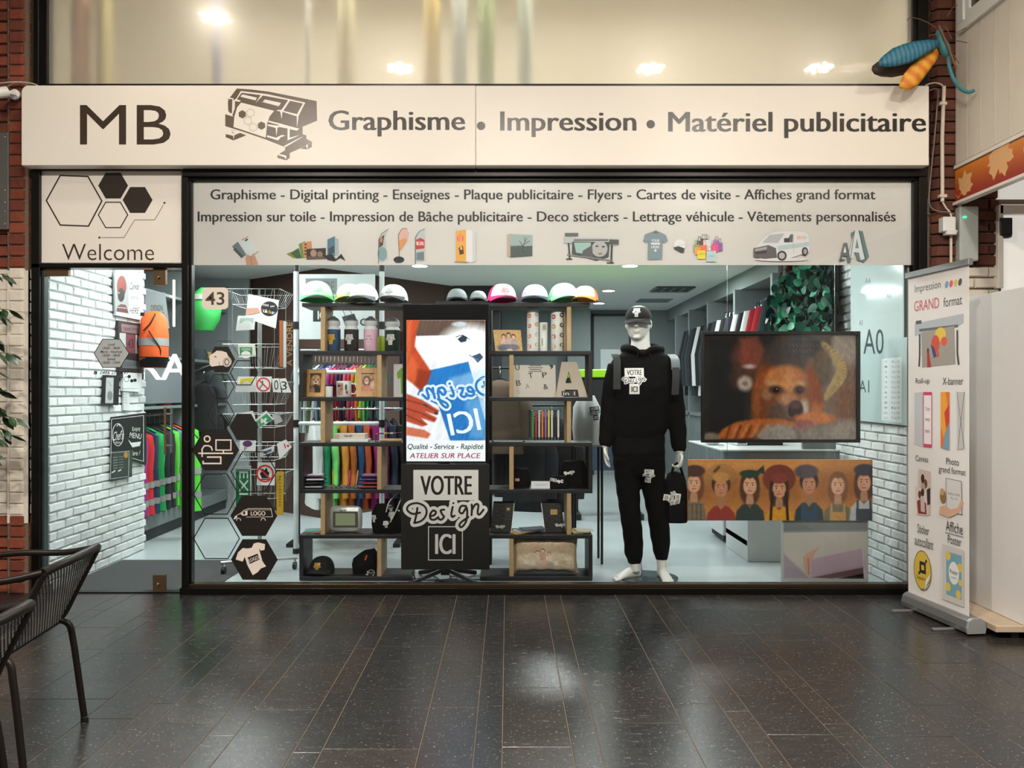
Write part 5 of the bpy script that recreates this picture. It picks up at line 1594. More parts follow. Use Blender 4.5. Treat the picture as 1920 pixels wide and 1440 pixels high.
outer = [(1042, 743), (1053, 677), (1081, 677), (1102, 743), (1086, 743), (1083, 729), (1059, 729), (1056, 743)]
zoff = SH[2] - Z(743, yA)
m_ = MB()
F_ = [lt(u, v, yA) + Vector((0, 0, zoff)) for u, v in outer]
inn = [(1060, 717), (1066, 694), (1072, 717)]
G_ = [lt(u, v, yA) + Vector((0, 0, zoff)) for u, v in inn]
bm = bmesh.new()
ov = [bm.verts.new(p) for p in F_]; iv_ = [bm.verts.new(p) for p in G_]
E = [bm.edges.new((ov[i], ov[(i + 1) % len(ov)])) for i in range(len(ov))] + [bm.edges.new((iv_[i], iv_[(i + 1) % 3])) for i in range(3)]
bmesh.ops.triangle_fill(bm, use_beauty=True, edges=E)
r_ = bmesh.ops.extrude_face_region(bm, geom=bm.faces[:])
bmesh.ops.translate(bm, vec=(0, .07, 0), verts=[g_ for g_ in r_['geom'] if isinstance(g_, bmesh.types.BMVert)])
bm.verts.index_update()
m_.v = [v.co.copy() for v in bm.verts]; m_.f = [tuple(v.index for v in f.verts) for f in bm.faces]
bm.free()
m_.build('letter_body', mat('beige_letter', (188, 172, 156), .5), t)
A = Art(FPl(yA)); A.rect(1053, 733, 1080, 742, (60, 56, 52)); A.text('in 1', 1056, 734, 1078, 741, (214, 210, 204), bold=.02); A.build('print', t)
# lanyards
t = thing('lanyard_stand', 'clear stand with coloured lanyards hanging in a row', 'lanyard stand', (X(1020, .44), .44, SH[3]))
ta, tb = P(990, 770, .44), P(1052, 770, .44)
MB().box(ta.x, tb.x, .43, .435, SH[3], ta.z + .02).build('back_plate', M_ACRYL, t)
MB().tube([ta, tb], .004, 8).build('bar', M_CHROME, t, smooth=True)
for k, c in enumerate(((30, 30, 32), (40, 150, 80), (190, 40, 50), (200, 200, 205), (225, 120, 50), (150, 110, 180), (226, 200, 60), (215, 215, 218), (40, 40, 42), (226, 222, 214))):
 x = ta.x + .012 + k * .0225
 MB().box(x - .0065, x + .0065, .418, .426, SH[3] + .03, ta.z + .004).build('lanyard', mat(f'lanyard_{k}', c, .7), t, bevel=.002)
 MB().tube([(x, .422, SH[3] + .03), (x, .422, SH[3] + .006)], .003, 6).build('clip', M_CHROME, t, smooth=True)
t = thing('badge_box', 'flat clear acrylic box at the left of the lanyard stand', 'box', (X(945, .44), .44, SH[3]))
MB().box(X(922, .44), X(984, .44), .38, .5, SH[3], SH[3] + .028).build('box', M_ACRYL, t)
MB().box(X(926, .44), X(980, .44), .39, .49, SH[3] + .002, SH[3] + .006).build('tray', M_WHITEPL, t)
# row 4 right
t = thing('small_sign', 'small white lit desk sign on the fifth right shelf', 'sign', (X(1013, .38), .38, SH[4]))
MB().box(X(996, .38), X(1031, .38), .375, .381, SH[4], SH[4] + .052).build('plate', mat('white_sign_plate', (230, 232, 234), .3), t)
A = Art(FPl(.375)); A.text('DESIGN', 1003, 907, 1024, 911, (190, 196, 205), bold=.02); A.build('print', t)
def pouch(u, wpx, hpx, y, label, art, name='black_pouch', cat='bag', ry=.06, shelf=4):
 k = (CAMD + y) / F
 c = Vector((X(u, y), y, SH[shelf])); w = wpx * k / 2; h = hpx * k
 t = thing(name, label, cat, c, 'black bags on the right shelves')
 b = MB().loft([(c, Vector((w * .94, 0, 0)), Vector((0, ry * .9, 0)), 4), (c + Vector((0, 0, h * .35)), Vector((w, 0, 0)), Vector((0, ry, 0)), 3.4), (c + Vector((0, 0, h * .75)), Vector((w * .93, 0, 0)), Vector((0, ry * .75, 0)), 3), (c + Vector((0, 0, h)), Vector((w * .7, 0, 0)), Vector((0, ry * .35, 0)), 3)], 28)
 for v in b.v: v += Vector((0, .005 * sin(v.x * 55 + v.z * 30), .006 * sin(v.x * 40)))
 bo = b.build('body', M_BLKCL, t, smooth=True)
 MB().tube([c + Vector((-w * .66, -ry * .1, h * 1.0)), c + Vector((w * .66, -ry * .1, h * 1.0))], .004, 6).build('zip', M_BLKPL, t, smooth=True)
 A = Art(Plane((0, y - ry - .03, 0), (1, 0, 0)), off=0); art(A); A.build('print', bo, bvh=b.bvh(), lift=.004)
pouch(1076, 52, 48, .50, 'large black wash bag with the word Design', lambda A: word(A, 1068, 888, 21, rot=-.15))
pouch(1047, 36, 22, .42, 'small black pouch with white letters in front of the wash bag', lambda A: A.text('VOTRE Design ICI', 1031, 899, 1056, 907, (220, 220, 218), bold=.03, rot=.12))
pouch(978, 34, 34, .50, 'black glossy pouch with a gold clasp near the oak divider', lambda A: A.rect(966, 898, 974, 903, (170, 140, 90)))
# row 5 right: notebooks, cards
def notebook(u0, v0, u1, v1, lean, roll, label, gold, lg, y=.42):
 k = (CAMD + y) / F
 c = Vector((X((u0 + u1) / 2, y), y, SH[5]))
 t = thing('notebook', label, 'notebook', c, 'black notebooks on the right shelves')
 pl = Plane(c, (1, 0, 0), tilt=-lean)
 w, h = (u1 - u0) * k / 2, (v1 - v0) * k
 off = roll
 q = [(-w - off, 0), (w - off, 0), (w + off, h), (-w + off, h)]
 MB().prism([pl.w(a, b) for a, b in q], pl.n * -.014).build('cover', mat('black_leatherette', (22, 20, 19), .45, var=.15, scale=60, bump=.2), t, bevel=.002)
 MB().prism([pl.w(a * .98 + (.006 if roll >= 0 else -.006), b * .985 + .003, -.003) for a, b in q], pl.n * -.008).build('pages', M_WHITEPL, t)
 A = Art(pl)
 A.rect(*gold, (172, 142, 84)); word(A, *lg); A.build('print', t)
notebook(922, 944, 961, 1002, .14, .012, 'black notebook with a small gold emblem beside the logo board', (950, 952, 956, 957), (938, 988, 18))
notebook(1019, 945, 1056, 1002, .14, -.014, 'black notebook with a gold square leaning beside the oak divider', (1032, 955, 1045, 965), (1050, 985, 19))
t = thing('card_fan', 'fan of grey, rose and yellow cards between the two notebooks', 'cards', (X(990, .42), .42, SH[5]))
for k, (c, dx, a) in enumerate((((214, 180, 90), -.05, .5), ((206, 160, 140), -.035, .42), ((196, 196, 194), -.02, .34), ((120, 126, 134), .0, .28), ((84, 90, 98), .02, .2))):
 MB().obox((X(993, .42) + dx, .43, SH[5] + .004 + k * .006), (.17, .12, .004), Matrix.Rotation(a, 3, 'Z') @ Matrix.Rotation(-.03, 3, 'Y')).build('card', mat(f'fan_card_{k}', c, .5), t)
t = thing('leaflet_pile', 'white and gold leaflets at the right end of the sixth shelf', 'leaflets', (X(1092, .44), .44, SH[5]))
for k, (c, dx, a) in enumerate((((190, 178, 140), -.01, .2), ((206, 190, 120), 0, -.1), ((220, 220, 216), .025, .15))):
 MB().obox((X(1088, .44) + dx, .44, SH[5] + .004 + k * .006), (.12, .13, .005), Matrix.Rotation(a, 3, 'Z')).build('leaflet', mat(f'pile_leaflet_{k}', c, .5), t)
# bottom right: photo pillow
t = thing('photo_pillow', 'cushion printed with a family sitting on a sofa', 'cushion', (X(1022, .44), .44, SH[6]))
y = .42
k = (CAMD + y) / F
wq, hq = 125 * k / 2, 72 * k / 2
c = Vector((X(1022, y), y, SH[6] + hq + .004))
N = 30; Mh = 20
def pil(i, j, s):
 a = -1 + 2 * i / N; b = -1 + 2 * j / Mh
 e = (1 - a ** 4) * (1 - b ** 4)
 x = wq * a * (1 - .05 * (1 - abs(a)) * 0 - .06 * (1 - b * b) * abs(a))
 z = hq * b * (1 - .12 * (1 - a * a) * abs(b)) + .004 * sin(a * 14)
 return c + Vector((x, s * .055 * max(e, 0) ** .6 - .001 * s, z))
mb = MB()
for s in (-1, 1):
 vs_ = [pil(i, j, s) for j in range(Mh + 1) for i in range(N + 1)]
 mb.add(vs_, [(j * (N + 1) + i, j * (N + 1) + i + 1, (j + 1) * (N + 1) + i + 1, (j + 1) * (N + 1) + i) for j in range(Mh) for i in range(N)])
mb.build('cover', mat('satin_pillow', (176, 158, 136), .5, var=.1, scale=20), t, smooth=2)
cv = Canvas(110, 62, (206, 186, 160), 1.3)
cv.poly([(0, 0), (110, 0), (110, 30), (0, 30)], (188, 164, 136), 10); cv.ell(55, 40, 50, 14, (226, 210, 188), 3); cv.ell(55, 34, 44, 10, (214, 196, 170), 3)
for x, yy, s, h in ((40, 24, (222, 200, 180), (110, 74, 50)), (50, 20, (200, 160, 140), (90, 60, 44)), (62, 27, (226, 206, 190), (130, 92, 66))):
 cv.ell(x, yy + 14, 6.5, 12, s, 2); cv.ell(x, yy, 3.6, 4.4, h, 1); cv.ell(x, yy + 1, 2.8, 3.4, (236, 196, 168), 1)
cv.ell(50, 48, 14, 7, (210, 180, 160), 3); cv.ell(64, 50, 8, 5, (190, 170, 160), 2); cv.ell(88, 46, 10, 5, (200, 180, 150), 2); cv.noise(4, 4, .06)
o = cv.build('print', t, [Vector((c.x - wq * .86, y - .2, c.z + hq * .72)), Vector((c.x + wq * .86, y - .2, c.z + hq * .72)), Vector((c.x + wq * .86, y - .2, c.z - hq * .74)), Vector((c.x - wq * .86, y - .2, c.z - hq * .74))])
bv = mb.bvh(); o_ = org(t)
for v in o.data.vertices:
 p = v.co + o_
 h_ = bv.ray_cast(p, Vector((0, 1, 0)))
 if h_[0]: v.co = h_[0] + Vector((0, -.0025, 0)) - o_
# ------------------------------------------------------------ television on its stand with logo board
yT = .22
tv = thing('television', 'upright television showing hands peeling a blue sticker', 'television', (X(836, yT), yT, Z(868, yT)))
MB().pbox(755, 570, 917, 868, yT, yT + .06).build('housing', mat('television_bezel', (16, 16, 17), .2, var=.05), tv, bevel=.004)
cv = Canvas(148, 265, (230, 236, 242), 1.0)
cv.poly([(0, 0), (148, 0), (148, 30), (0, 60)], (92, 74, 66), 2)
for k in range(16): cv.line([(20 + k * 8, 0), (14 + k * 8, 34)], .8, (70, 56, 50), 1, .6)
cv.poly([(18, 30), (148, 27), (148, 230), (0, 230), (0, 100)], (226, 232, 240), 1.5)
cv.ell(118, 60, 60, 50, (236, 240, 246), 20)
cv.poly([(40, 95), (116, 78), (148, 190), (148, 225), (84, 232), (60, 160), (20, 140)], (40, 116, 190), 1.5)
cv.poly([(80, 110), (148, 90), (148, 120), (92, 130)], (176, 210, 236), 8, .5); cv.poly([(110, 150), (148, 140), (148, 225), (120, 220)], (120, 176, 220), 12, .6)
cv.poly([(0, 0), (24, 0), (17, 30), (16, 50), (30, 72), (46, 96), (40, 118), (26, 132), (10, 118), (0, 110)], (176, 72, 44), 4)
cv.poly([(0, 0), (10, 0), (8, 60), (24, 90), (20, 120), (0, 110)], (206, 98, 60), 8, .7); cv.poly([(22, 92), (46, 96), (40, 118), (26, 132), (16, 120)], (120, 44, 30), 6, .6)
cv.poly([(0, 138), (30, 150), (46, 160), (62, 170), (56, 178), (36, 172), (58, 184), (52, 192), (28, 184), (40, 196), (30, 200), (0, 190)], (176, 78, 56), 3)
for q_ in ([(0, 150), (30, 158), (58, 172)], [(0, 166), (26, 174), (54, 188)], [(0, 178), (36, 196)]): cv.line(q_, 2, (110, 40, 34), 3, .8)
cv.poly([(0, 200), (34, 206), (46, 214), (40, 222), (0, 216)], (200, 110, 84), 3); cv.ell(36, 160, 4, 2, (60, 60, 80), 1.5, .5); cv.ell(56, 175, 4, 2.4, (50, 50, 60), 1.5, .3)
cv.ell(100, 8, 14, 5, (180, 190, 200), 3); cv.noise(3, 20, .06, .4)
cv.poly([(0, 226), (148, 226), (148, 265), (0, 265)], (232, 240, 246), .6)
MS = print_mat('screen', .12, emit=.4)
so_ = cv.build('screen', tv, [P(762, 600, yT - .001), P(910, 600, yT - .001), P(910, 865, yT - .001), P(762, 865, yT - .001)], MS)
A = Art(FPl(yT - .002))
A.text('Qualité - Service - Rapidité', 764, 832, 906, 845, (50, 52, 56), bold=.01, shear=.2)
A.text('ATELIER SUR PLACE', 769, 849.5, 900, 859, (150, 34, 74), bold=.022, shear=.2)
k_ = .95
def T_(p):
 dx, dy = -(p[0] - 835) * k_, (p[1] - 965) * k_
 c_, q_ = cos(-.18), sin(-.18)
 return (min(861 + dx * c_ - dy * q_, 909), 737 + dx * q_ + dy * c_)
A.T = T_
script(A, (206, 224, 238), 14); script(A, (46, 118, 190), 5)
A.T = None
A.text('ICI', 842, 770, 898, 812, (226, 236, 244), bold=.03, flip=True, rot=-.2)
A.poly([(868, 628), (876, 632), (874, 640), (864, 642), (858, 636)], (46, 60, 74)); A.line([(855, 632), (866, 628), (880, 636)], 1.2, (40, 50, 60)); A.poly([(885, 668), (900, 662), (906, 670), (896, 680)], (60, 84, 112)); A.line([(880, 666), (898, 676)], 1.4, (110, 130, 150))
A.build('screen_graphics', so_, MS)
bd = thing('logo_board', 'black board with the stacked logo VOTRE Design ICI under the television', 'sign', (X(835, .2), .2, Z(1068, .2)))
bo = MB().pbox(752, 870, 918, 1068, .20, .212).build('board', mat('black_board', (24, 21, 18), .5, var=.05), bd, bevel=.0015)
A = Art(FPl(.2)); logo(A, 835, 965, 160); A.build('printed_logo', bo)
sd = thing('television_stand', 'black stand with spread legs carrying the television and logo board', 'stand', (X(835, .3), .3, 0))
MB().box(X(835, .3) - .03, X(835, .3) + .03, .285, .32, .05, Z(600, .3)).build('post', M_BLKPL, sd)
for s in (-1, 1):
 MB().tube([(X(835, .3), .3, .09), (X(835, .3) + s * .25, .14, .016)], .016, 8).build('leg', M_BLKPL, sd, smooth=True)
 MB().tube([(X(835, .3), .3, .09), (X(835, .3) + s * .2, .52, .016)], .016, 8).build('leg', M_BLKPL, sd, smooth=True)
MB().box(X(835, .3) - .2, X(835, .3) + .2, .283, .3, Z(760, .3), Z(740, .3)).build('bracket', M_BLKPL, sd)
random.seed(3)
for k in range(3):
 x0 = X(772 + k * 30, .3)
 pts = [(x0 + random.uniform(-.02, .1) * i * .6, .34 + random.uniform(-.06, .12), .006 + (.05 if i == 0 else 0)) for i in range(7)]
 single(MB().tube(catmull([Vector(p) for p in pts], 5), .004, 6), 'power_cable', M_BLKPL, 'black power cables lying on the floor under the logo board', 'cable', 'cables under the logo board', smooth=True)
# ------------------------------------------------------------ mannequin
yM = .40
kM = (CAMD + yM) / F
mq = thing('mannequin', 'white mannequin in a black hoodie, joggers and cap, barefoot', 'mannequin', (X(1205, yM), yM, 0))
def mp(u, v, dy=0): return P(u, v, yM) + Vector((0, dy, 0))
def limb(b, pts, seg=16):
 """pts: (u, v, dy, rx px, ry px) with cross sections square to the limb"""
 C = [mp(p[0], p[1], p[2]) for p in pts]
 R = []
 for i, p in enumerate(pts):
  d = (C[min(i + 1, len(C) - 1)] - C[max(i - 1, 0)]).normalized()
  ax = Vector((1, 0, 0)) - d * d.x
  ax.normalize()
  ay = d.cross(ax)
  R.append((C[i], ax * (p[3] * kM), ay * (p[4] * kM)))
 b.loft(R, seg)
M_MANQ = mat('mannequin_gloss_white', (226, 224, 218), .35, var=.02)
# one continuous body: head, neck, torso, arms with hands, legs with feet
B = MB()
hc = mp(1197, 606, 0)
yaw = Matrix.Rotation(-.28, 3, 'Z')
hw, hd, hh = 23 * kM, 28 * kM, 33 * kM
rings = []
for zf, wf, df, sh in ((-1.0, .28, .30, -.22), (-.93, .50, .52, -.20), (-.8, .66, .70, -.14), (-.6, .80, .84, -.06), (-.35, .90, .92, -.02), (0, .98, .98, 0), (.35, 1.0, 1.0, .02), (.65, .9, .92, .03), (.88, .62, .64, .04), (.98, .3, .3, .04), (1.0, .08, .08, .04)):
 rings.append((hc + yaw @ Vector((0, sh * hd, zf * hh)), yaw @ Vector((hw * wf, 0, 0)), yaw @ Vector((0, hd * df, 0))))
B.loft(rings, 28)
def face(x, y, z): return hc + yaw @ Vector((x * hw, y * hd, z * hh))
B.loft([(face(0, -.95, .12), yaw @ Vector((.07 * hw, 0, 0)), yaw @ Vector((0, .06 * hd, 0))), (face(0, -1.06, -.08), yaw @ Vector((.11 * hw, 0, 0)), yaw @ Vector((0, .12 * hd, 0))), (face(0, -1.14, -.24), yaw @ Vector((.2 * hw, 0, 0)), yaw @ Vector((0, .16 * hd, 0))), (face(0, -.98, -.32), yaw @ Vector((.14 * hw, 0, 0)), yaw @ Vector((0, .1 * hd, 0)))], 12)
B.ell(face(0, -.93, -.46), .26 * hw, .10 * hd, .045 * hh, 14, 8, yaw); B.ell(face(0, -.91, -.56), .22 * hw, .11 * hd, .055 * hh, 14, 8, yaw)
B.ell(face(0, -.80, -.84), .3 * hw, .2 * hd, .12 * hh, 14, 8, yaw)
for s in (-1, 1):
 B.ell(face(s * 1.0, .08, -.08), .10 * hw, .2 * hd, .24 * hh, 12, 8, yaw)
limb(B, [(1200, 612, .01, 18, 20), (1201, 640, .01, 17.5, 19), (1202, 662, .01, 20, 20), (1204, 680, .01, 34, 24)])
limb(B, [(1204, 678, .0, 50, 26), (1203, 715, 0, 50, 30), (1200, 780, 0, 38, 27), (1198, 830, 0, 44, 30), (1198, 860, 0, 44, 31), (1199, 880, 0, 36, 26)])
limb(B, [(1155, 688, 0, 16, 17), (1144, 745, .01, 13, 14), (1138, 790, .0, 11, 12), (1134, 838, -.02, 8, 9)])
limb(B, [(1254, 688, 0, 16, 17), (1266, 745, .01, 13, 14), (1271, 795, .0, 11, 12), (1272, 848, -.03, 8, 9)])
limb(B, [(1176, 850, 0, 22, 25), (1177, 900, 0, 19, 22), (1181, 950, -.01, 15, 17), (1186, 1000, .01, 13, 16), (1190, 1050, .01, 9, 11), (1191, 1072, .0, 9, 12)])
limb(B, [(1220, 850, 0, 22, 25), (1225, 900, 0, 19, 22), (1232, 950, -.02, 15, 17), (1238, 1000, 0, 13, 16), (1240, 1050, 0, 9, 11), (1241, 1070, -.005, 9, 12)])
# feet
def foot(hx, hy, ang, lft):
 M = Matrix.Rotation(ang, 3, 'Z')
 o = Vector((hx, hy, 0))
 def q(x, y, z): return o + M @ Vector((x, y, z))
 B.loft([(q(0, .05, .03), M @ Vector((.026, 0, 0)), Vector((0, 0, .028))), (q(0, .02, .045), M @ Vector((.032, 0, 0)), Vector((0, 0, .044))), (q(0, -.05, .040), M @ Vector((.034, 0, 0)), Vector((0, 0, .038))), (q(0, -.11, .026), M @ Vector((.040, 0, 0)), Vector((0, 0, .024))), (q(0, -.15, .017), M @ Vector((.042, 0, 0)), Vector((0, 0, .015)))], 16)
 s = 1 if lft else -1
 for i in range(5):
  x = s * (.033 - i * .0165)
  L = (.048, .046, .040, .034, .026)[i]
  r = (.0115, .0085, .008, .0075, .0072)[i]
  B.tube([q(x * .95, -.14, .013), q(x, -.14 - L * .5, .014), q(x, -.14 - L, .010)], [r, r, r * .8], 10)
foot(X(1189, yM), yM + .02, -1.05, True)
foot(X(1241, yM), yM + .0, .1, False)
# hands
def hand(wx, pal_dir, side, curl, th):
 """wx wrist, pal_dir direction to the knuckles, side: horizontal axis across the palm, curl: axis fingers bend towards"""
 w_ = Vector(wx); d = Vector(pal_dir).normalized(); s = Vector(side).normalized(); c = Vector(curl).normalized()
 B.loft([(w_, s * .022, c * .016), (w_ + d * .03, s * .033, c * .016), (w_ + d * .07, s * .040, c * .015), (w_ + d * .092, s * .038, c * .012)], 14)
 for i, L in enumerate((.068, .078, .073, .058)):
  b0 = w_ + d * .085 + s * (.030 - i * .020)
  a1, a2 = th
  p1 = b0 + (d * cos(a1 * .4) + c * sin(a1 * .4)) * L * .42
  p2 = p1 + (d * cos(a1) + c * sin(a1)) * L * .33
  p3 = p2 + (d * cos(a2) + c * sin(a2)) * L * .27
  B.tube([b0, p1, p2, p3], [.0095, .009, .0082, .0066], 10)
 t0 = w_ + d * .03 + s * .03
 B.tube([t0, t0 + d * .03 + s * .018 + c * .012, t0 + d * .055 + s * .016 + c * .024, t0 + d * .075 + s * .008 + c * .03], [.012, .011, .009, .007], 10)
hand(mp(1134, 834, -.02), (.06, -.05, -1), (-.35, -.94, 0), (.94, -.35, 0), (.35, .75))
hand(mp(1272, 844, -.03), (-.02, -.05, -1), (.4, -.92, 0), (-.92, -.4, 0), (1.35, 2.5))
body = remeshed(B, .0062, 2)
body.build('body', M_MANQ, mq, smooth=2)
# hoodie
H = MB()
limb(H, [(1203, 661, .01, 34, 22), (1203, 671, 0, 54, 28), (1204, 688, -.005, 62, 34), (1204, 725, -.01, 60, 40), (1201, 775, -.005, 54, 37), (1198, 804, 0, 52, 36), (1198, 812, 0, 49, 34), (1198, 820, 0, 47, 33)], 28)
limb(H, [(1160, 686, 0, 21, 23), (1150, 725, .005, 20, 23), (1144, 770, .005, 18, 20), (1139, 808, 0, 16, 17), (1136, 828, -.015, 14, 14), (1134, 837, -.02, 10, 11)])
limb(H, [(1250, 686, 0, 21, 23), (1260, 725, .005, 20, 23), (1267, 770, .005, 18, 20), (1271, 812, -.005, 16, 17), (1272, 838, -.02, 14, 14), (1272, 847, -.028, 10, 11)])
# hood lying around the neck
hp = catmull([mp(1199, 666, -.115), mp(1184, 656, -.10), mp(1172, 654, .0), mp(1182, 652, .10), mp(1206, 650, .13), mp(1232, 652, .10), mp(1238, 656, .0), mp(1219, 656, -.095), mp(1200, 666, -.112)], 6)
H.tube([Vector(p) for p in hp], [.014 + .026 * sin(pi * i / (len(hp) - 1)) for i in range(len(hp))], 14)
H.ell(mp(1207, 680, .15), .13, .06, .08, 18, 10)
hood = remeshed(H, .0085, 5)
for v in hood.v:
 w_ = max(0, min(1, (Z(670, yM) - v.z) / .2))
 v += Vector((0, 1, 0)) * (.0016 * sin(v.z * 45 + 4 * sin(v.x * 9)) * w_) + Vector((.0016 * sin(v.z * 42 + v.y * 20) * w_, 0, 0))
hoodie = hood.build('hoodie', mat('black_fleece', (10, 10, 11), .9, var=.25, scale=90, bump=.25, spec=.15), mq, smooth=2)
for s, u in ((-1, 1187), (1, 1215)):
 MB().tube(catmull([mp(u + 4 * s * -1, 663, -.135), mp(u, 674, -.155), mp(u + s, 686, -.165)], 5), .0035, 8).build('drawstring', M_BLKCL, hoodie, smooth=True)
A = Art(Plane((0, yM - .3, 0), (1, 0, 0)), off=0)
# photo pixels on the chest are read at the chest's own depth
def chest(u, v): return P(u, v, yM - .16)
def art_at(yd):
 return Art(Plane((0, yd, 0), (1, 0, 0)), off=0)
A = art_at(yM - .16)
logo(A, 1190, 714, 46, light=(232, 230, 226), patch=True, sx=1.0)
o = A.build('printed_logo', hoodie, bvh=hood.bvh(), lift=.0035)
# kangaroo pocket seam and hem
# joggers
J = MB()
limb(J, [(1198, 808, 0, 48, 32), (1197, 845, 0, 50, 36), (1198, 872, 0, 47, 34), (1198, 890, 0, 36, 30)], 24)
limb(J, [(1175, 860, 0, 26, 31), (1177, 910, 0, 22.5, 28), (1181, 960, -.01, 19.5, 24), (1187, 1005, .0, 18.5, 21), (1189, 1038, .01, 17.5, 19), (1190, 1049, .01, 14, 14), (1190, 1057, .01, 12, 13)])
limb(J, [(1221, 860, 0, 26, 31), (1225, 910, 0, 22.5, 28), (1232, 960, -.015, 19.5, 24), (1238, 1005, -.005, 18.5, 21), (1240, 1032, 0, 15.5, 17), (1240, 1042, 0, 12.5, 13), (1240, 1049, 0, 11, 12)])
jog = remeshed(J, .0085, 4)
for v in jog.v:
 v += Vector((0, .002 * sin(v.z * 38 + 5 * sin(v.x * 11)), 0)) + Vector((.0016 * sin(v.z * 60 + v.y * 30), 0, 0))
jg = jog.build('joggers', MATS['black_fleece'], mq, smooth=2)
A = art_at(yM - .13)
logo(A, 1217, 893, 24, light=(226, 224, 220), patch=True, fine=False, rot=.06)
A.build('printed_logo', jg, bvh=jog.bvh(), lift=.008)
# base plate
MB().lathe((X(1216, yM), yM + .02, .001), [(.21, 0), (.21, .008), (.2, .010)], 40).build('base_plate', mat('smoked_glass_base', (64, 76, 80), .1), mq, smooth=True)
MB().tube([(X(1206, yM), yM + .06, .01), (X(1203, yM), yM + .06, .16)], .006, 8).build('calf_rod', M_CHROME, mq, smooth=True)
c_ = cap(1197, 600, yM, 50, (20, 20, 21), (22, 22, 23), (28, 28, 29), 'black cap with a white logo worn by the mannequin', -.28, ((226, 226, 222), (60, 60, 60)), group=None, z=Z(602, yM), h=.56, pitch=.16)
# backpack straps on the shoulders
def wrap_strap(path, w, m, nm, par, bv):
 b = MB(); P_ = [Vector(p) for p in catmull(path, 6)]
 vs = []
 for i, p in enumerate(P_):
  for s in (-1, 1):
   q = p + Vector((s * w / 2, 0, 0))
   h = bv.ray_cast(Vector((q.x, q.y - .5, q.z)), Vector((0, 1, 0)))
   hy = h[0].y if h[0] and h[0].z else q.y
   vs.append(Vector((q.x, min(q.y, hy) - .006, q.z))); vs.append(Vector((q.x, min(q.y, hy) + .006, q.z)))
 fs = []
 for i in range(len(P_) - 1):
  a = i * 4; c = a + 4
  fs += [(a, a + 2, c + 2, c), (a + 1, c + 1, c + 3, a + 3), (a, c, c + 1, a + 1), (a + 2, a + 3, c + 3, c + 2)]
 return b.add(vs, fs).build(nm, m, par, smooth=True)
bpk = thing('worn_backpack', 'black backpack with grey padded straps worn by the mannequin', 'backpack', (X(1206, yM), yM + .2, Z(800, yM)))
hb = hood.bvh()
wrap_strap([mp(1152, 664, .0), mp(1153, 675, -.1), mp(1152, 695, -.14), mp(1151, 730, -.16)], .05, mat('black_webbing', (24, 25, 26), .7, var=.15, scale=120), 'strap', bpk, hb)
wrap_strap([mp(1259, 664, .02), mp(1260, 675, -.1), mp(1260, 694, -.13)], .06, mat('grey_strap_pad', (92, 100, 100), .6), 'strap_pad', bpk, hb)
wrap_strap([mp(1260, 690, -.13), mp(1259, 712, -.15), mp(1257, 740, -.16)], .05, MATS['black_webbing'], 'strap', bpk, hb)
MB().loft([(mp(1206, 850, .22), Vector((.14, 0, 0)), Vector((0, .06, 0)), 4), (mp(1206, 770, .25), Vector((.15, 0, 0)), Vector((0, .09, 0)), 4), (mp(1206, 700, .24), Vector((.13, 0, 0)), Vector((0, .07, 0)), 3), (mp(1206, 675, .23), Vector((.08, 0, 0)), Vector((0, .04, 0)))], 26).build('pack', M_BLKCL, bpk, smooth=True)
# carried bag
yG = yM - .02
bg = thing('carried_bag', 'small black backpack carried in the mannequin\'s hand', 'backpack', (X(1268, yG), yG, Z(982, yG)))
def gp(u, v, dy=0): return P(u, v, yG) + Vector((0, dy, 0))
kG = kM
G = MB().loft([(gp(1267, 979), Vector((20 * kG, 0, 0)), Vector((0, .05, 0)), 3.5), (gp(1267, 968), Vector((24 * kG, 0, 0)), Vector((0, .065, 0)), 3.5), (gp(1267, 935), Vector((23.5 * kG, 0, 0)), Vector((0, .07, 0)), 3.2), (gp(1266, 905), Vector((20 * kG, 0, 0)), Vector((0, .055, 0)), 2.8), (gp(1265, 888), Vector((13 * kG, 0, 0)), Vector((0, .035, 0))), (gp(1265, 884), Vector((5 * kG, 0, 0)), Vector((0, .012, 0)))], 26)
for v in G.v: v += Vector((0, .004 * sin(v.z * 50 + v.x * 40), 0))
G.build('body', M_BLKCL, bg, smooth=True)
MB().tube(catmull([gp(1258, 892, -.01), gp(1262, 876, -.015), gp(1269, 868, -.02), gp(1275, 876, -.015), gp(1280, 890, 0), gp(1286, 905, .02)], 6), .009, 8).build('handle', M_BLKCL, bg, smooth=True)
MB().loft([(gp(1266, 975, -.07), Vector((15 * kG, 0, 0)), Vector((0, .018, 0)), 3), (gp(1266, 945, -.075), Vector((16 * kG, 0, 0)), Vector((0, .02, 0)), 3), (gp(1266, 938, -.07), Vector((14 * kG, 0, 0)), Vector((0, .012, 0)), 3)], 20).build('front_pocket', M_BLKCL, bg, smooth=True)
A = art_at(yG - .2)
A = Art(Plane((0, yG - .09, 0), (1, 0, 0)), off=0)
logo(A, 1260, 935, 30, patch=True, fine=False, rot=1.75)
A.build('printed_logo', bg, bvh=G.bvh(), lift=.02)
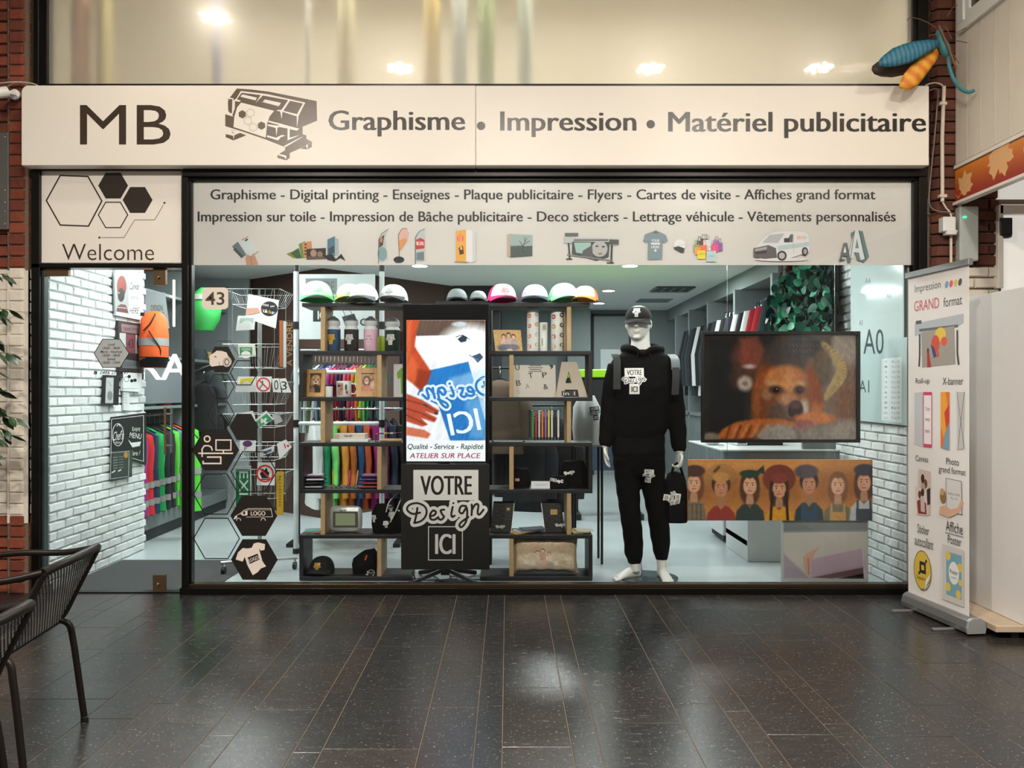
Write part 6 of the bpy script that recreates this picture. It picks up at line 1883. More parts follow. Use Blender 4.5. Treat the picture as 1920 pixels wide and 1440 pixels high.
# ------------------------------------------------------------ framed dog picture hung on wires
yQ = .26
dg_ = thing('hanging_screen', 'large framed picture of a reddish dog hung on wires in the window', 'picture', (X(1465, yQ), yQ, Z(830, yQ)))
for a in ((1316, 621, 1613.5, 627), (1316, 824, 1613.5, 830), (1316, 627, 1321, 824), (1607, 627, 1613.5, 824)):
 MB().pbox(*a, yQ, yQ + .035).build('frame_bar', M_BLKPL, dg_, bevel=.0015)
MB().pbox(1320, 626, 1608, 825, yQ + .02, yQ + .03).build('backing', M_BLKPL, dg_)
W_, H_ = 286, 197
cv = Canvas(W_, H_, (60, 50, 46), 1.0)
cv.poly([(0, 0), (130, 0), (90, 60), (80, 197), (0, 197)], (30, 32, 34), 30)
cv.poly([(200, 0), (286, 0), (286, 197), (180, 197)], (116, 98, 86), 18)
cv.ell(255, 30, 40, 34, (150, 136, 124), 20); cv.poly([(200, 0), (240, 0), (236, 90), (205, 110)], (84, 72, 62), 10); cv.ell(262, 120, 20, 50, (120, 84, 66), 20)
# dark curls behind
cv.ell(185, 22, 34, 22, (52, 48, 50), 8);
for k in range(26):
 a = k * .62; cv.line([(158 + (k % 9) * 6.4, 6 + (k // 9) * 11), (162 + (k % 9) * 6.4, 12 + (k // 9) * 11)], 1.2, (100, 96, 98), 1.5, .7)
cv.poly([(66, 8), (100, 2), (112, 30), (96, 80), (70, 60)], (120, 66, 48), 10, .8)
# owner's arm / blurred cream fur collar
for k in range(44):
 t_ = k / 43
 bx, by = 222 + 40 * sin(t_ * 2.6), 18 + 84 * t_
 cv.line([(bx, by), (bx - 4 + 16 * cos(t_ * 4), by + 16)], 11, (136 + 30 * (k % 3), 116 + 24 * (k % 3), 76 + 18 * (k % 3)), 3, .7)
cv.ell(222, 50, 14, 26, (96, 80, 66), 10, 0, .9)
# second dog, blurred, on the left
cv.ell(80, 40, 26, 30, (120, 60, 46), 22, 0, .7); cv.ell(78, 82, 30, 24, (74, 48, 40), 14, 0, .8); cv.ell(76, 92, 14, 14, (196, 180, 168), 8, 0, .75); cv.ell(76, 92, 5, 4, (120, 100, 92), 4); cv.ell(84, 60, 10, 4, (210, 204, 200), 5, 0, .7)
# main dog: ears, head, brow, muzzle, nose
cv.ell(112, 110, 22, 56, (110, 52, 24), 8, .12); cv.ell(100, 120, 10, 50, (140, 78, 40), 8, .1, .8); cv.ell(205, 105, 14, 46, (132, 62, 30), 8, -.2); cv.ell(195, 140, 26, 16, (176, 104, 60), 10)
cv.ell(152, 110, 46, 44, (134, 80, 46), 10); cv.ell(152, 80, 38, 22, (176, 108, 58), 10); cv.ell(160, 90, 9, 26, (196, 134, 86), 8, 0, .7); cv.ell(118, 126, 16, 24, (108, 60, 34), 10, 0, .8); cv.ell(194, 122, 10, 24, (120, 68, 40), 8, 0, .8)
cv.ell(130, 94, 15, 7, (190, 150, 118), 8, .25, .6); cv.ell(180, 94, 11, 7, (190, 154, 124), 8, -.25, .6); cv.ell(118, 112, 10, 10, (176, 142, 118), 8, 0, .5)
cv.ell(133, 104, 13, 8, (70, 42, 30), 6); cv.ell(178, 104, 10, 8, (70, 42, 30), 6); cv.ell(134, 104, 5.6, 5, (20, 13, 12), 2); cv.ell(178, 105, 5, 4.8, (20, 13, 12), 2); cv.ell(135.5, 102.5, 1.2, 1, (170, 160, 160), 1); cv.ell(179, 103.5, 1, .9, (170, 160, 160), 1)
cv.ell(160, 146, 36, 24, (120, 100, 90), 10); cv.ell(136, 148, 22, 20, (84, 62, 52), 12, 0, .8); cv.ell(186, 142, 9, 20, (204, 186, 172), 6, .1, .8); cv.ell(156, 122, 16, 10, (170, 122, 88), 8); cv.ell(190, 166, 14, 5, (196, 170, 156), 6, 0, .5)
cv.ell(171, 143, 14, 19, (44, 24, 25), 4); cv.ell(170, 133, 11, 7, (92, 60, 58), 6, 0, .8); cv.ell(165, 149, 3.4, 4, (12, 7, 7), 2); cv.ell(178, 149, 3, 4, (12, 7, 7), 2); cv.ell(160, 164, 22, 6, (34, 20, 20), 6)
# paw and blanket
cv.poly([(20, 196), (34, 178), (60, 164), (100, 158), (150, 158), (180, 168), (150, 184), (110, 192), (60, 197)], (172, 92, 44), 5)
for k in range(5): cv.line([(40 + k * 18, 196), (48 + k * 20, 172)], 4, (90, 44, 24), 4, .8); cv.line([(52 + k * 18, 192), (62 + k * 19, 170)], 3, (206, 150, 96), 4, .6)
cv.ell(206, 158, 40, 12, (196, 116, 66), 6); cv.ell(188, 170, 20, 10, (150, 84, 80), 6)
cv.ell(140, 190, 40, 22, (146, 138, 130), 12); cv.ell(220, 188, 40, 18, (136, 126, 118), 12); cv.ell(268, 182, 34, 22, (150, 140, 130), 12); cv.ell(12, 192, 16, 8, (120, 110, 90), 6)
cv.noise(1.8, 8, .07, .4); cv.noise(5, 9, .07, -.7)
cv.build('picture_print', dg_, [P(1321, 627, yQ + .019), P(1607, 627, yQ + .019), P(1607, 824, yQ + .019), P(1321, 824, yQ + .019)], print_mat('glossy_print', .15, coat=.6))
for u in (1363.5, 1565):
 MB().tube([P(u, 622, yQ + .02), (X(u, yQ + .02), yQ + .02, HC - .002)], .0016, 6).build('wire', M_CHROME, dg_, smooth=True)
# ------------------------------------------------------------ children canvas
yN = .24
ch = thing('photo_banner', 'long canvas print of seven children against an ochre wall', 'canvas', (X(1463, yN), yN, Z(976, yN)))
MB().pbox(1290, 862, 1636, 976, yN, yN + .02).build('stretcher', mat('canvas_edge', (206, 150, 96), .7), ch)
for u in (1363.5, 1565):
 MB().tube([P(u, 862, yN + .012), P(u, 829, yQ + .02)], .0014, 6).build('wire', M_CHROME, ch, smooth=True)
cv = Canvas(346, 114, (196, 128, 66), 1.25)
cv.poly([(0, 0), (346, 0), (346, 20), (0, 20)], (206, 142, 78), 14); cv.ell(300, 20, 60, 40, (186, 130, 84), 30, 0, .6)
def kid(x, y, skin, hair, top, hat=None, hatc=None, bow=None, long=True, strap=None, wide=28):
 if hat == 'brim': cv.ell(x, y - 14, 31, 27, hatc, 3)
 if long: cv.ell(x, y + 12, 19, 30, hair, 4)
 cv.ell(x - 2, y + 10, 40, 34, (120, 70, 34), 20, 0, .25)
 cv.poly([(x - 6, y + 22), (x + 6, y + 22), (x + 8, y + 40), (x - 8, y + 40)], tuple(int(c * .86) for c in skin), 2)
 cv.poly([(x - wide, 118), (x - wide + 3, y + 52), (x - 14, y + 40), (x - 7, y + 38), (x, y + 46), (x + 7, y + 38), (x + 14, y + 40), (x + wide - 3, y + 52), (x + wide, 118)], top, 3)
 if strap:
  cv.poly([(x - 15, 118), (x - 15, y + 54), (x + 15, y + 54), (x + 15, 118)], strap, 2)
  for s in (-1, 1): cv.line([(x + s * 12, y + 40), (x + s * 12, y + 58)], 4, strap, 1)
 cv.ell(x, y - 2, 17.5, 20, hair, 3); cv.ell(x, y + 5, 12.5, 17, skin, 2); cv.ell(x + 4, y + 6, 8, 13, tuple(min(255, int(c * 1.06)) for c in skin), 4, 0, .6)
 for s in (-1, 1):
  cv.ell(x + s * 5.2, y + 3.4, 2.5, 1.4, (235, 225, 215), .8); cv.ell(x + s * 5.2, y + 3.4, 1.4, 1.4, (40, 24, 18), .8); cv.line([(x + s * 2.6, y - .6), (x + s * 7.8, y - .8)], 1.2, hair, .8, .9)
 cv.ell(x, y + 9, 1.9, 1.2, tuple(int(c * .78) for c in skin), 1); cv.line([(x - 3.4, y + 14), (x, y + 14.6), (x + 3.4, y + 14)], 1.5, (150, 70, 64), 1)
 cv.poly([(x - 13, y - 4), (x - 8, y - 13), (x, y - 8), (x + 8, y - 13), (x + 13, y - 4), (x + 12, y - 16), (x, y - 22), (x - 12, y - 16)], hair, 2)
 if hat == 'brim': cv.ell(x, y - 15, 16, 10, tuple(int(c * 1.12) for c in hatc), 3)
 if hat == 'cap': cv.ell(x + 1, y - 19, 20, 11, hatc, 3)
 if bow:
  cv.ell(x, y - 18, 19, 7, bow, 2); cv.poly([(x + 12, y - 22), (x + 26, y - 34), (x + 28, y - 16)], bow, 2); cv.poly([(x + 10, y - 18), (x - 2, y - 26), (x + 6, y - 12)], bow, 2)
S1, S2 = (206, 150, 116), (216, 164, 130)
kid(11, 40, S2, (112, 70, 44), (120, 110, 90), 'cap', (76, 52, 42), long=True, wide=24)
for k in range(5): cv.line([(-8 + k * 8, 84), (-8 + k * 8, 114)], 2.4, (90, 60, 50), 1, .7); cv.line([(-10, 84 + k * 7), (30, 84 + k * 7)], 2, (170, 96, 60) if k % 2 else (70, 96, 100), 1, .7)
kid(62, 48, (196, 134, 100), (64, 40, 30), (146, 56, 46), 'brim', (176, 126, 72), long=False)
cv.line([(50, 22), (58, 14)], 5, (90, 60, 30), 2)
kid(116, 44, S2, (74, 46, 32), (50, 66, 60), bow=(36, 62, 46))
kid(171, 50, (206, 148, 112), (52, 34, 28), (212, 150, 40), 'brim', (118, 54, 42))
for s in (-1, 1): cv.line([(171 + s * 13, 62), (171 + s * 16, 112)], 5, (44, 28, 24), 2)
kid(227, 42, (196, 136, 104), (50, 36, 32), (46, 64, 70), long=False, strap=(40, 72, 100)); cv.ell(222, 22, 22, 13, (84, 76, 82), 4)
kid(281, 44, (222, 172, 144), (134, 92, 64), (112, 112, 92), strap=(196, 150, 90))
kid(330, 38, (206, 152, 122), (80, 54, 42), (184, 186, 190), 'cap', (64, 62, 72), strap=(60, 66, 82))
cv.noise(3, 3, .05)
cv.build('print', ch, [P(1290, 862, yN - .001), P(1636, 862, yN - .001), P(1636, 976, yN - .001), P(1290, 976, yN - .001)])
# ------------------------------------------------------------ sample panel under the children canvas
pnl = thing('sample_poster', 'pale poster panel of a hand lifting a lilac vent cover', 'poster', (X(1548, .26), .26, Z(1088, .26)))
MB().pbox(1466, 976, 1628, 1092, .262, .285).build('board', mat('pale_board', (170, 176, 174), .5), pnl)
cv = Canvas(158, 108, (196, 190, 184), 1.2)
cv.poly([(0, 0), (158, 0), (158, 20), (0, 22)], (120, 128, 130), 2); cv.poly([(0, 22), (158, 20), (158, 50), (0, 60)], (190, 188, 178), 10); cv.poly([(0, 60), (0, 108), (50, 108)], (166, 152, 164), 5)
cv.poly([(50, 72), (152, 50), (154, 88), (52, 106)], (186, 162, 176), 1.5); cv.poly([(52, 106), (152, 86), (152, 100), (90, 108)], (110, 84, 92), 2); cv.poly([(100, 108), (152, 98), (152, 108)], (30, 24, 26), 2); cv.line([(149, 50), (152, 106)], 3, (206, 190, 198), 1)
for k in range(18): cv.line([(60 + k * 5, 105 - k), (64 + k * 5, 100 - k)], .8, (160, 136, 146), 1)
cv.poly([(70, 46), (60, 52), (44, 60), (36, 68), (38, 84), (44, 100), (50, 106), (48, 92), (52, 76), (58, 64)], (206, 164, 144), 2); cv.line([(46, 70), (48, 100)], 2, (170, 120, 104), 2)
cv.build('print', pnl, [P(1469, 977, .261), P(1627, 977, .261), P(1627, 1085, .261), P(1469, 1085, .261)], print_mat('glossy_print', .15, coat=.6))
# ------------------------------------------------------------ service counter with machines
ct = thing('service_counter', 'grey counter with a white edge along the right of the window', 'counter', (X(1560, 1.0), 1.2, 0))
zc = Z(843, .95)
MB().box(X(1400, .95), 2.57, .95, 1.62, zc - .16, zc - .012).build('apron', mat('counter_grey', (104, 112, 110), .5), ct, bevel=.003)
MB().box(X(1352, .95), 2.57, .94, 2.1, zc - .012, zc).build('top', mat('counter_white', (206, 210, 208), .3), ct, bevel=.002)
MB().box(X(1403, .95), X(1470, .95), .97, 1.6, .0, zc - .16).build('pedestal', mat('counter_panel_white', (196, 202, 202), .5), ct, bevel=.003)
MB().box(X(1403, .95), X(1545, .95), .98, 1.6, .12, .16).build('foot_board', M_DARKR, ct)
MB().box(X(1480, 1.3), 2.56, 1.0, 1.03, zc, Z(818, 1.02)).build('upstand', mat('counter_grey', (104, 112, 110), .5), ct, bevel=.002)
dw = thing('drawer_unit', 'white mobile drawer unit under the counter', 'drawers', (X(1380, 1.9), 1.9, 0))
x0_, x1_ = X(1356, 1.7), X(1412, 1.7)
MB().box(x0_, x1_, 1.72, 2.2, .07, .62).build('carcass', mat('drawer_white', (206, 210, 210), .4), dw, bevel=.003)
MB().box(x0_ + .02, x1_ - .02, 1.75, 2.17, .02, .07).build('plinth', M_DARKR, dw)
for k in range(4):
 o = MB().box(x0_ + .004, x1_ - .004, 1.703, 1.719, .085 + k * .133, .205 + k * .133).build('drawer', MATS['drawer_white'], dw, bevel=.002)
 MB().ell(((x0_ + x1_) / 2, 1.697, .145 + k * .133), .012, .006, .012, 12, 8).build('knob', M_DARKR, o, smooth=True)
pr = thing('desk_printer', 'black and white desk machine on the counter behind the dog picture', 'printer', (X(1430, 1.5), 1.5, zc))
MB().box(X(1380, 1.4), X(1402, 1.4), 1.4, 1.8, zc, zc + .12).build('body', M_WHITEPL, pr, bevel=.008)
MB().box(X(1402, 1.4), X(1470, 1.4), 1.42, 1.8, zc, zc + .09).build('body', M_BLKPL, pr, bevel=.006)
MB().box(X(1384, 1.4), X(1399, 1.4), 1.392, 1.4, zc + .02, zc + .10).build('panel', M_BLKPL, pr)
t = thing('white_bag', 'crumpled white plastic bag at the left end of the counter', 'bag', (X(1335, 1.6), 1.6, zc))
b_ = MB().ell((X(1338, 1.5), 1.5, zc + .08), .09, .08, .085, 18, 12)
for v in b_.v: v += Vector((.012 * sin(v.z * 60 + v.y * 30), .01 * sin(v.x * 70), .012 * sin(v.x * 50 + 1)))
b_.build('bag', mat('white_film_bag', (214, 218, 220), .35), t, smooth=True)
# ------------------------------------------------------------ right wall: green wall and size chart
RW = Plane((2.598, 0, 0), (0, 1, 0))
fol = thing('green_wall_panel', 'round artificial green wall panel of dark leaves on the right wall', 'foliage', (2.597, 1.75, 1.2))
MB().box(2.54, 2.59, 1.02, 2.22, 1.1, 2.5).build('backing', mat('dark_green_backing', (14, 34, 28), .8), fol)
LM = [mat('leaf_green_a', (22, 92, 66), .45, var=.2), mat('leaf_green_b', (16, 66, 52), .45, var=.2), mat('leaf_green_c', (40, 130, 92), .4, var=.2), mat('leaf_green_d', (12, 48, 42), .5, var=.2)]
lp_ = []
for m in LM:
 n = 10
 vs_ = [(0, 0, 0)] + [(.042 * cos(2 * pi * k / n), .036 * sin(2 * pi * k / n), .006 * cos(4 * pi * k / n)) for k in range(n)]
 o = MB().add(vs_, [(0, 1 + k, 1 + (k + 1) % n) for k in range(n)]).build('leaf', m, None, smooth=True)
 o.parent = fol
 lp_.append(o)
random.seed(11)
cnt = 0
while cnt < 290:
 y, z = random.uniform(.9, 2.3), random.uniform(1.4, 2.58)
 if ((y - 1.58) / .7) ** 2 + ((z - 1.9) / .66) ** 2 > 1: continue
 o = lp_[cnt] if cnt < 4 else random.choice(lp_[:4]).copy()
 if cnt >= 4: COL.objects.link(o)
 o.location = Vector((2.53 - random.random() * .12, y, z)) - org(fol)
 o.rotation_euler = (random.uniform(-.8, .8), -pi / 2 + random.uniform(-.8, .8), random.uniform(0, 6))
 s = random.uniform(.8, 1.4); o.scale = (s, s, s)
 cnt += 1
b = MB()
for k in range(700):
 a, r_ = random.uniform(0, 2 * pi), random.random() ** .5
 q_ = Vector((2.545 - random.random() * .07, 1.58 + .68 * r_ * cos(a), 1.85 + .72 * r_ * sin(a)))
 R_ = Matrix.Rotation(random.uniform(0, 6), 3, 'X') @ Matrix.Rotation(random.uniform(-.7, .7), 3, 'Z')
 b.add([q_ + R_ @ Vector((.0, .04 * cos(j * 1.047), .034 * sin(j * 1.047))) for j in range(6)], [tuple(range(6))])
b.build('leaf_mass', LM[3], fol, kind='stuff')
ca = thing('size_chart', 'pale glossy paper size chart with A0 and A1 on the right wall', 'chart', (2.59, .45, 1.1))
MB().box(2.606, 2.614, .012, .84, Z(800, -.1) + .07, 2.5).build('sheet', mat('glossy_pale_sheet', (206, 222, 220), .12, var=.01), ca)
CP = Plane((2.606, 0, 0), (0, 1, 0))
A = Art(CP)
A.poly([(1588, 640), (1701, 632), (1701, 798), (1588, 786)], (182, 204, 202))
for s, u0, v0, u1, v1, c in (('A0', 1619, 617, 1657, 664, (60, 74, 76)), ('A1', 1611, 713, 1630, 736, (60, 74, 76)), ('A4', 1622, 521, 1632, 532, (120, 132, 134)), ('A3', 1611, 600, 1618, 610, (120, 132, 134)), ('A2', 1662, 551, 1671, 558, (150, 160, 160))):
 A.text(s, u0, v0, u1, v1, c)
A.poly([(1653, 673), (1691, 669), (1691, 793), (1653, 788)], (226, 234, 234))
for k in range(12):
 v = 678 + k * 9.6
 A.text(str(k), 1659, v - 2, 1664, v + 2, (150, 156, 158)); A.text('%d x %d' % (84 // (k + 1), 118 // (k + 1)), 1672, v - 2, 1687, v + 2, (150, 156, 158))
A.build('print', ca)
# backpack on a stool, printer with lime band behind the mannequin
sb = thing('stool_table', 'small grey table behind the right display shelves', 'table', (X(1100, .9), .95, 0))
MB().box(X(1075, .9), X(1132, .9), .85, 1.15, Z(832, .9) - .02, Z(832, .9)).build('top', M_LAM, sb, bevel=.003)
for u in (1078, 1128):
 for y in (.88, 1.12): MB().tube([(X(u, .9), y, 0), (X(u, .9), y, Z(832, .9) - .02)], .01, 8).build('leg', M_BLKPL, sb, smooth=True)
bk = thing('white_backpack', 'pale grey backpack with the stacked logo behind the right shelves', 'backpack', (X(1100, .97), .97, Z(832, .9)))
c = Vector((X(1100, .97), .97, Z(832, .9)))
G2 = MB().loft([(c + Vector((0, 0, .002)), Vector((.10, 0, 0)), Vector((0, .07, 0)), 3.5), (c + Vector((0, 0, .12)), Vector((.112, 0, 0)), Vector((0, .09, 0)), 3), (c + Vector((0, 0, .28)), Vector((.105, 0, 0)), Vector((0, .075, 0)), 2.8), (c + Vector((0, 0, .37)), Vector((.06, 0, 0)), Vector((0, .04, 0)))], 26)
for v in G2.v: v += Vector((0, .005 * sin(v.z * 45 + v.x * 30), 0))
G2.build('body', mat('pale_grey_fabric', (196, 202, 202), .7, var=.06, scale=50), bk, smooth=True)
A = Art(Plane((0, .85, 0), (1, 0, 0)), off=0); logo(A, 1117, 775, 24, light=(40, 42, 44), dark=(215, 218, 218), patch=True, fine=False, rot=-.15); A.build('printed_logo', bk, bvh=G2.bvh(), lift=.004)
MB().tube(catmull([c + Vector((-.03, -.02, .36)), c + Vector((0, -.02, .41)), c + Vector((.03, -.02, .36))], 5), .008, 8).build('handle', M_BLKCL, bk, smooth=True)
lp2 = thing('large_printer', 'wide black printer with a lime green band behind the mannequin', 'printer', (1.1, 3.2, 0))
xA, xB = X(1068, 3.0), X(1215, 3.0)
MB().box(xA, xB, 3.0, 3.6, .9, 1.46).build('body', mat('printer_black', (26, 30, 32), .4), lp2, bevel=.02)
MB().box(xA - .01, xB + .01, 2.985, 3.5, 1.461, 1.545).build('band', mat('lime_band', (140, 196, 20), .4), lp2, bevel=.008)
for x in (xA + .08, xB - .08):
 MB().box(x - .03, x + .03, 3.25, 3.35, .06, .9).build('leg', M_BLKPL, lp2)
 MB().box(x - .04, x + .04, 3.0, 3.6, 0, .06).build('foot', M_BLKPL, lp2)
MB().box(xA + .02, xB - .02, 2.9, 3.0, .52, .9).build('media_basket', mat('navy_basket', (34, 50, 70), .8), lp2)
# dark hanging aprons behind the right shelves
for u, c, nm, y in ((938, (92, 78, 64), 'camouflage brown', 1.5), (985, (34, 36, 40), 'black', 1.6), (1010, (28, 30, 34), 'dark grey', 1.7), (1035, (22, 24, 27), 'deep grey', 1.6)):
 garment((X(u, y), y, Z(690 if u < 950 else 760, y)), (1, -.3, 0), .40, .62 if u < 950 else .8, .08, cloth('rack_' + nm.replace(' ', '_'), c), name='hanging_sweater', cat='sweater', label=f'{nm} jacket hanging behind the right display shelves', group='jackets behind the right shelves', long=True)
tr = thing('free_clothes_rail', 'black clothes rail behind the right display shelves', 'clothes rail', (X(985, 1.6), 1.6, 0))
MB().tube([(X(915, 1.6), 1.6, Z(760, 1.6)), (X(1060, 1.6), 1.6, Z(760, 1.6))], .011, 10).build('rail', M_BLKPL, tr, smooth=True)
for u in (915, 1060):
 MB().tube([(X(u, 1.6), 1.6, .0), (X(u, 1.6), 1.6, 1.62 if u < 950 else Z(760, 1.6))], .013, 10).build('post', M_BLKPL, tr, smooth=True)
MB().tube([(X(915, 1.6), 1.5, Z(690, 1.5)), (X(962, 1.6), 1.5, Z(690, 1.5))], .01, 8).build('arm', M_BLKPL, tr, smooth=True)
# ------------------------------------------------------------ revolving wire rack with sign cards
yR = .62
xr = X(487, yR)
wr_ = thing('wire_rack', 'revolving wire card rack with signs in tiers behind the hexagon stickers', 'rack', (xr, yR, 0))
M_WIRE = mat('grey_wire', (176, 184, 184), .35, .6)
MB().tube([(xr, yR, .08), (xr, yR, 1.92)], .016, 12).build('post', M_WIRE, wr_, smooth=True)
for a in range(4):
 d = Vector((cos(a * pi / 2 + .35), sin(a * pi / 2 + .35), 0))
 MB().tube([Vector((xr, yR, .085)), Vector((xr, yR, .085)) + d * .27], .012, 8).build('base_arm', M_STEEL, wr_, smooth=True)
 p = Vector((xr, yR, 0)) + d * .25
 MB().tube([p + Vector((-.012, 0, .028)), p + Vector((.012, 0, .028))], .027, 14).build('castor', M_BLKPL, wr_, smooth=True)
 MB().tube([p + Vector((0, 0, .05)), p + Vector((0, 0, .09))], .01, 8).build('castor_stem', M_CHROME, wr_, smooth=True)
TV_ = [(548, 575), (648, 690), (716, 758), (775, 800), (832, 860), (885, 930)]
hwR = 48 * (CAMD + yR) / F
for v0, v1 in TV_:
 z0, z1 = Z(v1, yR), Z(v0, yR)
 b = MB()
 for z, k in ((z1, 1.08), (z0, .8)):
  q_ = [Vector((xr + sx_ * hwR * k, yR + sy_ * hwR * k, z)) for sx_, sy_ in ((-1, -1), (1, -1), (1, 1), (-1, 1))]
  b.tube(q_, .0018, 5, closed=True)
 for i in range(9):
  f = -1 + 2 * i / 8
  for a, c_ in (((f, -1), 1), ((f, 1), 1), ((-1, f), 1), ((1, f), 1)):
   b.tube([Vector((xr + a[0] * hwR * 1.08, yR + a[1] * hwR * 1.08, z1)), Vector((xr + a[0] * hwR * .8, yR + a[1] * hwR * .8, z0))], .0013, 4)
 b.build('basket', M_WIRE, wr_, smooth=True)
b = MB()
for sx_, sy_ in ((-1, -1), (1, -1), (1, 1), (-1, 1), (.3, -1), (-.3, -1)):
 b.tube([(xr + sx_ * hwR * .8, yR + sy_ * hwR * .8, Z(945, yR)), (xr + sx_ * hwR * .8, yR + sy_ * hwR * .8, Z(548, yR))], .0016, 5)
b.build('upright_wires', M_WIRE, wr_, smooth=True)
def card(pts, y, label, draw=None, col=(222, 226, 226), cat='sign', name='sign_card', th=.002, lean=0):
 """thin rigid card given by its four corner pixels (tl, tr, br, bl) at depth y"""
 pl = FPl(y)
 c = P(sum(p[0] for p in pts) / 4, max(p[1] for p in pts), y)
 t = thing(name, label, cat, c, 'cards in the wire rack')
 MB().prism([P(u, v, y) for u, v in pts], (0, th, 0)).build('card', mat('card_' + '_'.join(map(str, col)), col, .4, var=.02), t)
 if draw:
  A = Art(pl); draw(A); A.build('print', t)
 return t
yk = yR - hwR - .03
def d1(A):
 A.ell(505, 579, 16, 14, (36, 36, 38)); A.text('Print', 490, 569, 504, 574, (225, 225, 225), bold=.03, rot=.1); A.text('your', 507, 573, 515, 577, (225, 225, 225), bold=.02)
 for i, (ch_, c) in enumerate(zip('Sticker', ((220, 70, 70), (225, 225, 225), (225, 225, 225), (90, 190, 110), (240, 150, 70), (225, 225, 225), (90, 170, 220)))): A.text(ch_, 489 + i * 4.1, 578 + i * .8, 492.4 + i * 4.1, 585 + i * .8, c, bold=.03, ref='S')
 A.poly([(463, 578), (484, 577), (488, 586), (470, 590), (462, 590)], (205, 160, 140))
card([(466, 551), (523, 563), (517, 616), (460, 596)], yk - .01, 'white card advertising round stickers in the top basket', d1)
card([(446, 592), (479, 592), (477, 618), (442, 620)], yk - .02, 'pale green and white card at the front of the top basket', lambda A: (A.poly([(450, 596), (476, 596), (475, 606), (449, 606)], (170, 196, 192)), A.ell(463, 608, 10, 7, (224, 228, 228))), (226, 230, 230))
card([(446, 645), (478, 645), (480, 668), (448, 670)], yk, 'white card with a green header in the second basket', lambda A: (A.poly([(449, 651), (473, 651), (473, 665), (450, 666)], (50, 128, 84)), A.ell(461, 665, 9, 7, (222, 228, 224)), A.text('VERRE', 452, 653, 470, 657, (225, 235, 228))), (214, 218, 208))
card([(446, 706), (480, 706), (480, 735), (441, 735)], yk, 'white card with a yellow header in the third basket', lambda A: (A.poly([(450, 710), (474, 708), (474, 719), (451, 721)], (214, 196, 70)), A.ell(463, 720, 8, 5, (226, 228, 226))), (226, 228, 228))
def nosm(A, u, v, r):
 A.ring([(u + r * cos(k * .31), v + r * sin(k * .31)) for k in range(20)], r * .22, (206, 56, 50)); A.line([(u - r * .66, v - r * .66), (u + r * .66, v + r * .66)], r * .2, (206, 56, 50))
card([(481, 706), (510, 706), (506, 735), (480, 735)], yk - .004, 'white card with a red prohibition ring in the third basket', lambda A: (A.line([(487, 728), (493, 720), (492, 714)], 1.8, (40, 40, 42)), nosm(A, 494, 721, 12)))
card([(510, 710), (523, 709), (527, 736), (512, 735)], yk - .006, 'small white card with a black zero in the third basket', lambda A: A.text('0', 514, 713, 522, 731, (30, 30, 32)))
card([(524, 710), (536, 709), (546, 736), (530, 736)], yk - .008, 'small white card with a black three in the third basket', lambda A: A.text('3', 527, 715, 538, 731, (30, 30, 32)))
def aid(A):
 A.poly([(481, 790), (500, 775), (511, 787), (490, 799)], (64, 150, 104)); A.poly([(488, 787), (491, 784), (494, 787), (498, 783), (501, 786), (498, 789), (501, 792), (497, 795), (494, 791), (490, 794)], (226, 232, 228))
card([(478, 788), (499, 770), (513, 786), (491, 800)], yk, 'green first aid card with a white cross tilted in the fourth basket', aid)
card([(444, 776), (474, 770), (480, 790), (446, 794)], yk + .01, 'blank white card in the fourth basket', None)
card([(510, 778), (522, 772), (530, 790), (516, 796)], yk + .02, 'grey blank card at the right of the fourth basket', None, (176, 182, 184))
card([(450, 826), (480, 826), (479, 848), (449, 850)], yk, 'white card with a purple ring in the fifth basket', lambda A: (A.ell(464, 832, 9, 6, (90, 50, 96)), A.text('P', 458, 838, 463, 845, (60, 60, 66))))
card([(487, 845), (514, 836), (513, 847), (488, 857)], yk - .004, 'white card with a blue strip in the fifth basket', lambda A: A.poly([(494, 847), (509, 841), (509, 846), (494, 852)], (90, 116, 140)))
card([(519, 832), (536, 824), (547, 838), (540, 858), (524, 862)], yk + .01, 'curved white card with a red figure in the fifth basket', lambda A: (A.line([(535, 832), (537, 840)], 2, (190, 60, 50)), A.ell(543, 836, 2.4, 2.4, (200, 60, 50)))) if False else card([(519, 832), (536, 824), (547, 838), (524, 862)], yk + .01, 'curved white card with a red figure in the fifth basket', lambda A: (A.line([(533, 832), (535, 840)], 2, (190, 60, 50)), A.ell(540, 836, 2.4, 2.4, (200, 60, 50))))
def ext(A):
 A.rect(442, 880, 469, 948, (32, 122, 76)); A.line([(443, 883), (469, 882)], .8, (220, 230, 222)); A.text('EXIT', 424, 909, 490, 925, (226, 232, 228), bold=.02, rot=pi / 2)
card([(440, 874), (471, 873), (471, 950), (441, 950)], yk - .012, 'tall green EXIT sign standing in the bottom basket', ext)
def fire(A):
 A.poly([(491, 897), (487, 888), (491, 884), (492, 878), (496, 882), (500, 876), (502, 884), (505, 886), (503, 897)], (30, 28, 28)); A.rect(486, 898, 506, 900, (30, 28, 28)); nosm(A, 497, 888, 15)
card([(483, 867), (516, 867), (515, 910), (481, 910)], yk - .02, 'square white no open flames sign in the bottom basket', fire)
card([(517, 884), (532, 884), (531, 966), (519, 966)], yk + .03, 'narrow yellow banner hanging on the rack', lambda A: [A.rect(523, 892 + k * 6, 527, 895 + k * 6, (150, 116, 30)) for k in range(10)], (196, 158, 44), name='yellow_banner')
av = thing('for_sale_sign', 'brown and white upright A VENDRE sign on the wire rack', 'sign', P(535, 692, yk))
MB().pbox(523, 600, 548, 690, yk + .002, yk + .012).build('board', mat('dark_brown_board', (40, 32, 28), .5), av, bevel=.001)
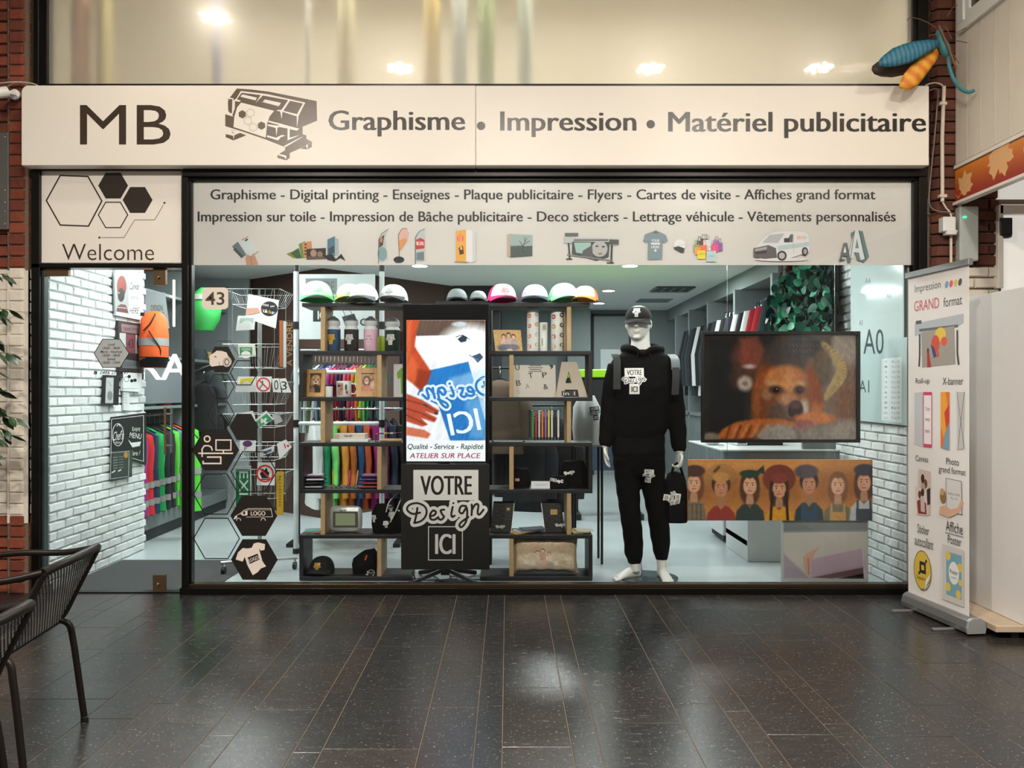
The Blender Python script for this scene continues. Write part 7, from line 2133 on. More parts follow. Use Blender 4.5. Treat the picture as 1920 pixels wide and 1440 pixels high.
A = Art(FPl(yk + .002)); A.rect(524, 601, 530, 688, (166, 96, 52)); A.rect(531, 602, 537, 689, (190, 194, 194)); A.text('A VENDRE', 502, 640, 584, 650, (166, 116, 72), bold=.02, rot=-pi / 2); A.build('print', av)
# ------------------------------------------------------------ things on the left brick wall
LWx = -3.034
LW = Plane((LWx, 0, 0), (0, 1, 0))
def wallboard(name, pts, label, cat, col, th=.01, draw=None, group='pictures on the white brick wall'):
 q_ = [LW.px(*p) for p in pts]
 W3 = [LW.w(a, b, 0) for a, b in q_]
 c = sum(W3, Vector()) / 4; c.z = min(p.z for p in W3)
 t = thing(name, label, cat, c, group)
 MB().prism(W3, LW.n * th).build('board', mat('wb_' + '_'.join(map(str, col)), col, .5, var=.02), t)
 if draw:
  A = Art(Plane(LW.w(0, 0, th), (0, 1, 0))); draw(A); A.build('print', t)
 return t
def dcanvas(A):
 A.poly([(214, 512), (241, 516), (241, 588), (216, 584)], (150, 156, 156))
 A.ell(228, 537, 9, 20, (134, 58, 48)); A.ell(227, 553, 6.5, 13, (50, 44, 44)); A.ell(223, 549, 1.2, 1, (200, 200, 198)); A.ell(222, 561, 1.8, 1, (120, 80, 76)); A.poly([(218, 584), (220, 574), (227, 570), (236, 572), (241, 588)], (96, 66, 66)); A.line([(220, 576), (236, 578)], 1.2, (190, 180, 176)); A.line([(220, 581), (238, 584)], 1, (60, 50, 52))
 A.text('Canvas', 243, 530, 261, 543, (30, 30, 32), shear=.2); A.text('prints', 245, 553, 260, 564, (120, 126, 128), shear=.2); A.text('HERE', 243, 577, 260, 588, (60, 62, 64), shear=.2)
wallboard('canvas_print', [(211, 507), (263, 513), (263, 601), (213, 591)], 'white canvas print of a person in a red headscarf with the words Canvas prints HERE', 'canvas', (206, 212, 212), .02, dcanvas)
def d43(A):
 A.poly([(227, 607), (262, 611), (262, 627), (228, 622)], (130, 110, 116)); A.text('Name here', 231, 612, 257, 620, (40, 34, 38)); A.poly([(224, 624), (236, 625), (236, 660), (224, 658)], (170, 178, 174)); A.poly([(237, 626), (253, 628), (253, 663), (237, 661)], (120, 66, 74)); A.text('43', 239, 636, 250, 652, (34, 26, 30)); A.poly([(254, 628), (264, 630), (264, 664), (254, 663)], (196, 200, 200)); A.ell(259, 645, 3, 9, (140, 60, 60)); A.poly([(230, 673), (262, 678), (262, 692), (229, 690)], (96, 102, 104)); A.text('LOGO HERE', 231, 679, 259, 687, (44, 46, 48))
wallboard('nameplate_board', [(217, 601), (265, 608), (265, 712), (219, 708)], 'dark sample board with nameplates and the number 43 on the brick wall', 'board', (44, 40, 42), .02, d43)
def dfr(A): A.poly([(199, 708), (213, 708), (212, 756), (197, 756)], (176, 182, 182)); A.ell(206, 742, 5, 9, (120, 124, 126)); A.line([(202, 714), (209, 724)], 2, (150, 156, 156))
wallboard('small_picture', [(192, 703), (217, 704), (215, 760), (190, 757)], 'small black frame with a grey picture low on the brick wall', 'picture', (28, 30, 32), .03, dfr)
def dw_(A):
 for u, v in ((242, 706), (247, 714), (253, 713)): A.hexa(u, v, 3.4, (26, 26, 28))
 A.hexa(237, 711, 5, (60, 62, 64), w=.8); A.text('Espace création', 230, 727, 258, 730, (140, 146, 148))
wallboard('white_card', [(226, 698), (261, 700), (261, 735), (226, 733)], 'white card with black hexagons beside the black frame', 'card', (214, 220, 220), .022, dw_)
wallboard('price_strip', [(229, 734), (240, 735), (240, 770), (229, 769)], 'narrow white paper strip hanging under the hexagon card', 'paper', (206, 212, 212), .012, lambda A: [A.line([(231, 740 + k * 5), (238, 740 + k * 5)], .8, (120, 126, 128)) for k in range(4)])
def dch(A):
 wht = (214, 218, 218)
 A.ring([(209, 786), (269, 779), (269, 865), (208, 848)], .9, wht)
 A.ring([(221 + 10.5 * cos(k * .35), 815 + 21 * sin(k * .35)) for k in range(18)], 1.1, wht); A.text("Chef's", 212, 808, 231, 825, wht, shear=.3, rot=-.15); A.text('MENU', 216, 828, 227, 832, wht); A.line([(219, 799), (222, 795), (225, 799)], 1.4, wht)
 A.text('Enjoy', 248, 800, 263, 810, wht, rot=-.1); A.text('MENU', 243, 812, 265, 822, wht, rot=.15); A.poly([(240, 824), (246, 830), (264, 828), (262, 836), (248, 839), (244, 832)], wht); A.text('Here !', 244, 845, 262, 854, wht, shear=.2)
wallboard('chalk_menu', [(207, 782), (271, 774), (271, 872), (206, 852)], 'black chalk-style menu board with a pan drawing on the brick wall', 'board', (24, 26, 28), .015, dch)
def dmn(A):
 A.ring([(208, 849), (242, 846), (241, 893), (207, 898)], .7, (206, 210, 210)); A.ell(236, 853, 4, 6, (170, 130, 50))
 for k in range(5): A.line([(212, 858 + k * 5), (220, 857 + k * 5)], .7, (190, 196, 196)); A.line([(223, 857 + k * 5), (231, 856 + k * 5)], .7, (150, 156, 156))
 A.poly([(209, 885), (216, 881), (216, 884), (209, 888)], (200, 204, 204)); A.poly([(221, 882), (227, 879), (227, 882), (221, 885)], (200, 204, 204))
wallboard('menu_sheet', [(206, 847), (243, 844), (242, 894), (206, 900)], 'dark green menu sheet below the chalk-style board', 'menu', (50, 60, 58), .024, dmn)
# ------------------------------------------------------------ things on the left shelving
xs = -3.16
ob_ = thing('orange_backpack', 'orange hi-vis backpack with grey band hanging at the end of the brick wall', 'backpack', P(288, 690, 1.5))
def op(u, v, dy=0): return P(u, v, 1.32) + Vector((0, dy, 0))
kO = (CAMD + 1.32) / F
M_OR = mat('hi_vis_orange', (236, 96, 34), .7, var=.06)
O = MB().loft([(op(288, 690), Vector((20 * kO, 0, 0)), Vector((0, .07, 0)), 3), (op(288, 672), Vector((24 * kO, 0, 0)), Vector((0, .10, 0)), 3), (op(289, 630), Vector((24 * kO, 0, 0)), Vector((0, .10, 0)), 3), (op(289, 598), Vector((22 * kO, 0, 0)), Vector((0, .08, 0)), 2.8), (op(289, 586), Vector((14 * kO, 0, 0)), Vector((0, .05, 0))), (op(289, 583), Vector((5 * kO, 0, 0)), Vector((0, .02, 0)))], 26)
O.build('body', M_OR, ob_, smooth=True)
for v0, v1, m, nm in ((635, 649, REFL, 'reflective_band'), (670, 689, M_BLKCL, 'base')):
 MB().loft([(op(288.5, v1), Vector((24.6 * kO, 0, 0)) if nm != 'base' else Vector((21 * kO, 0, 0)), Vector((0, .103 if nm != 'base' else .075, 0)), 3), (op(288.5, v0), Vector((24.6 * kO, 0, 0)), Vector((0, .103, 0)), 3)], 26, cap=False).build(nm, m, ob_, smooth=True)
MB().tube(catmull([op(300, 590, -.09), op(293, 608, -.11), op(280, 622, -.11)], 5), .006, 6).build('zip', M_BLKPL, ob_, smooth=True)
MB().tube(catmull([op(290, 622, -.112), op(298, 635, -.112), op(308, 655, -.08), op(306, 672, -.07)], 5), .006, 6).build('strap', M_BLKPL, ob_, smooth=True)
MB().obox(op(275, 591, -.08), (.03, .006, .03), Matrix()).build('badge', M_BLKPL, ob_)
lt_ = thing('light_box_letters', 'lit white letters on a grey sign box on the left shelving', 'light sign', P(305, 717, 1.9))
LP = Plane((xs, 0, 0), (0, 1, 0))
def lpx(u, v, o=0): return LP.w(*LP.px(u, v), o)
yb0, yb1 = LP.px(266, 700)[0], 3.6
MB().box(xs - .1, xs, 1.56, 2.66, 1.21, 1.60).build('box', mat('sign_box_grey', (110, 118, 120), .5), lt_, bevel=.004)
M_LIT = mat('lit_letter', (245, 250, 250), .4, var=0, emit=2.2)
A = Art(LP); A.text('RA', 262, 664, 352, 712, (255, 255, 255), bold=.02)
mb = MB(); mb.v = [v + Vector((.004, 0, 0)) for v in A.v]; mb.f = A.f
mb.build('letters', M_LIT, lt_)
ls = thing('led_strip', 'thin glowing vertical light strip on the left shelving', 'light', (xs, 2.2, 1.2))
q0, q1 = LP.px(325, 525), LP.px(325, 612)
MB().box(xs, xs + .012, q0[0] - .012, q0[0] + .012, q1[1], q0[1]).build('tube', mat('led_strip_glow', (255, 236, 206), .4, var=0, emit=6), ls)
dp_ = thing('grey_shirt', 'grey t-shirt with the word DESIGN pinned on the left shelving', 'shirt', (xs, 1.9, 1.7))
A = Art(LP); pts = [(273, 544), (310, 549), (318, 616), (270, 612)]
MB().prism([LP.w(*LP.px(*p)) for p in pts], (-.03, 0, 0)).build('cloth', cloth('grey_shirt', (112, 118, 120)), dp_)
A.text('DESIGN', 283, 572, 305, 583, (30, 32, 34)); A.text('FOR', 292, 585, 308, 594, (30, 32, 34)); A.build('print', dp_)
def folded(y, z, c, nm, w=.3, h=.07):
 t = thing('folded_garment', f'{nm} folded garment on the left shelving', 'garment', (-3.42, y, z), 'folded garments on the left shelving')
 b = MB().loft([(Vector((-3.40, y, z + .001)), Vector((.2, 0, 0)), Vector((0, w / 2, 0)), 5), (Vector((-3.40, y, z + h * .5)), Vector((.21, 0, 0)), Vector((0, w / 2 * 1.05, 0)), 4), (Vector((-3.40, y, z + h)), Vector((.19, 0, 0)), Vector((0, w / 2 * .9, 0)), 3)], 24)
 b.build('cloth', cloth('fold_' + nm.replace(' ', '_'), c), t, smooth=True)
for y, z, c, nm, h in ((1.75, 1.189, (110, 220, 90), 'light green', .05), (2.0, 1.189, (30, 150, 70), 'grass green', .08), (2.35, 1.189, (226, 70, 40), 'orange red', .07), (2.55, 1.27, (60, 200, 60), 'vivid green', .12), (3.0, 1.189, (40, 44, 48), 'charcoal', .1), (3.4, 1.189, (90, 94, 98), 'mid grey', .12), (2.9, 1.649, (200, 120, 60), 'tan orange', .1), (3.3, 1.649, (60, 70, 74), 'slate', .12), (3.6, 1.649, (176, 150, 100), 'sand', .1)):
 folded(y, z if z != 1.27 else 1.189 + .08, c, nm, .22, h)
hv = thing('hi_vis_cap', 'bright green hi-vis hood behind the number 43 sticker', 'hood', P(385, 620, 2.6))
k9 = (CAMD + 2.6) / F
q_ = P(384, 580, 2.6)
b = MB().loft([(q_ + Vector((0, 0, -40 * k9)), Vector((16 * k9, 0, 0)), Vector((0, .1, 0))), (q_ + Vector((0, 0, -20 * k9)), Vector((27 * k9, 0, 0)), Vector((0, .14, 0))), (q_, Vector((30 * k9, 0, 0)), Vector((0, .16, 0))), (q_ + Vector((0, 0, 24 * k9)), Vector((26 * k9, 0, 0)), Vector((0, .14, 0))), (q_ + Vector((0, 0, 40 * k9)), Vector((8 * k9, 0, 0)), Vector((0, .05, 0)))], 24)
b.build('hood', mat('hi_vis_green', (40, 150, 66), .7), hv, smooth=True)
MB().loft([(q_ + Vector((0, 0, 16 * k9)), Vector((29.5 * k9, 0, 0)), Vector((0, .158, 0))), (q_ + Vector((0, 0, 26 * k9)), Vector((27 * k9, 0, 0)), Vector((0, .148, 0)))], 24, cap=False).build('reflective_band', REFL, hv, smooth=True)
for u, v, c, nm, w_, h_ in ((384, 760, (28, 30, 34), 'black', .34, .5), (404, 735, (60, 70, 70), 'grey', .26, .34), (398, 812, (20, 22, 26), 'dark navy', .36, .5)):
 y = 3.0
 garment((X(u, y), y, Z(v - 60, y)), (1, -.4, 0), w_, h_, .08, cloth('side_' + nm.replace(' ', '_'), c), name='hanging_shirt', cat='shirt', label=f'{nm} shirt hanging behind the left hexagon stickers', group='shirts behind the hexagon stickers')
garment((X(357, 2.0), 2.0, Z(790, 2.0)), (1, -.5, 0), .22, .70, .10, cloth('vest_neon', (84, 205, 56)), name='safety_vest', cat='vest', sleeves=False, band=(REFL, (.45, .75)), label='neon green safety vest beside the window mullion')
sp = thing('side_rail', 'short chrome clothes rail behind the left hexagon stickers', 'clothes rail', (X(390, 3.0), 3.0, Z(690, 3.0)))
MB().tube([(X(352, 3.0), 3.0, Z(700, 3.0)), (X(425, 3.0), 3.0, Z(672, 3.0))], .01, 8).build('rail', M_CHROME, sp, smooth=True)
# ------------------------------------------------------------ roll-up banner
pA, pB = Vector((2.465, -.36, 0)), Vector((2.535, -.95, 0))      # back-left and front-right ends of its base
dR = (pB - pA).normalized()
nR = Vector((-dR.y, dR.x, 0))
if nR.x > 0: nR = -nR
ru = thing('rollup_banner', 'white roll-up banner advertising large format printing beside the window', 'banner', (pA + pB) / 2)
M_ALU = mat('satin_aluminium', (150, 152, 152), .35, .7)
Lr = (pB - pA).length
prof = [(.05, 0), (.055, .03), (.045, .07), (.02, .085), (-.02, .085), (-.045, .07), (-.055, .03), (-.05, 0)]
MB().prism([pA + nR * a + Vector((0, 0, b + .012)) for a, b in prof], dR * Lr).build('base_case', M_ALU, ru, bevel=.004)
MB().prism([pB + nR * a * 1.06 + Vector((0, 0, b * 1.05 + .010)) for a, b in prof], dR * .014).build('end_cap', mat('grey_end_cap', (128, 130, 130), .5), ru, bevel=.004)
for f in (.16, .80):
 c = pA + dR * (Lr * f)
 MB().prism([c + nR * .0 + dR * -.012 + Vector((0, 0, .0)), c + nR * .0 + dR * .012, c + nR * .0 + dR * .012 + Vector((0, 0, .012)), c + nR * .0 + dR * -.012 + Vector((0, 0, .012))], nR * .17).build('foot', M_ALU, ru, bevel=.002)
 MB().prism([c + nR * .0 + dR * -.012, c + dR * .012, c + dR * .012 + Vector((0, 0, .012)), c + dR * -.012 + Vector((0, 0, .012))], nR * -.15).build('foot', M_ALU, ru, bevel=.002)
BP = Plane(pA + nR * .012, dR, n=nR)
zt = 2.02
MB().prism([BP.w(.01, .09), BP.w(Lr - .035, .09), BP.w(Lr - .035, zt), BP.w(.01, zt)], nR * -.0012).build('sheet', mat('banner_sheet', (228, 224, 220), .55, var=.01), ru)
MB().prism([BP.w(-.005, zt - .005, .014), BP.w(Lr - .02, zt - .005, .014), BP.w(Lr - .02, zt + .03, .014), BP.w(-.005, zt + .03, .014)], nR * -.028).build('top_rail', M_ALU, ru, bevel=.002)
MB().tube([BP.w(Lr / 2, .05, -.04), BP.w(Lr / 2, zt + .01, -.03)], .009, 10).build('support_pole', M_STEEL, ru, smooth=True)
Wb = Lr - .045
raw_ = False
def bl_(u, v):
 """reading of the banner in a flat 0..100 x 0..330 layout"""
 if not raw_: v = float(np.interp(v, [0, 60, 118, 136, 150, 200, 218, 232, 281, 295, 311, 330], [0, 43, 94, 108, 119, 175, 187, 198, 244, 259, 277, 300]))
 return (.01 + Wb * u / 100, .09 + (zt - .095) * (1 - v / 330))
A = Art(BP, local=True)
A.T = lambda p: bl_(*p)
tx = (56, 58, 62)
A.text('Impression', 12, 12, 56, 26, tx);
for u, c in ((66, (110, 160, 190)), (73, (220, 90, 130)), (80, (226, 200, 80)), (87, (70, 72, 78))): A.ell(u, 20, 2.8, 5, c, .2, n=10)
A.text('GRAND', 11, 35, 54, 50, (206, 60, 84), bold=.0); A.text('format', 61, 37, 90, 50, tx)
# printer picture
A.poly([(12, 66), (92, 62), (92, 72), (80, 76), (22, 80), (12, 80)], (176, 182, 186)); A.rect(14, 63, 24, 67, (70, 74, 78)); A.rect(20, 73, 84, 76, (90, 94, 98)); A.poly([(24, 77), (78, 74), (80, 116), (25, 118)], (158, 150, 140))
A.ell(56, 82, 9, 8, (226, 190, 60)); A.ell(48, 92, 7, 10, (206, 70, 40)); A.ell(62, 90, 5, 5, (220, 80, 40)); A.poly([(40, 92), (46, 96), (50, 106), (45, 108)], (60, 60, 110)); A.ell(52, 104, 2, 4, (206, 80, 50)); A.poly([(34, 100), (37, 100), (41, 118), (34, 118)], (170, 46, 40)); A.ell(35.5, 99, 1.6, 3, (60, 30, 26))
for u in (21, 83): A.line([(u, 80), (u, 104), (u + (2 if u > 50 else -1), 116)], 2.4, (46, 48, 50))
A.text('Roll-up', 14, 132, 38, 141, tx); A.text('X-banner', 60, 132, 92, 141, tx)
A.poly([(12, 151), (26, 150), (26, 200), (12, 198)], (196, 200, 206)); A.rect(27, 150, 43, 200, (236, 232, 232)); A.ring([(28, 151), (42, 151), (42, 199), (28, 199)], 1.4, (206, 70, 110)); A.rect(28, 150, 42, 153, (206, 70, 110)); A.rect(28, 197, 42, 200, (206, 70, 110))
for k, s in enumerate(('Your', 'design', 'here')): A.text(s, 31, 163 + k * 10, 39, 167 + k * 10, (110, 110, 112))
A.poly([(57, 150), (71, 150), (71, 201), (57, 199)], (226, 120, 50)); A.poly([(57, 150), (65, 150), (71, 172), (62, 190), (57, 180)], (240, 160, 60)); A.poly([(71, 176), (71, 201), (60, 199), (64, 186)], (120, 160, 176)); A.poly([(63, 168), (71, 160), (71, 176), (66, 182)], (206, 66, 50))
A.poly([(83, 150), (94, 150), (92, 198), (84, 199)], (196, 194, 192)); A.line([(83, 150), (94, 198)], .6, (70, 70, 72)); A.line([(94, 150), (84, 199)], .6, (70, 70, 72))
A.text('Canvas', 14, 214, 36, 222, tx); A.text('Photo', 66, 212, 86, 221, tx); A.text('grand format', 54, 224, 96, 234, tx)
A.poly([(20, 232), (40, 233), (40, 280), (17, 281)], (206, 190, 180)); A.ell(27, 242, 3, 5, (60, 40, 36)); A.ell(32, 247, 3, 5, (110, 70, 50)); A.poly([(24, 246), (31, 248), (33, 260), (24, 258)], (170, 160, 156)); A.poly([(33, 254), (40, 250), (40, 268), (35, 270)], (60, 40, 44)); A.poly([(14, 252), (34, 254), (36, 281), (17, 282)], (216, 200, 192)); A.ell(22, 260, 2.8, 4.4, (90, 60, 46)); A.ell(27, 257, 2.8, 4.4, (60, 40, 34)); A.poly([(17, 268), (24, 264), (33, 268), (34, 280), (19, 281)], (140, 50, 52)); A.poly([(23, 262), (30, 262), (31, 278), (24, 278)], (196, 186, 184))
raw_ = True; A.T = lambda p: bl_(p[0], 203 + (p[1] - 238) * .70)
A.poly([(66, 238), (90, 239), (91, 284), (67, 282)], (214, 212, 210)); A.ring([(66, 238), (90, 239), (91, 284), (67, 282)], .7, (50, 50, 52)); A.text('DESIGN HERE', 69, 257, 88, 260, (110, 110, 112)); A.text('Buy off', 74, 263, 84, 266, (110, 110, 112)); A.ell(61, 264, 4.6, 10, (150, 112, 70)); A.ell(60, 258, 3.4, 5, (196, 160, 110)); A.poly([(55, 290), (56, 280), (64, 276), (74, 280), (84, 276), (90, 264), (93, 266), (89, 280), (78, 288), (70, 292)], (216, 172, 146))
raw_ = False; A.T = lambda p: bl_(*p)
A.text('Sticker', 18, 291, 38, 299, tx); A.text('autocollant', 13, 302, 45, 311, tx)
raw_ = True
A.text('Affiche', 66, 244, 92, 254, tx); A.line([(65, 256), (93, 256)], .6, tx, caps=False); A.text('Poster', 69, 257.5, 90, 265.5, tx)
A.poly([(27 + 15 * cos(k * .35) - (0 if sin(k * .35) < .5 or cos(k * .35) < 0 else 4), 301 + 20 * sin(k * .35)) for k in range(18)], (214, 182, 66)); A.ring([(27 + 15 * cos(k * .35), 301 + 20 * sin(k * .35)) for k in range(18)], .8, (40, 38, 34))
A.rect(22, 292, 33, 304, (34, 32, 30)); A.rect(25, 295.5, 30, 300.5, (214, 182, 66)); A.rect(32, 289, 35, 292, (34, 32, 30)); A.rect(20, 303, 23, 306, (34, 32, 30)); A.text('Square', 17, 307, 34, 312, (34, 32, 30)); A.poly([(42, 301), (31, 321), (33, 309)], (230, 228, 224))
A.rect(61, 268, 94, 322, (206, 202, 196)); A.rect(67, 274, 91, 316, (124, 166, 182));
for u, v, r in ((70, 278, 4), (88, 286, 4), (70, 308, 4), (86, 312, 4), (89, 300, 3)): A.ell(u, v, r, r * 1.1, (222, 196, 90), n=12)
A.ell(79, 293, 8, 11, (232, 232, 228)); A.text('Poster', 73, 290, 85, 294, (50, 52, 56), bold=.02); A.rect(75, 297, 83, 297.8, (150, 150, 152))
A.build('print', ru)
# ------------------------------------------------------------ white partition board on a plinth at the right
pt_ = thing('white_partition', 'plain white partition board on a worn wooden plinth at the right edge', 'partition', (2.8, -1.2, 0))
MB().box(2.75, 2.82, -2.3, -.42, .075, 1.885).build('board', mat('white_laminate', (226, 224, 222), .35, var=.02), pt_, bevel=.004)
MB().prism([(2.60, -1.03, .04), (3.2, -1.03, .04), (3.2, -.40, .04), (2.60, -.40, .04)], (0, 0, .035)).build('plinth_board', mat('worn_wood', (176, 158, 136), .7, var=.25, scale=15), pt_, bevel=.003)
for y in (-.98, -.46):
 for x in (2.72, 3.1): MB().box(x - .02, x + .02, y - .02, y + .02, 0, .04).build('foot', M_BLKPL, pt_)
# ------------------------------------------------------------ overhanging wall on the right with orange sign
XW = 2.93
ow_ = setting('wall_side', (2.95, -.4, 2.5))
M_PLAST = mat('cream_cladding', (222, 214, 200), .6, var=.05, scale=8)
zb_ = Z(312, -.02)
MB().box(XW, XW + .5, -3.4, -.03, zb_ + .01, 4.3).build('cladding', M_PLAST, ow_)
for k in range(14):
 y = -.16 - k * .15
 MB().box(XW - .0015, XW + .001, y - .0015, y + .0015, zb_ + .02, 3.7).build('board_joint', mat('joint_shade', (196, 186, 170), .7), ow_)
MB().box(XW - .012, XW + .05, -3.4, -.03, Z(320, 0), zb_).build('sign_rail', M_WPAINT, ow_)
# small upper window in the side wall
w3 = setting('window_3', (XW, -.6, 3.72))
SPl = Plane((XW, 0, 0), (0, 1, 0))
zs = 3.63
MB().box(XW - .03, XW + .05, -2.2, -.10, zs, zs + .06).build('frame_bar', M_WHITEPL, w3, bevel=.004)
MB().box(XW - .03, XW + .05, -.17, -.10, zs + .06, 4.25).build('frame_bar', M_WHITEPL, w3, bevel=.004)
MB().box(XW - .018, XW + .03, -2.2, -.17, zs + .06, zs + .11).build('sash_bar', M_WHITEPL, w3, bevel=.004)
MB().box(XW - .018, XW + .03, -.22, -.17, zs + .11, 4.25).build('sash_bar', M_WHITEPL, w3, bevel=.004)
MB().box(XW - .004, XW + .004, -2.2, -.22, zs + .11, 4.25).build('pane', mat('dark_pane', (70, 70, 66), .08, var=.05), w3)
sg = thing('orange_sign', 'orange and red sign band with pale maple leaves on the side wall', 'sign', (XW, -.6, Z(384, 0)))
z0_, z1_ = Z(381, -.02), Z(321, -.02)
MB().box(XW - .02, XW + .03, -3.4, -.03, z0_ - .018, z0_).build('lower_trim', M_WPAINT, sg)
ys_ = np.linspace(-3.4, -.03, 2)
cv = Canvas(340, 24, (0, 0, 0), 1)
t_ = (cv.y / 24)[..., None]
cv.a = np.array([226, 140, 44.]) * (1 - t_) + np.array([150, 40, 32.]) * t_
cv.build('print', sg, [(XW - .004, -3.4, z1_), (XW - .004, -.03, z1_), (XW - .004, -.03, z0_), (XW - .004, -3.4, z0_)])
MB().box(XW - .002, XW + .03, -3.4, -.03, z0_, z1_).build('panel', mat('orange_panel', (200, 100, 44), .5), sg)
OP = Plane((XW - .004, 0, 0), (0, 1, 0))
A = Art(OP)
lf = (232, 180, 124)
def f_(pts):
 A = Art(OP); A.poly([(1760 + x / 5.54, 200 + y / 5.54) for x, y in pts], lf); A.build('leaf_print', sg)
f_([(270, 650), (290, 700), (350, 680), (330, 750), (338, 790), (360, 800), (330, 850), (330, 875), (295, 885), (285, 915), (262, 925), (235, 900), (230, 870), (210, 855), (215, 840), (203, 740), (245, 745)])
A.line([(1760 + x / 5.54, 200 + y / 5.54) for x, y in ((238, 895), (215, 930), (205, 950), (178, 915))], 1, lf)
f_([(560, 465), (740, 365), (720, 430), (770, 440), (765, 480), (782, 520), (740, 565), (705, 575), (722, 630), (700, 680), (690, 725), (650, 680), (635, 705), (622, 640), (600, 700), (570, 770), (555, 715), (522, 690), (540, 620), (500, 625), (530, 580), (522, 520)])
f_([(880, 420), (960, 380), (980, 500), (930, 560), (885, 480)])
A.build('leaf_print', sg)
# neighbouring shop under the overhang: window frame and a bright pane
nb = setting('window_4', (X(1900, .05), .05, 1.9))
MB().pbox(1872, 384, 1882, 540, -.02, .05).build('frame_post', M_WPAINT, nb, bevel=.003)
MB().box(X(1872, 0), 3.9, -.02, .05, Z(402, 0), Z(385, 0)).build('frame_head', M_WPAINT, nb, bevel=.003)
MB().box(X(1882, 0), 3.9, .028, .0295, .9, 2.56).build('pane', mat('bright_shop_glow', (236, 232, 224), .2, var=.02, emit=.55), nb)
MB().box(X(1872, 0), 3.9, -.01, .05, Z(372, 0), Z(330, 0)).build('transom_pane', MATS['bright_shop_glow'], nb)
wt = thing('wall_speaker', 'small black wall speaker inside the neighbouring window', 'speaker', P(1888, 450, .0))
MB().pbox(1876, 408, 1899, 441, -.03, .02).build('case', M_BLKPL, wt, bevel=.004)
MB().ell(P(1887, 443, -.01), .035, .03, .015, 16, 8).build('lower_dome', M_BLKPL, wt, smooth=True)
# emergency light, junction box, conduits
el = thing('emergency_light', 'long clear emergency light with a green indicator on the brick wall', 'lamp', P(1818, 490, -.03))
MB().pbox(1800, 386, 1836, 489, -.075, .0).build('cover', mat('frosted_cover', (176, 182, 176), .25), el, bevel=.012, seg=3)
MB().pbox(1798, 384, 1803, 491, -.04, .005).build('back_tray', M_WHITEPL, el)
MB().ell(P(1809, 407, -.078), .013, .004, .006, 12, 8).build('indicator', mat('green_indicator', (40, 255, 130), .3, var=0, emit=4), el, smooth=True)
jb = thing('motion_sensor', 'white plastic sensor box hanging below the conduit', 'sensor', P(1782, 441, -.08))
MB().pbox(1769, 406, 1793, 434, -.10, -.035).build('case', M_WHITEPL, jb, bevel=.006)
MB().loft([(P(1781, 441, -.07), Vector((.034, 0, 0)), Vector((0, .03, 0)), 4), (P(1781, 433, -.07), Vector((.042, 0, 0)), Vector((0, .034, 0)), 4)], 20).build('lens', M_WHITEPL, jb, smooth=True)
M_COND = mat('cream_conduit', (206, 196, 180), .5)
cd = thing('conduit', 'cream plastic conduit running down the right brick pier', 'pipe', P(1766, 378, -.045))
MB().tube([P(1770, 162, -.05), P(1766.5, 260, -.05), P(1767, 378, -.05)], .012, 12).build('pipe', M_COND, cd, smooth=True)
for v in (195, 368): MB().box(P(1760, v, -.05).x, P(1774, v, -.05).x, -.066, -.034, Z(v + 3, -.05), Z(v - 3, -.05)).build('clip', M_COND, cd, bevel=.002)
MB().tube([P(1783, 441, -.05), P(1783, 520, -.05)], .009, 10).build('pipe', M_COND, cd, smooth=True)
def cable(name, pts, r, m, label):
 return single(MB().tube([Vector(p) for p in catmull(pts, 6)], r, 8), name, m, label, 'cable', smooth=True)
cable('cable', [P(1735, 160, -.06), P(1750, 155.5, -.06), P(1764, 158, -.055), P(1770, 166, -.05)], .005, M_COND, 'cream cable arching from the fascia to the conduit')
cable('cable', [P(1742, 170, -.06), P(1758, 168, -.06), P(1757, 200, -.045), P(1752, 260, -.045), P(1745, 330, -.045), P(1742, 378, -.045), P(1752, 394, -.045), P(1778, 398, -.06), P(1788, 402, -.07)], .005, mat('grey_cable', (110, 104, 96), .5), 'grey cable hanging beside the conduit and looping to the sensor')
cable('cable', [P(1767, 378, -.05), P(1774, 390, -.055), P(1781, 398, -.06), P(1784, 407, -.07)], .0055, M_COND, 'short cream cable between the conduit and the sensor')
# ------------------------------------------------------------ metal dragonfly
yF = -.30
df = thing('metal_dragonfly', 'painted metal dragonfly with blue and yellow wings above the sign', 'decoration', P(1770, 170, yF))
def wing(pts, m, nm, y0, dome=.02, bands=None):
 c = (sum(p[0] for p in pts) / len(pts), sum(p[1] for p in pts) / len(pts))
 b = MB(); vs = []; n = len(pts)
 for k, r in enumerate((0, .35, .7, 1.0)):
  for p in (pts if k else [c]):
   q = (c[0] + (p[0] - c[0]) * r, c[1] + (p[1] - c[1]) * r)
   v = P(q[0], q[1], y0 + (-dome * (1 - r * r)) + .004 * sin(q[0] * .5))
   vs.append(v)
 fs = [(0, 1 + i, 1 + (i + 1) % n) for i in range(n)]
 for k in range(2):
  a = 1 + k * n; c2 = a + n
  fs += [(a + i, a + (i + 1) % n, c2 + (i + 1) % n, c2 + i) for i in range(n)]
 b.add(vs, fs)
 o = b.build(nm, m, df, smooth=2)
 so = o.modifiers.new('thick', 'SOLIDIFY'); so.thickness = .003
 return o
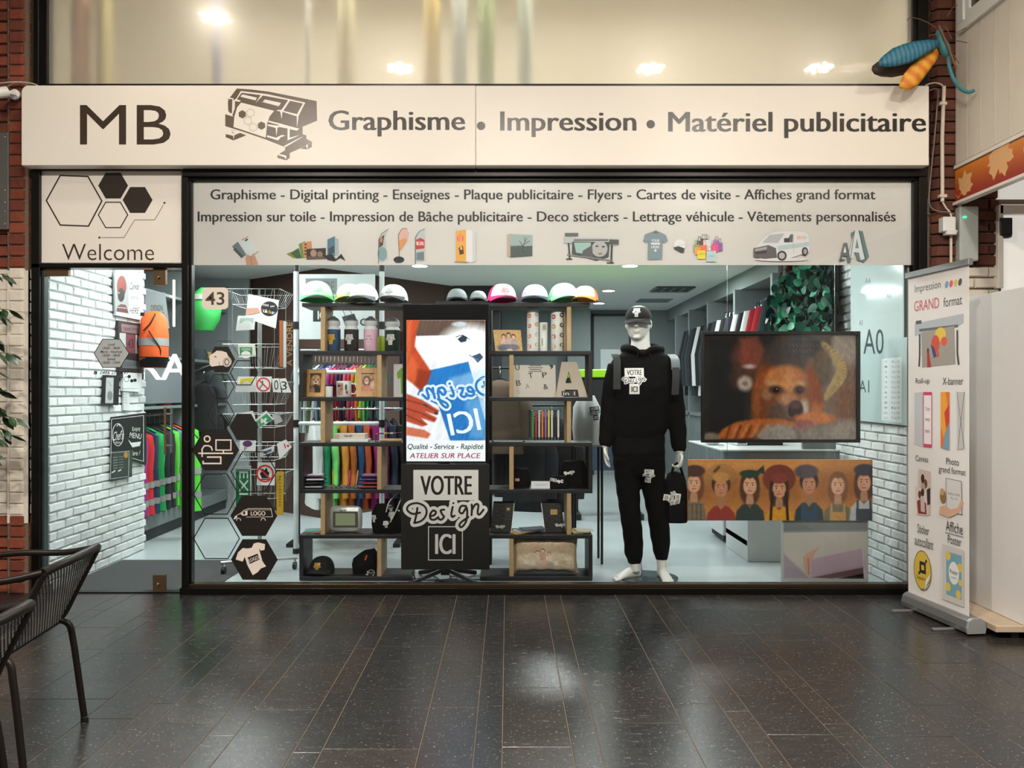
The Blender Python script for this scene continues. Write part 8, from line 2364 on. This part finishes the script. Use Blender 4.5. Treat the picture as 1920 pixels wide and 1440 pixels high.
def band_mat(name, c1, c2, scale, ang):
 m = mat(name, c1, .55, var=0)
 nt = m.node_tree; N = nt.nodes.new; L = nt.links.new
 b = nt.nodes['Principled BSDF']
 tc = N('ShaderNodeTexCoord'); mp_ = N('ShaderNodeMapping'); mp_.inputs['Rotation'].default_value = (0, ang, 0)
 wv = N('ShaderNodeTexWave'); wv.inputs['Scale'].default_value = scale; wv.inputs['Distortion'].default_value = 1.2
 mx = N('ShaderNodeMix'); mx.data_type = 'RGBA'
 mx.inputs['A'].default_value = (*lin(c1), 1); mx.inputs['B'].default_value = (*lin(c2), 1)
 L(tc.outputs['Object'], mp_.inputs[0]); L(mp_.outputs[0], wv.inputs[0]); L(wv.outputs['Fac'], mx.inputs['Factor']); L(mx.outputs['Result'], b.inputs['Base Color'])
 return m
wq_ = [(1620 + x / 6.4, y / 6.4) for x, y in ((170, 790), (180, 720), (240, 660), (340, 580), (470, 530), (620, 490), (760, 475), (890, 480), (905, 520), (870, 570), (760, 640), (640, 710), (540, 760), (420, 790), (290, 805))]
wing(wq_, band_mat('blue_painted_metal', (58, 130, 150), (40, 90, 124), 11, .2), 'upper_wing', yF - .03)
wy = [(1620 + x / 6.4, y / 6.4) for x, y in ((900, 570), (920, 620), (860, 740), (760, 880), (660, 1010), (560, 1080), (420, 1060), (425, 1010), (470, 900), (550, 800), (680, 690), (800, 610))]
wing(wy, band_mat('yellow_painted_metal', (232, 172, 48), (214, 116, 36), 5, .9), 'lower_wing', yF + .02)
wd_ = [(1620 + x / 6.4, y / 6.4) for x, y in ((90, 840), (100, 790), (170, 735), (300, 770), (560, 740), (640, 720), (560, 830), (480, 900), (330, 930), (200, 920), (120, 890))]
wing(wd_, mat('brown_painted_metal', (70, 56, 46), .6), 'rear_wing', yF + .07)
M_TEAL = mat('teal_painted_metal', (52, 124, 134), .5, var=.15, scale=30)
dfp = lambda x, y, dy=0: P(1620 + x / 6.4, y / 6.4, yF + dy)
MB().tube([dfp(900, 400), dfp(930, 480), dfp(960, 560), dfp(985, 630), dfp(1010, 670)], [.016, .024, .032, .03, .016], 14).build('body', M_TEAL, df, smooth=True)
MB().ell(dfp(905, 390), .022, .022, .022, 16, 10).build('head', M_TEAL, df, smooth=True)
MB().tube([Vector(p) for p in catmull([dfp(1010, 660), dfp(1025, 800), dfp(1080, 960), dfp(1170, 1070), dfp(1260, 1105), dfp(1320, 1085)], 5)], .011, 12).build('tail', M_TEAL, df, smooth=True)
M_ROD = mat('rusty_rod', (116, 82, 58), .6, .3)
MB().tube([dfp(900, 310, -.03), dfp(1000, 540, -.04), dfp(1110, 830, -.03)], .007, 8).build('rod', M_ROD, df, smooth=True)
for pts in ([(890, 350), (800, 290), (680, 235), (560, 208), (520, 240)], [(970, 310), (1010, 380), (1055, 465)], [(1090, 410), (1150, 370), (1220, 335)], [(1110, 490), (1180, 500), (1240, 515)], [(1060, 630), (1140, 760)], [(905, 440), (830, 410), (780, 440)], [(1000, 200), (1060, 100), (1120, 60)]):
 MB().tube([Vector(p) for p in catmull([dfp(*p, -.01) for p in pts], 4)], .0025, 6).build('feeler', M_ROD, df, smooth=True)
# ------------------------------------------------------------ left edge: camera, metal panel, plant
sc_ = thing('security_camera', 'white security camera on a round bracket at the left pier', 'camera', P(20, 188, -.15))
MB().lathe(P(29, 178, -.05), [(.034, 0), (.034, .012), (.016, .02), (.012, .05)], 20, Matrix.Rotation(pi / 2, 3, 'X')).build('bracket', M_WHITEPL, sc_, smooth=True)
MB().tube([P(28, 177, -.10), P(22, 175, -.13), P(12, 172, -.16)], .012, 10).build('arm', M_WHITEPL, sc_, smooth=True)
MB().tube([P(14, 172, -.15), P(-20, 176, -.22)], .034, 16).build('housing', M_WHITEPL, sc_, smooth=True)
cable('cable', [P(0, 156, -.08), P(20, 154, -.08), P(42, 154, -.06), P(62, 157, -.06), P(70, 160, -.07)], .004, M_COND, 'thin cream cable on the left pier above the security camera')
cable('cable', [P(10, 166, -.12), P(22, 158, -.09), P(36, 156, -.06), P(50, 162, -.06), P(40, 172, -.08)], .004, mat('grey_cable', (110, 104, 96), .5), 'looped grey cable at the left end of the fascia')
mp2 = thing('metal_wall_panel', 'grey metal panel with rivets on the left edge wall', 'panel', P(0, 430, -.03))
MB().pbox(-60, 248, 15.5, 430, -.045, -.004).build('plate', mat('grey_sheet_metal', (104, 104, 100), .4, .5), mp2, bevel=.002)
for v in (257, 357, 380, 396, 420): MB().ell(P(9, v, -.046), .007, .004, .007, 10, 6).build('rivet', M_STEEL, mp2, smooth=True)
pl_ = thing('potted_ficus', 'leafy green plant at the left edge in front of the white bricks', 'plant', (-3.25, -.55, 0))
M_LEAF = [mat('ficus_leaf_a', (36, 62, 36), .4, var=.25), mat('ficus_leaf_b', (50, 80, 44), .4, var=.25)]
MB().lathe((-3.25, -.55, .001), [(.15, 0), (.19, .32), (.2, .34), (.18, .34), (.17, .30)], 24).build('pot', mat('dark_clay_pot', (70, 56, 48), .7), pl_, smooth=True)
MB().tube([Vector(p) for p in catmull([(-3.25, -.55, .3), (-3.24, -.54, .8), (-3.27, -.55, 1.3), (-3.22, -.56, 1.9)], 5)], [.02] * 15 + [.012], 8).build('trunk', mat('bark', (80, 64, 50), .8), pl_, smooth=True)
def leafmesh(m):
 out = [(0, 0), (.25, .16), (.5, .2), (.75, .13), (1, 0)]
 L = .085
 vs_ = []
 for i, (t, w) in enumerate(out):
  vs_ += [(t * L, -w * L * 1.25, -.02 * t), (t * L, 0, .006 * sin(pi * t) - .02 * t * t), (t * L, w * L * 1.25, -.02 * t)]
 fs_ = []
 for i in range(4):
  a = i * 3
  fs_ += [(a, a + 1, a + 4, a + 3), (a + 1, a + 2, a + 5, a + 4)]
 o = MB().add(vs_, fs_).build('leaf', m, None, smooth=True); o.parent = pl_
 return o
LV = [leafmesh(m) for m in M_LEAF]
random.seed(21)
n_ = 0
for k in range(26):
 z = random.uniform(.9, 1.98); a = random.uniform(-1.9, 1.2)
 base = Vector((-3.25, -.55, z)); tip = base + Vector((cos(a) * random.uniform(.15, .34), sin(a) * .22, random.uniform(-.12, .16)))
 MB().tube([base, (base + tip) / 2 + Vector((0, 0, .04)), tip], [.005, .004, .002], 6).build('twig', MATS['bark'], pl_, smooth=True)
 for j in range(7):
  f = .3 + .7 * j / 6
  p = base.lerp(tip, f) + Vector((0, 0, .04 * (1 - abs(2 * f - 1))))
  o = LV[n_] if n_ < 2 else random.choice(LV).copy()
  if n_ >= 2: COL.objects.link(o)
  n_ += 1
  o.location = p - org(pl_)
  o.rotation_euler = (random.uniform(-.6, .6), random.uniform(.1, .9), a + random.choice((-1, 1)) * random.uniform(.3, 1.2))
  s = random.uniform(.8, 1.35); o.scale = (s, s, s)
# ------------------------------------------------------------ two black terrace chairs
M_TUBE = mat('bronze_black_tube', (38, 33, 29), .38, .6, var=.1)
M_MESH = mat('black_mesh', (20, 19, 18), .55, var=.1)
def chair(bx, by, yaw, label):
 """bx, by: middle of the back at the floor; the chair faces local -x"""
 t = thing('terrace_chair', label, 'chair', (bx, by, 0), 'terrace chairs')
 R = Matrix.Rotation(yaw, 3, 'Z'); o = Vector((bx, by, 0))
 def q(x, y, z): return o + R @ Vector((x, y, z))
 hw_ = .235
 def bk(s, f):       # side line of the back: f 0 at seat, 1 at top
  return q(-.03 + .15 * f, s * hw_, .40 + .30 * f)
 # back and seat frame: side tubes run from the seat front up the back
 for s in (-1, 1):
  MB().tube(catmull([q(-.42, s * hw_, .43), q(-.2, s * hw_, .425), q(-.06, s * hw_, .41), bk(s, .12), bk(s, .5), bk(s, 1)], 5), .011, 10).build('side_rail', M_TUBE, t, smooth=True)
  MB().tube(catmull([q(-.05, s * hw_, .42), q(.005, s * hw_, .40), q(.022, s * (hw_ + .005), .33), q(.045, s * (hw_ + .01), .15), q(.062, s * (hw_ + .015), .008)], 5), .0125, 10).build('back_leg', M_TUBE, t, smooth=True)
  MB().tube(catmull([q(-.45, s * (hw_ + .015), .008), q(-.43, s * (hw_ + .015), .3), q(-.42, s * (hw_ + .02), .60), q(-.37, s * (hw_ + .022), .655), q(-.2, s * (hw_ + .022), .68), q(-.02, s * (hw_ + .02), .68), q(.115, s * (hw_), .703)], 6), .0125, 10).build('arm_leg', M_TUBE, t, smooth=True)
  for p in (q(.062, s * (hw_ + .015), 0), q(-.45, s * (hw_ + .015), 0)):
   MB().lathe(p, [(.015, .0), (.015, .02), (.012, .022)], 12).build('rubber_foot', M_BLKPL, t, smooth=True)
 MB().tube(catmull([q(.115, -hw_, .703), q(.138, -hw_ * .6, .713), q(.145, 0, .715), q(.138, hw_ * .6, .713), q(.115, hw_, .703)], 5), .0165, 12).build('top_rail', M_TUBE, t, smooth=True)
 MB().tube([q(-.42, -hw_, .43), q(-.42, hw_, .43)], .011, 10).build('front_rail', M_TUBE, t, smooth=True)
 MB().tube([q(-.035, -hw_, .41), q(-.035, hw_, .41)], .013, 10).build('rear_rail', M_TUBE, t, smooth=True)
 # diagonal mesh as real wires
 def net(fn, nu, nv, name):
  b = MB(); vs = {}; V = []
  def vid(i, j):
   if (i, j) not in vs:
    vs[(i, j)] = len(V); V.append(fn(i / nu, j / nv))
   return vs[(i, j)]
  fs = []
  for i in range(nu):
   for j in range(nv):
    if (i + j) % 2 == 0: E = ((i, j), (i + 1, j + 1))
    else: E = ((i + 1, j), (i, j + 1))
    a, c = fn(E[0][0] / nu, E[0][1] / nv), fn(E[1][0] / nu, E[1][1] / nv)
    d = (c - a).normalized()
    w1 = (fn(min(1, E[0][0] / nu + .01), E[0][1] / nv) - fn(max(0, E[0][0] / nu - .01), E[0][1] / nv)).normalized()
    w2 = (fn(E[0][0] / nu, min(1, E[0][1] / nv + .01)) - fn(E[0][0] / nu, max(0, E[0][1] / nv - .01))).normalized()
    nn = w1.cross(w2).normalized()
    sd = d.cross(nn) * .0024
    n0 = len(V)
    V.extend([a + sd + nn * .001, a - sd + nn * .001, c - sd + nn * .001, c + sd + nn * .001, a + sd - nn * .001, a - sd - nn * .001, c - sd - nn * .001, c + sd - nn * .001])
    fs.extend([(n0, n0 + 1, n0 + 2, n0 + 3), (n0 + 7, n0 + 6, n0 + 5, n0 + 4), (n0, n0 + 3, n0 + 7, n0 + 4), (n0 + 1, n0 + 5, n0 + 6, n0 + 2)])
  b.add(V, fs)
  b.build(name, M_MESH, t, kind='stuff')
 net(lambda u, v: q(-.03 + .15 * v + .016 * sin(pi * u) * v, (u * 2 - 1) * hw_, .40 + .305 * v), 44, 32, 'back_mesh')
 net(lambda u, v: q(-.42 + .38 * v, (u * 2 - 1) * hw_, .43 - .018 * sin(pi * u) * sin(pi * v) - .015 * v), 44, 36, 'seat_mesh')
 return t
chair(-1.735, -2.36, .10, 'black metal terrace chair with mesh back, farther of the two')
chair(-1.50, -3.24, .06, 'black metal terrace chair cut by the left edge, nearer of the two')
bpy.data.scenes.remove(TSC)
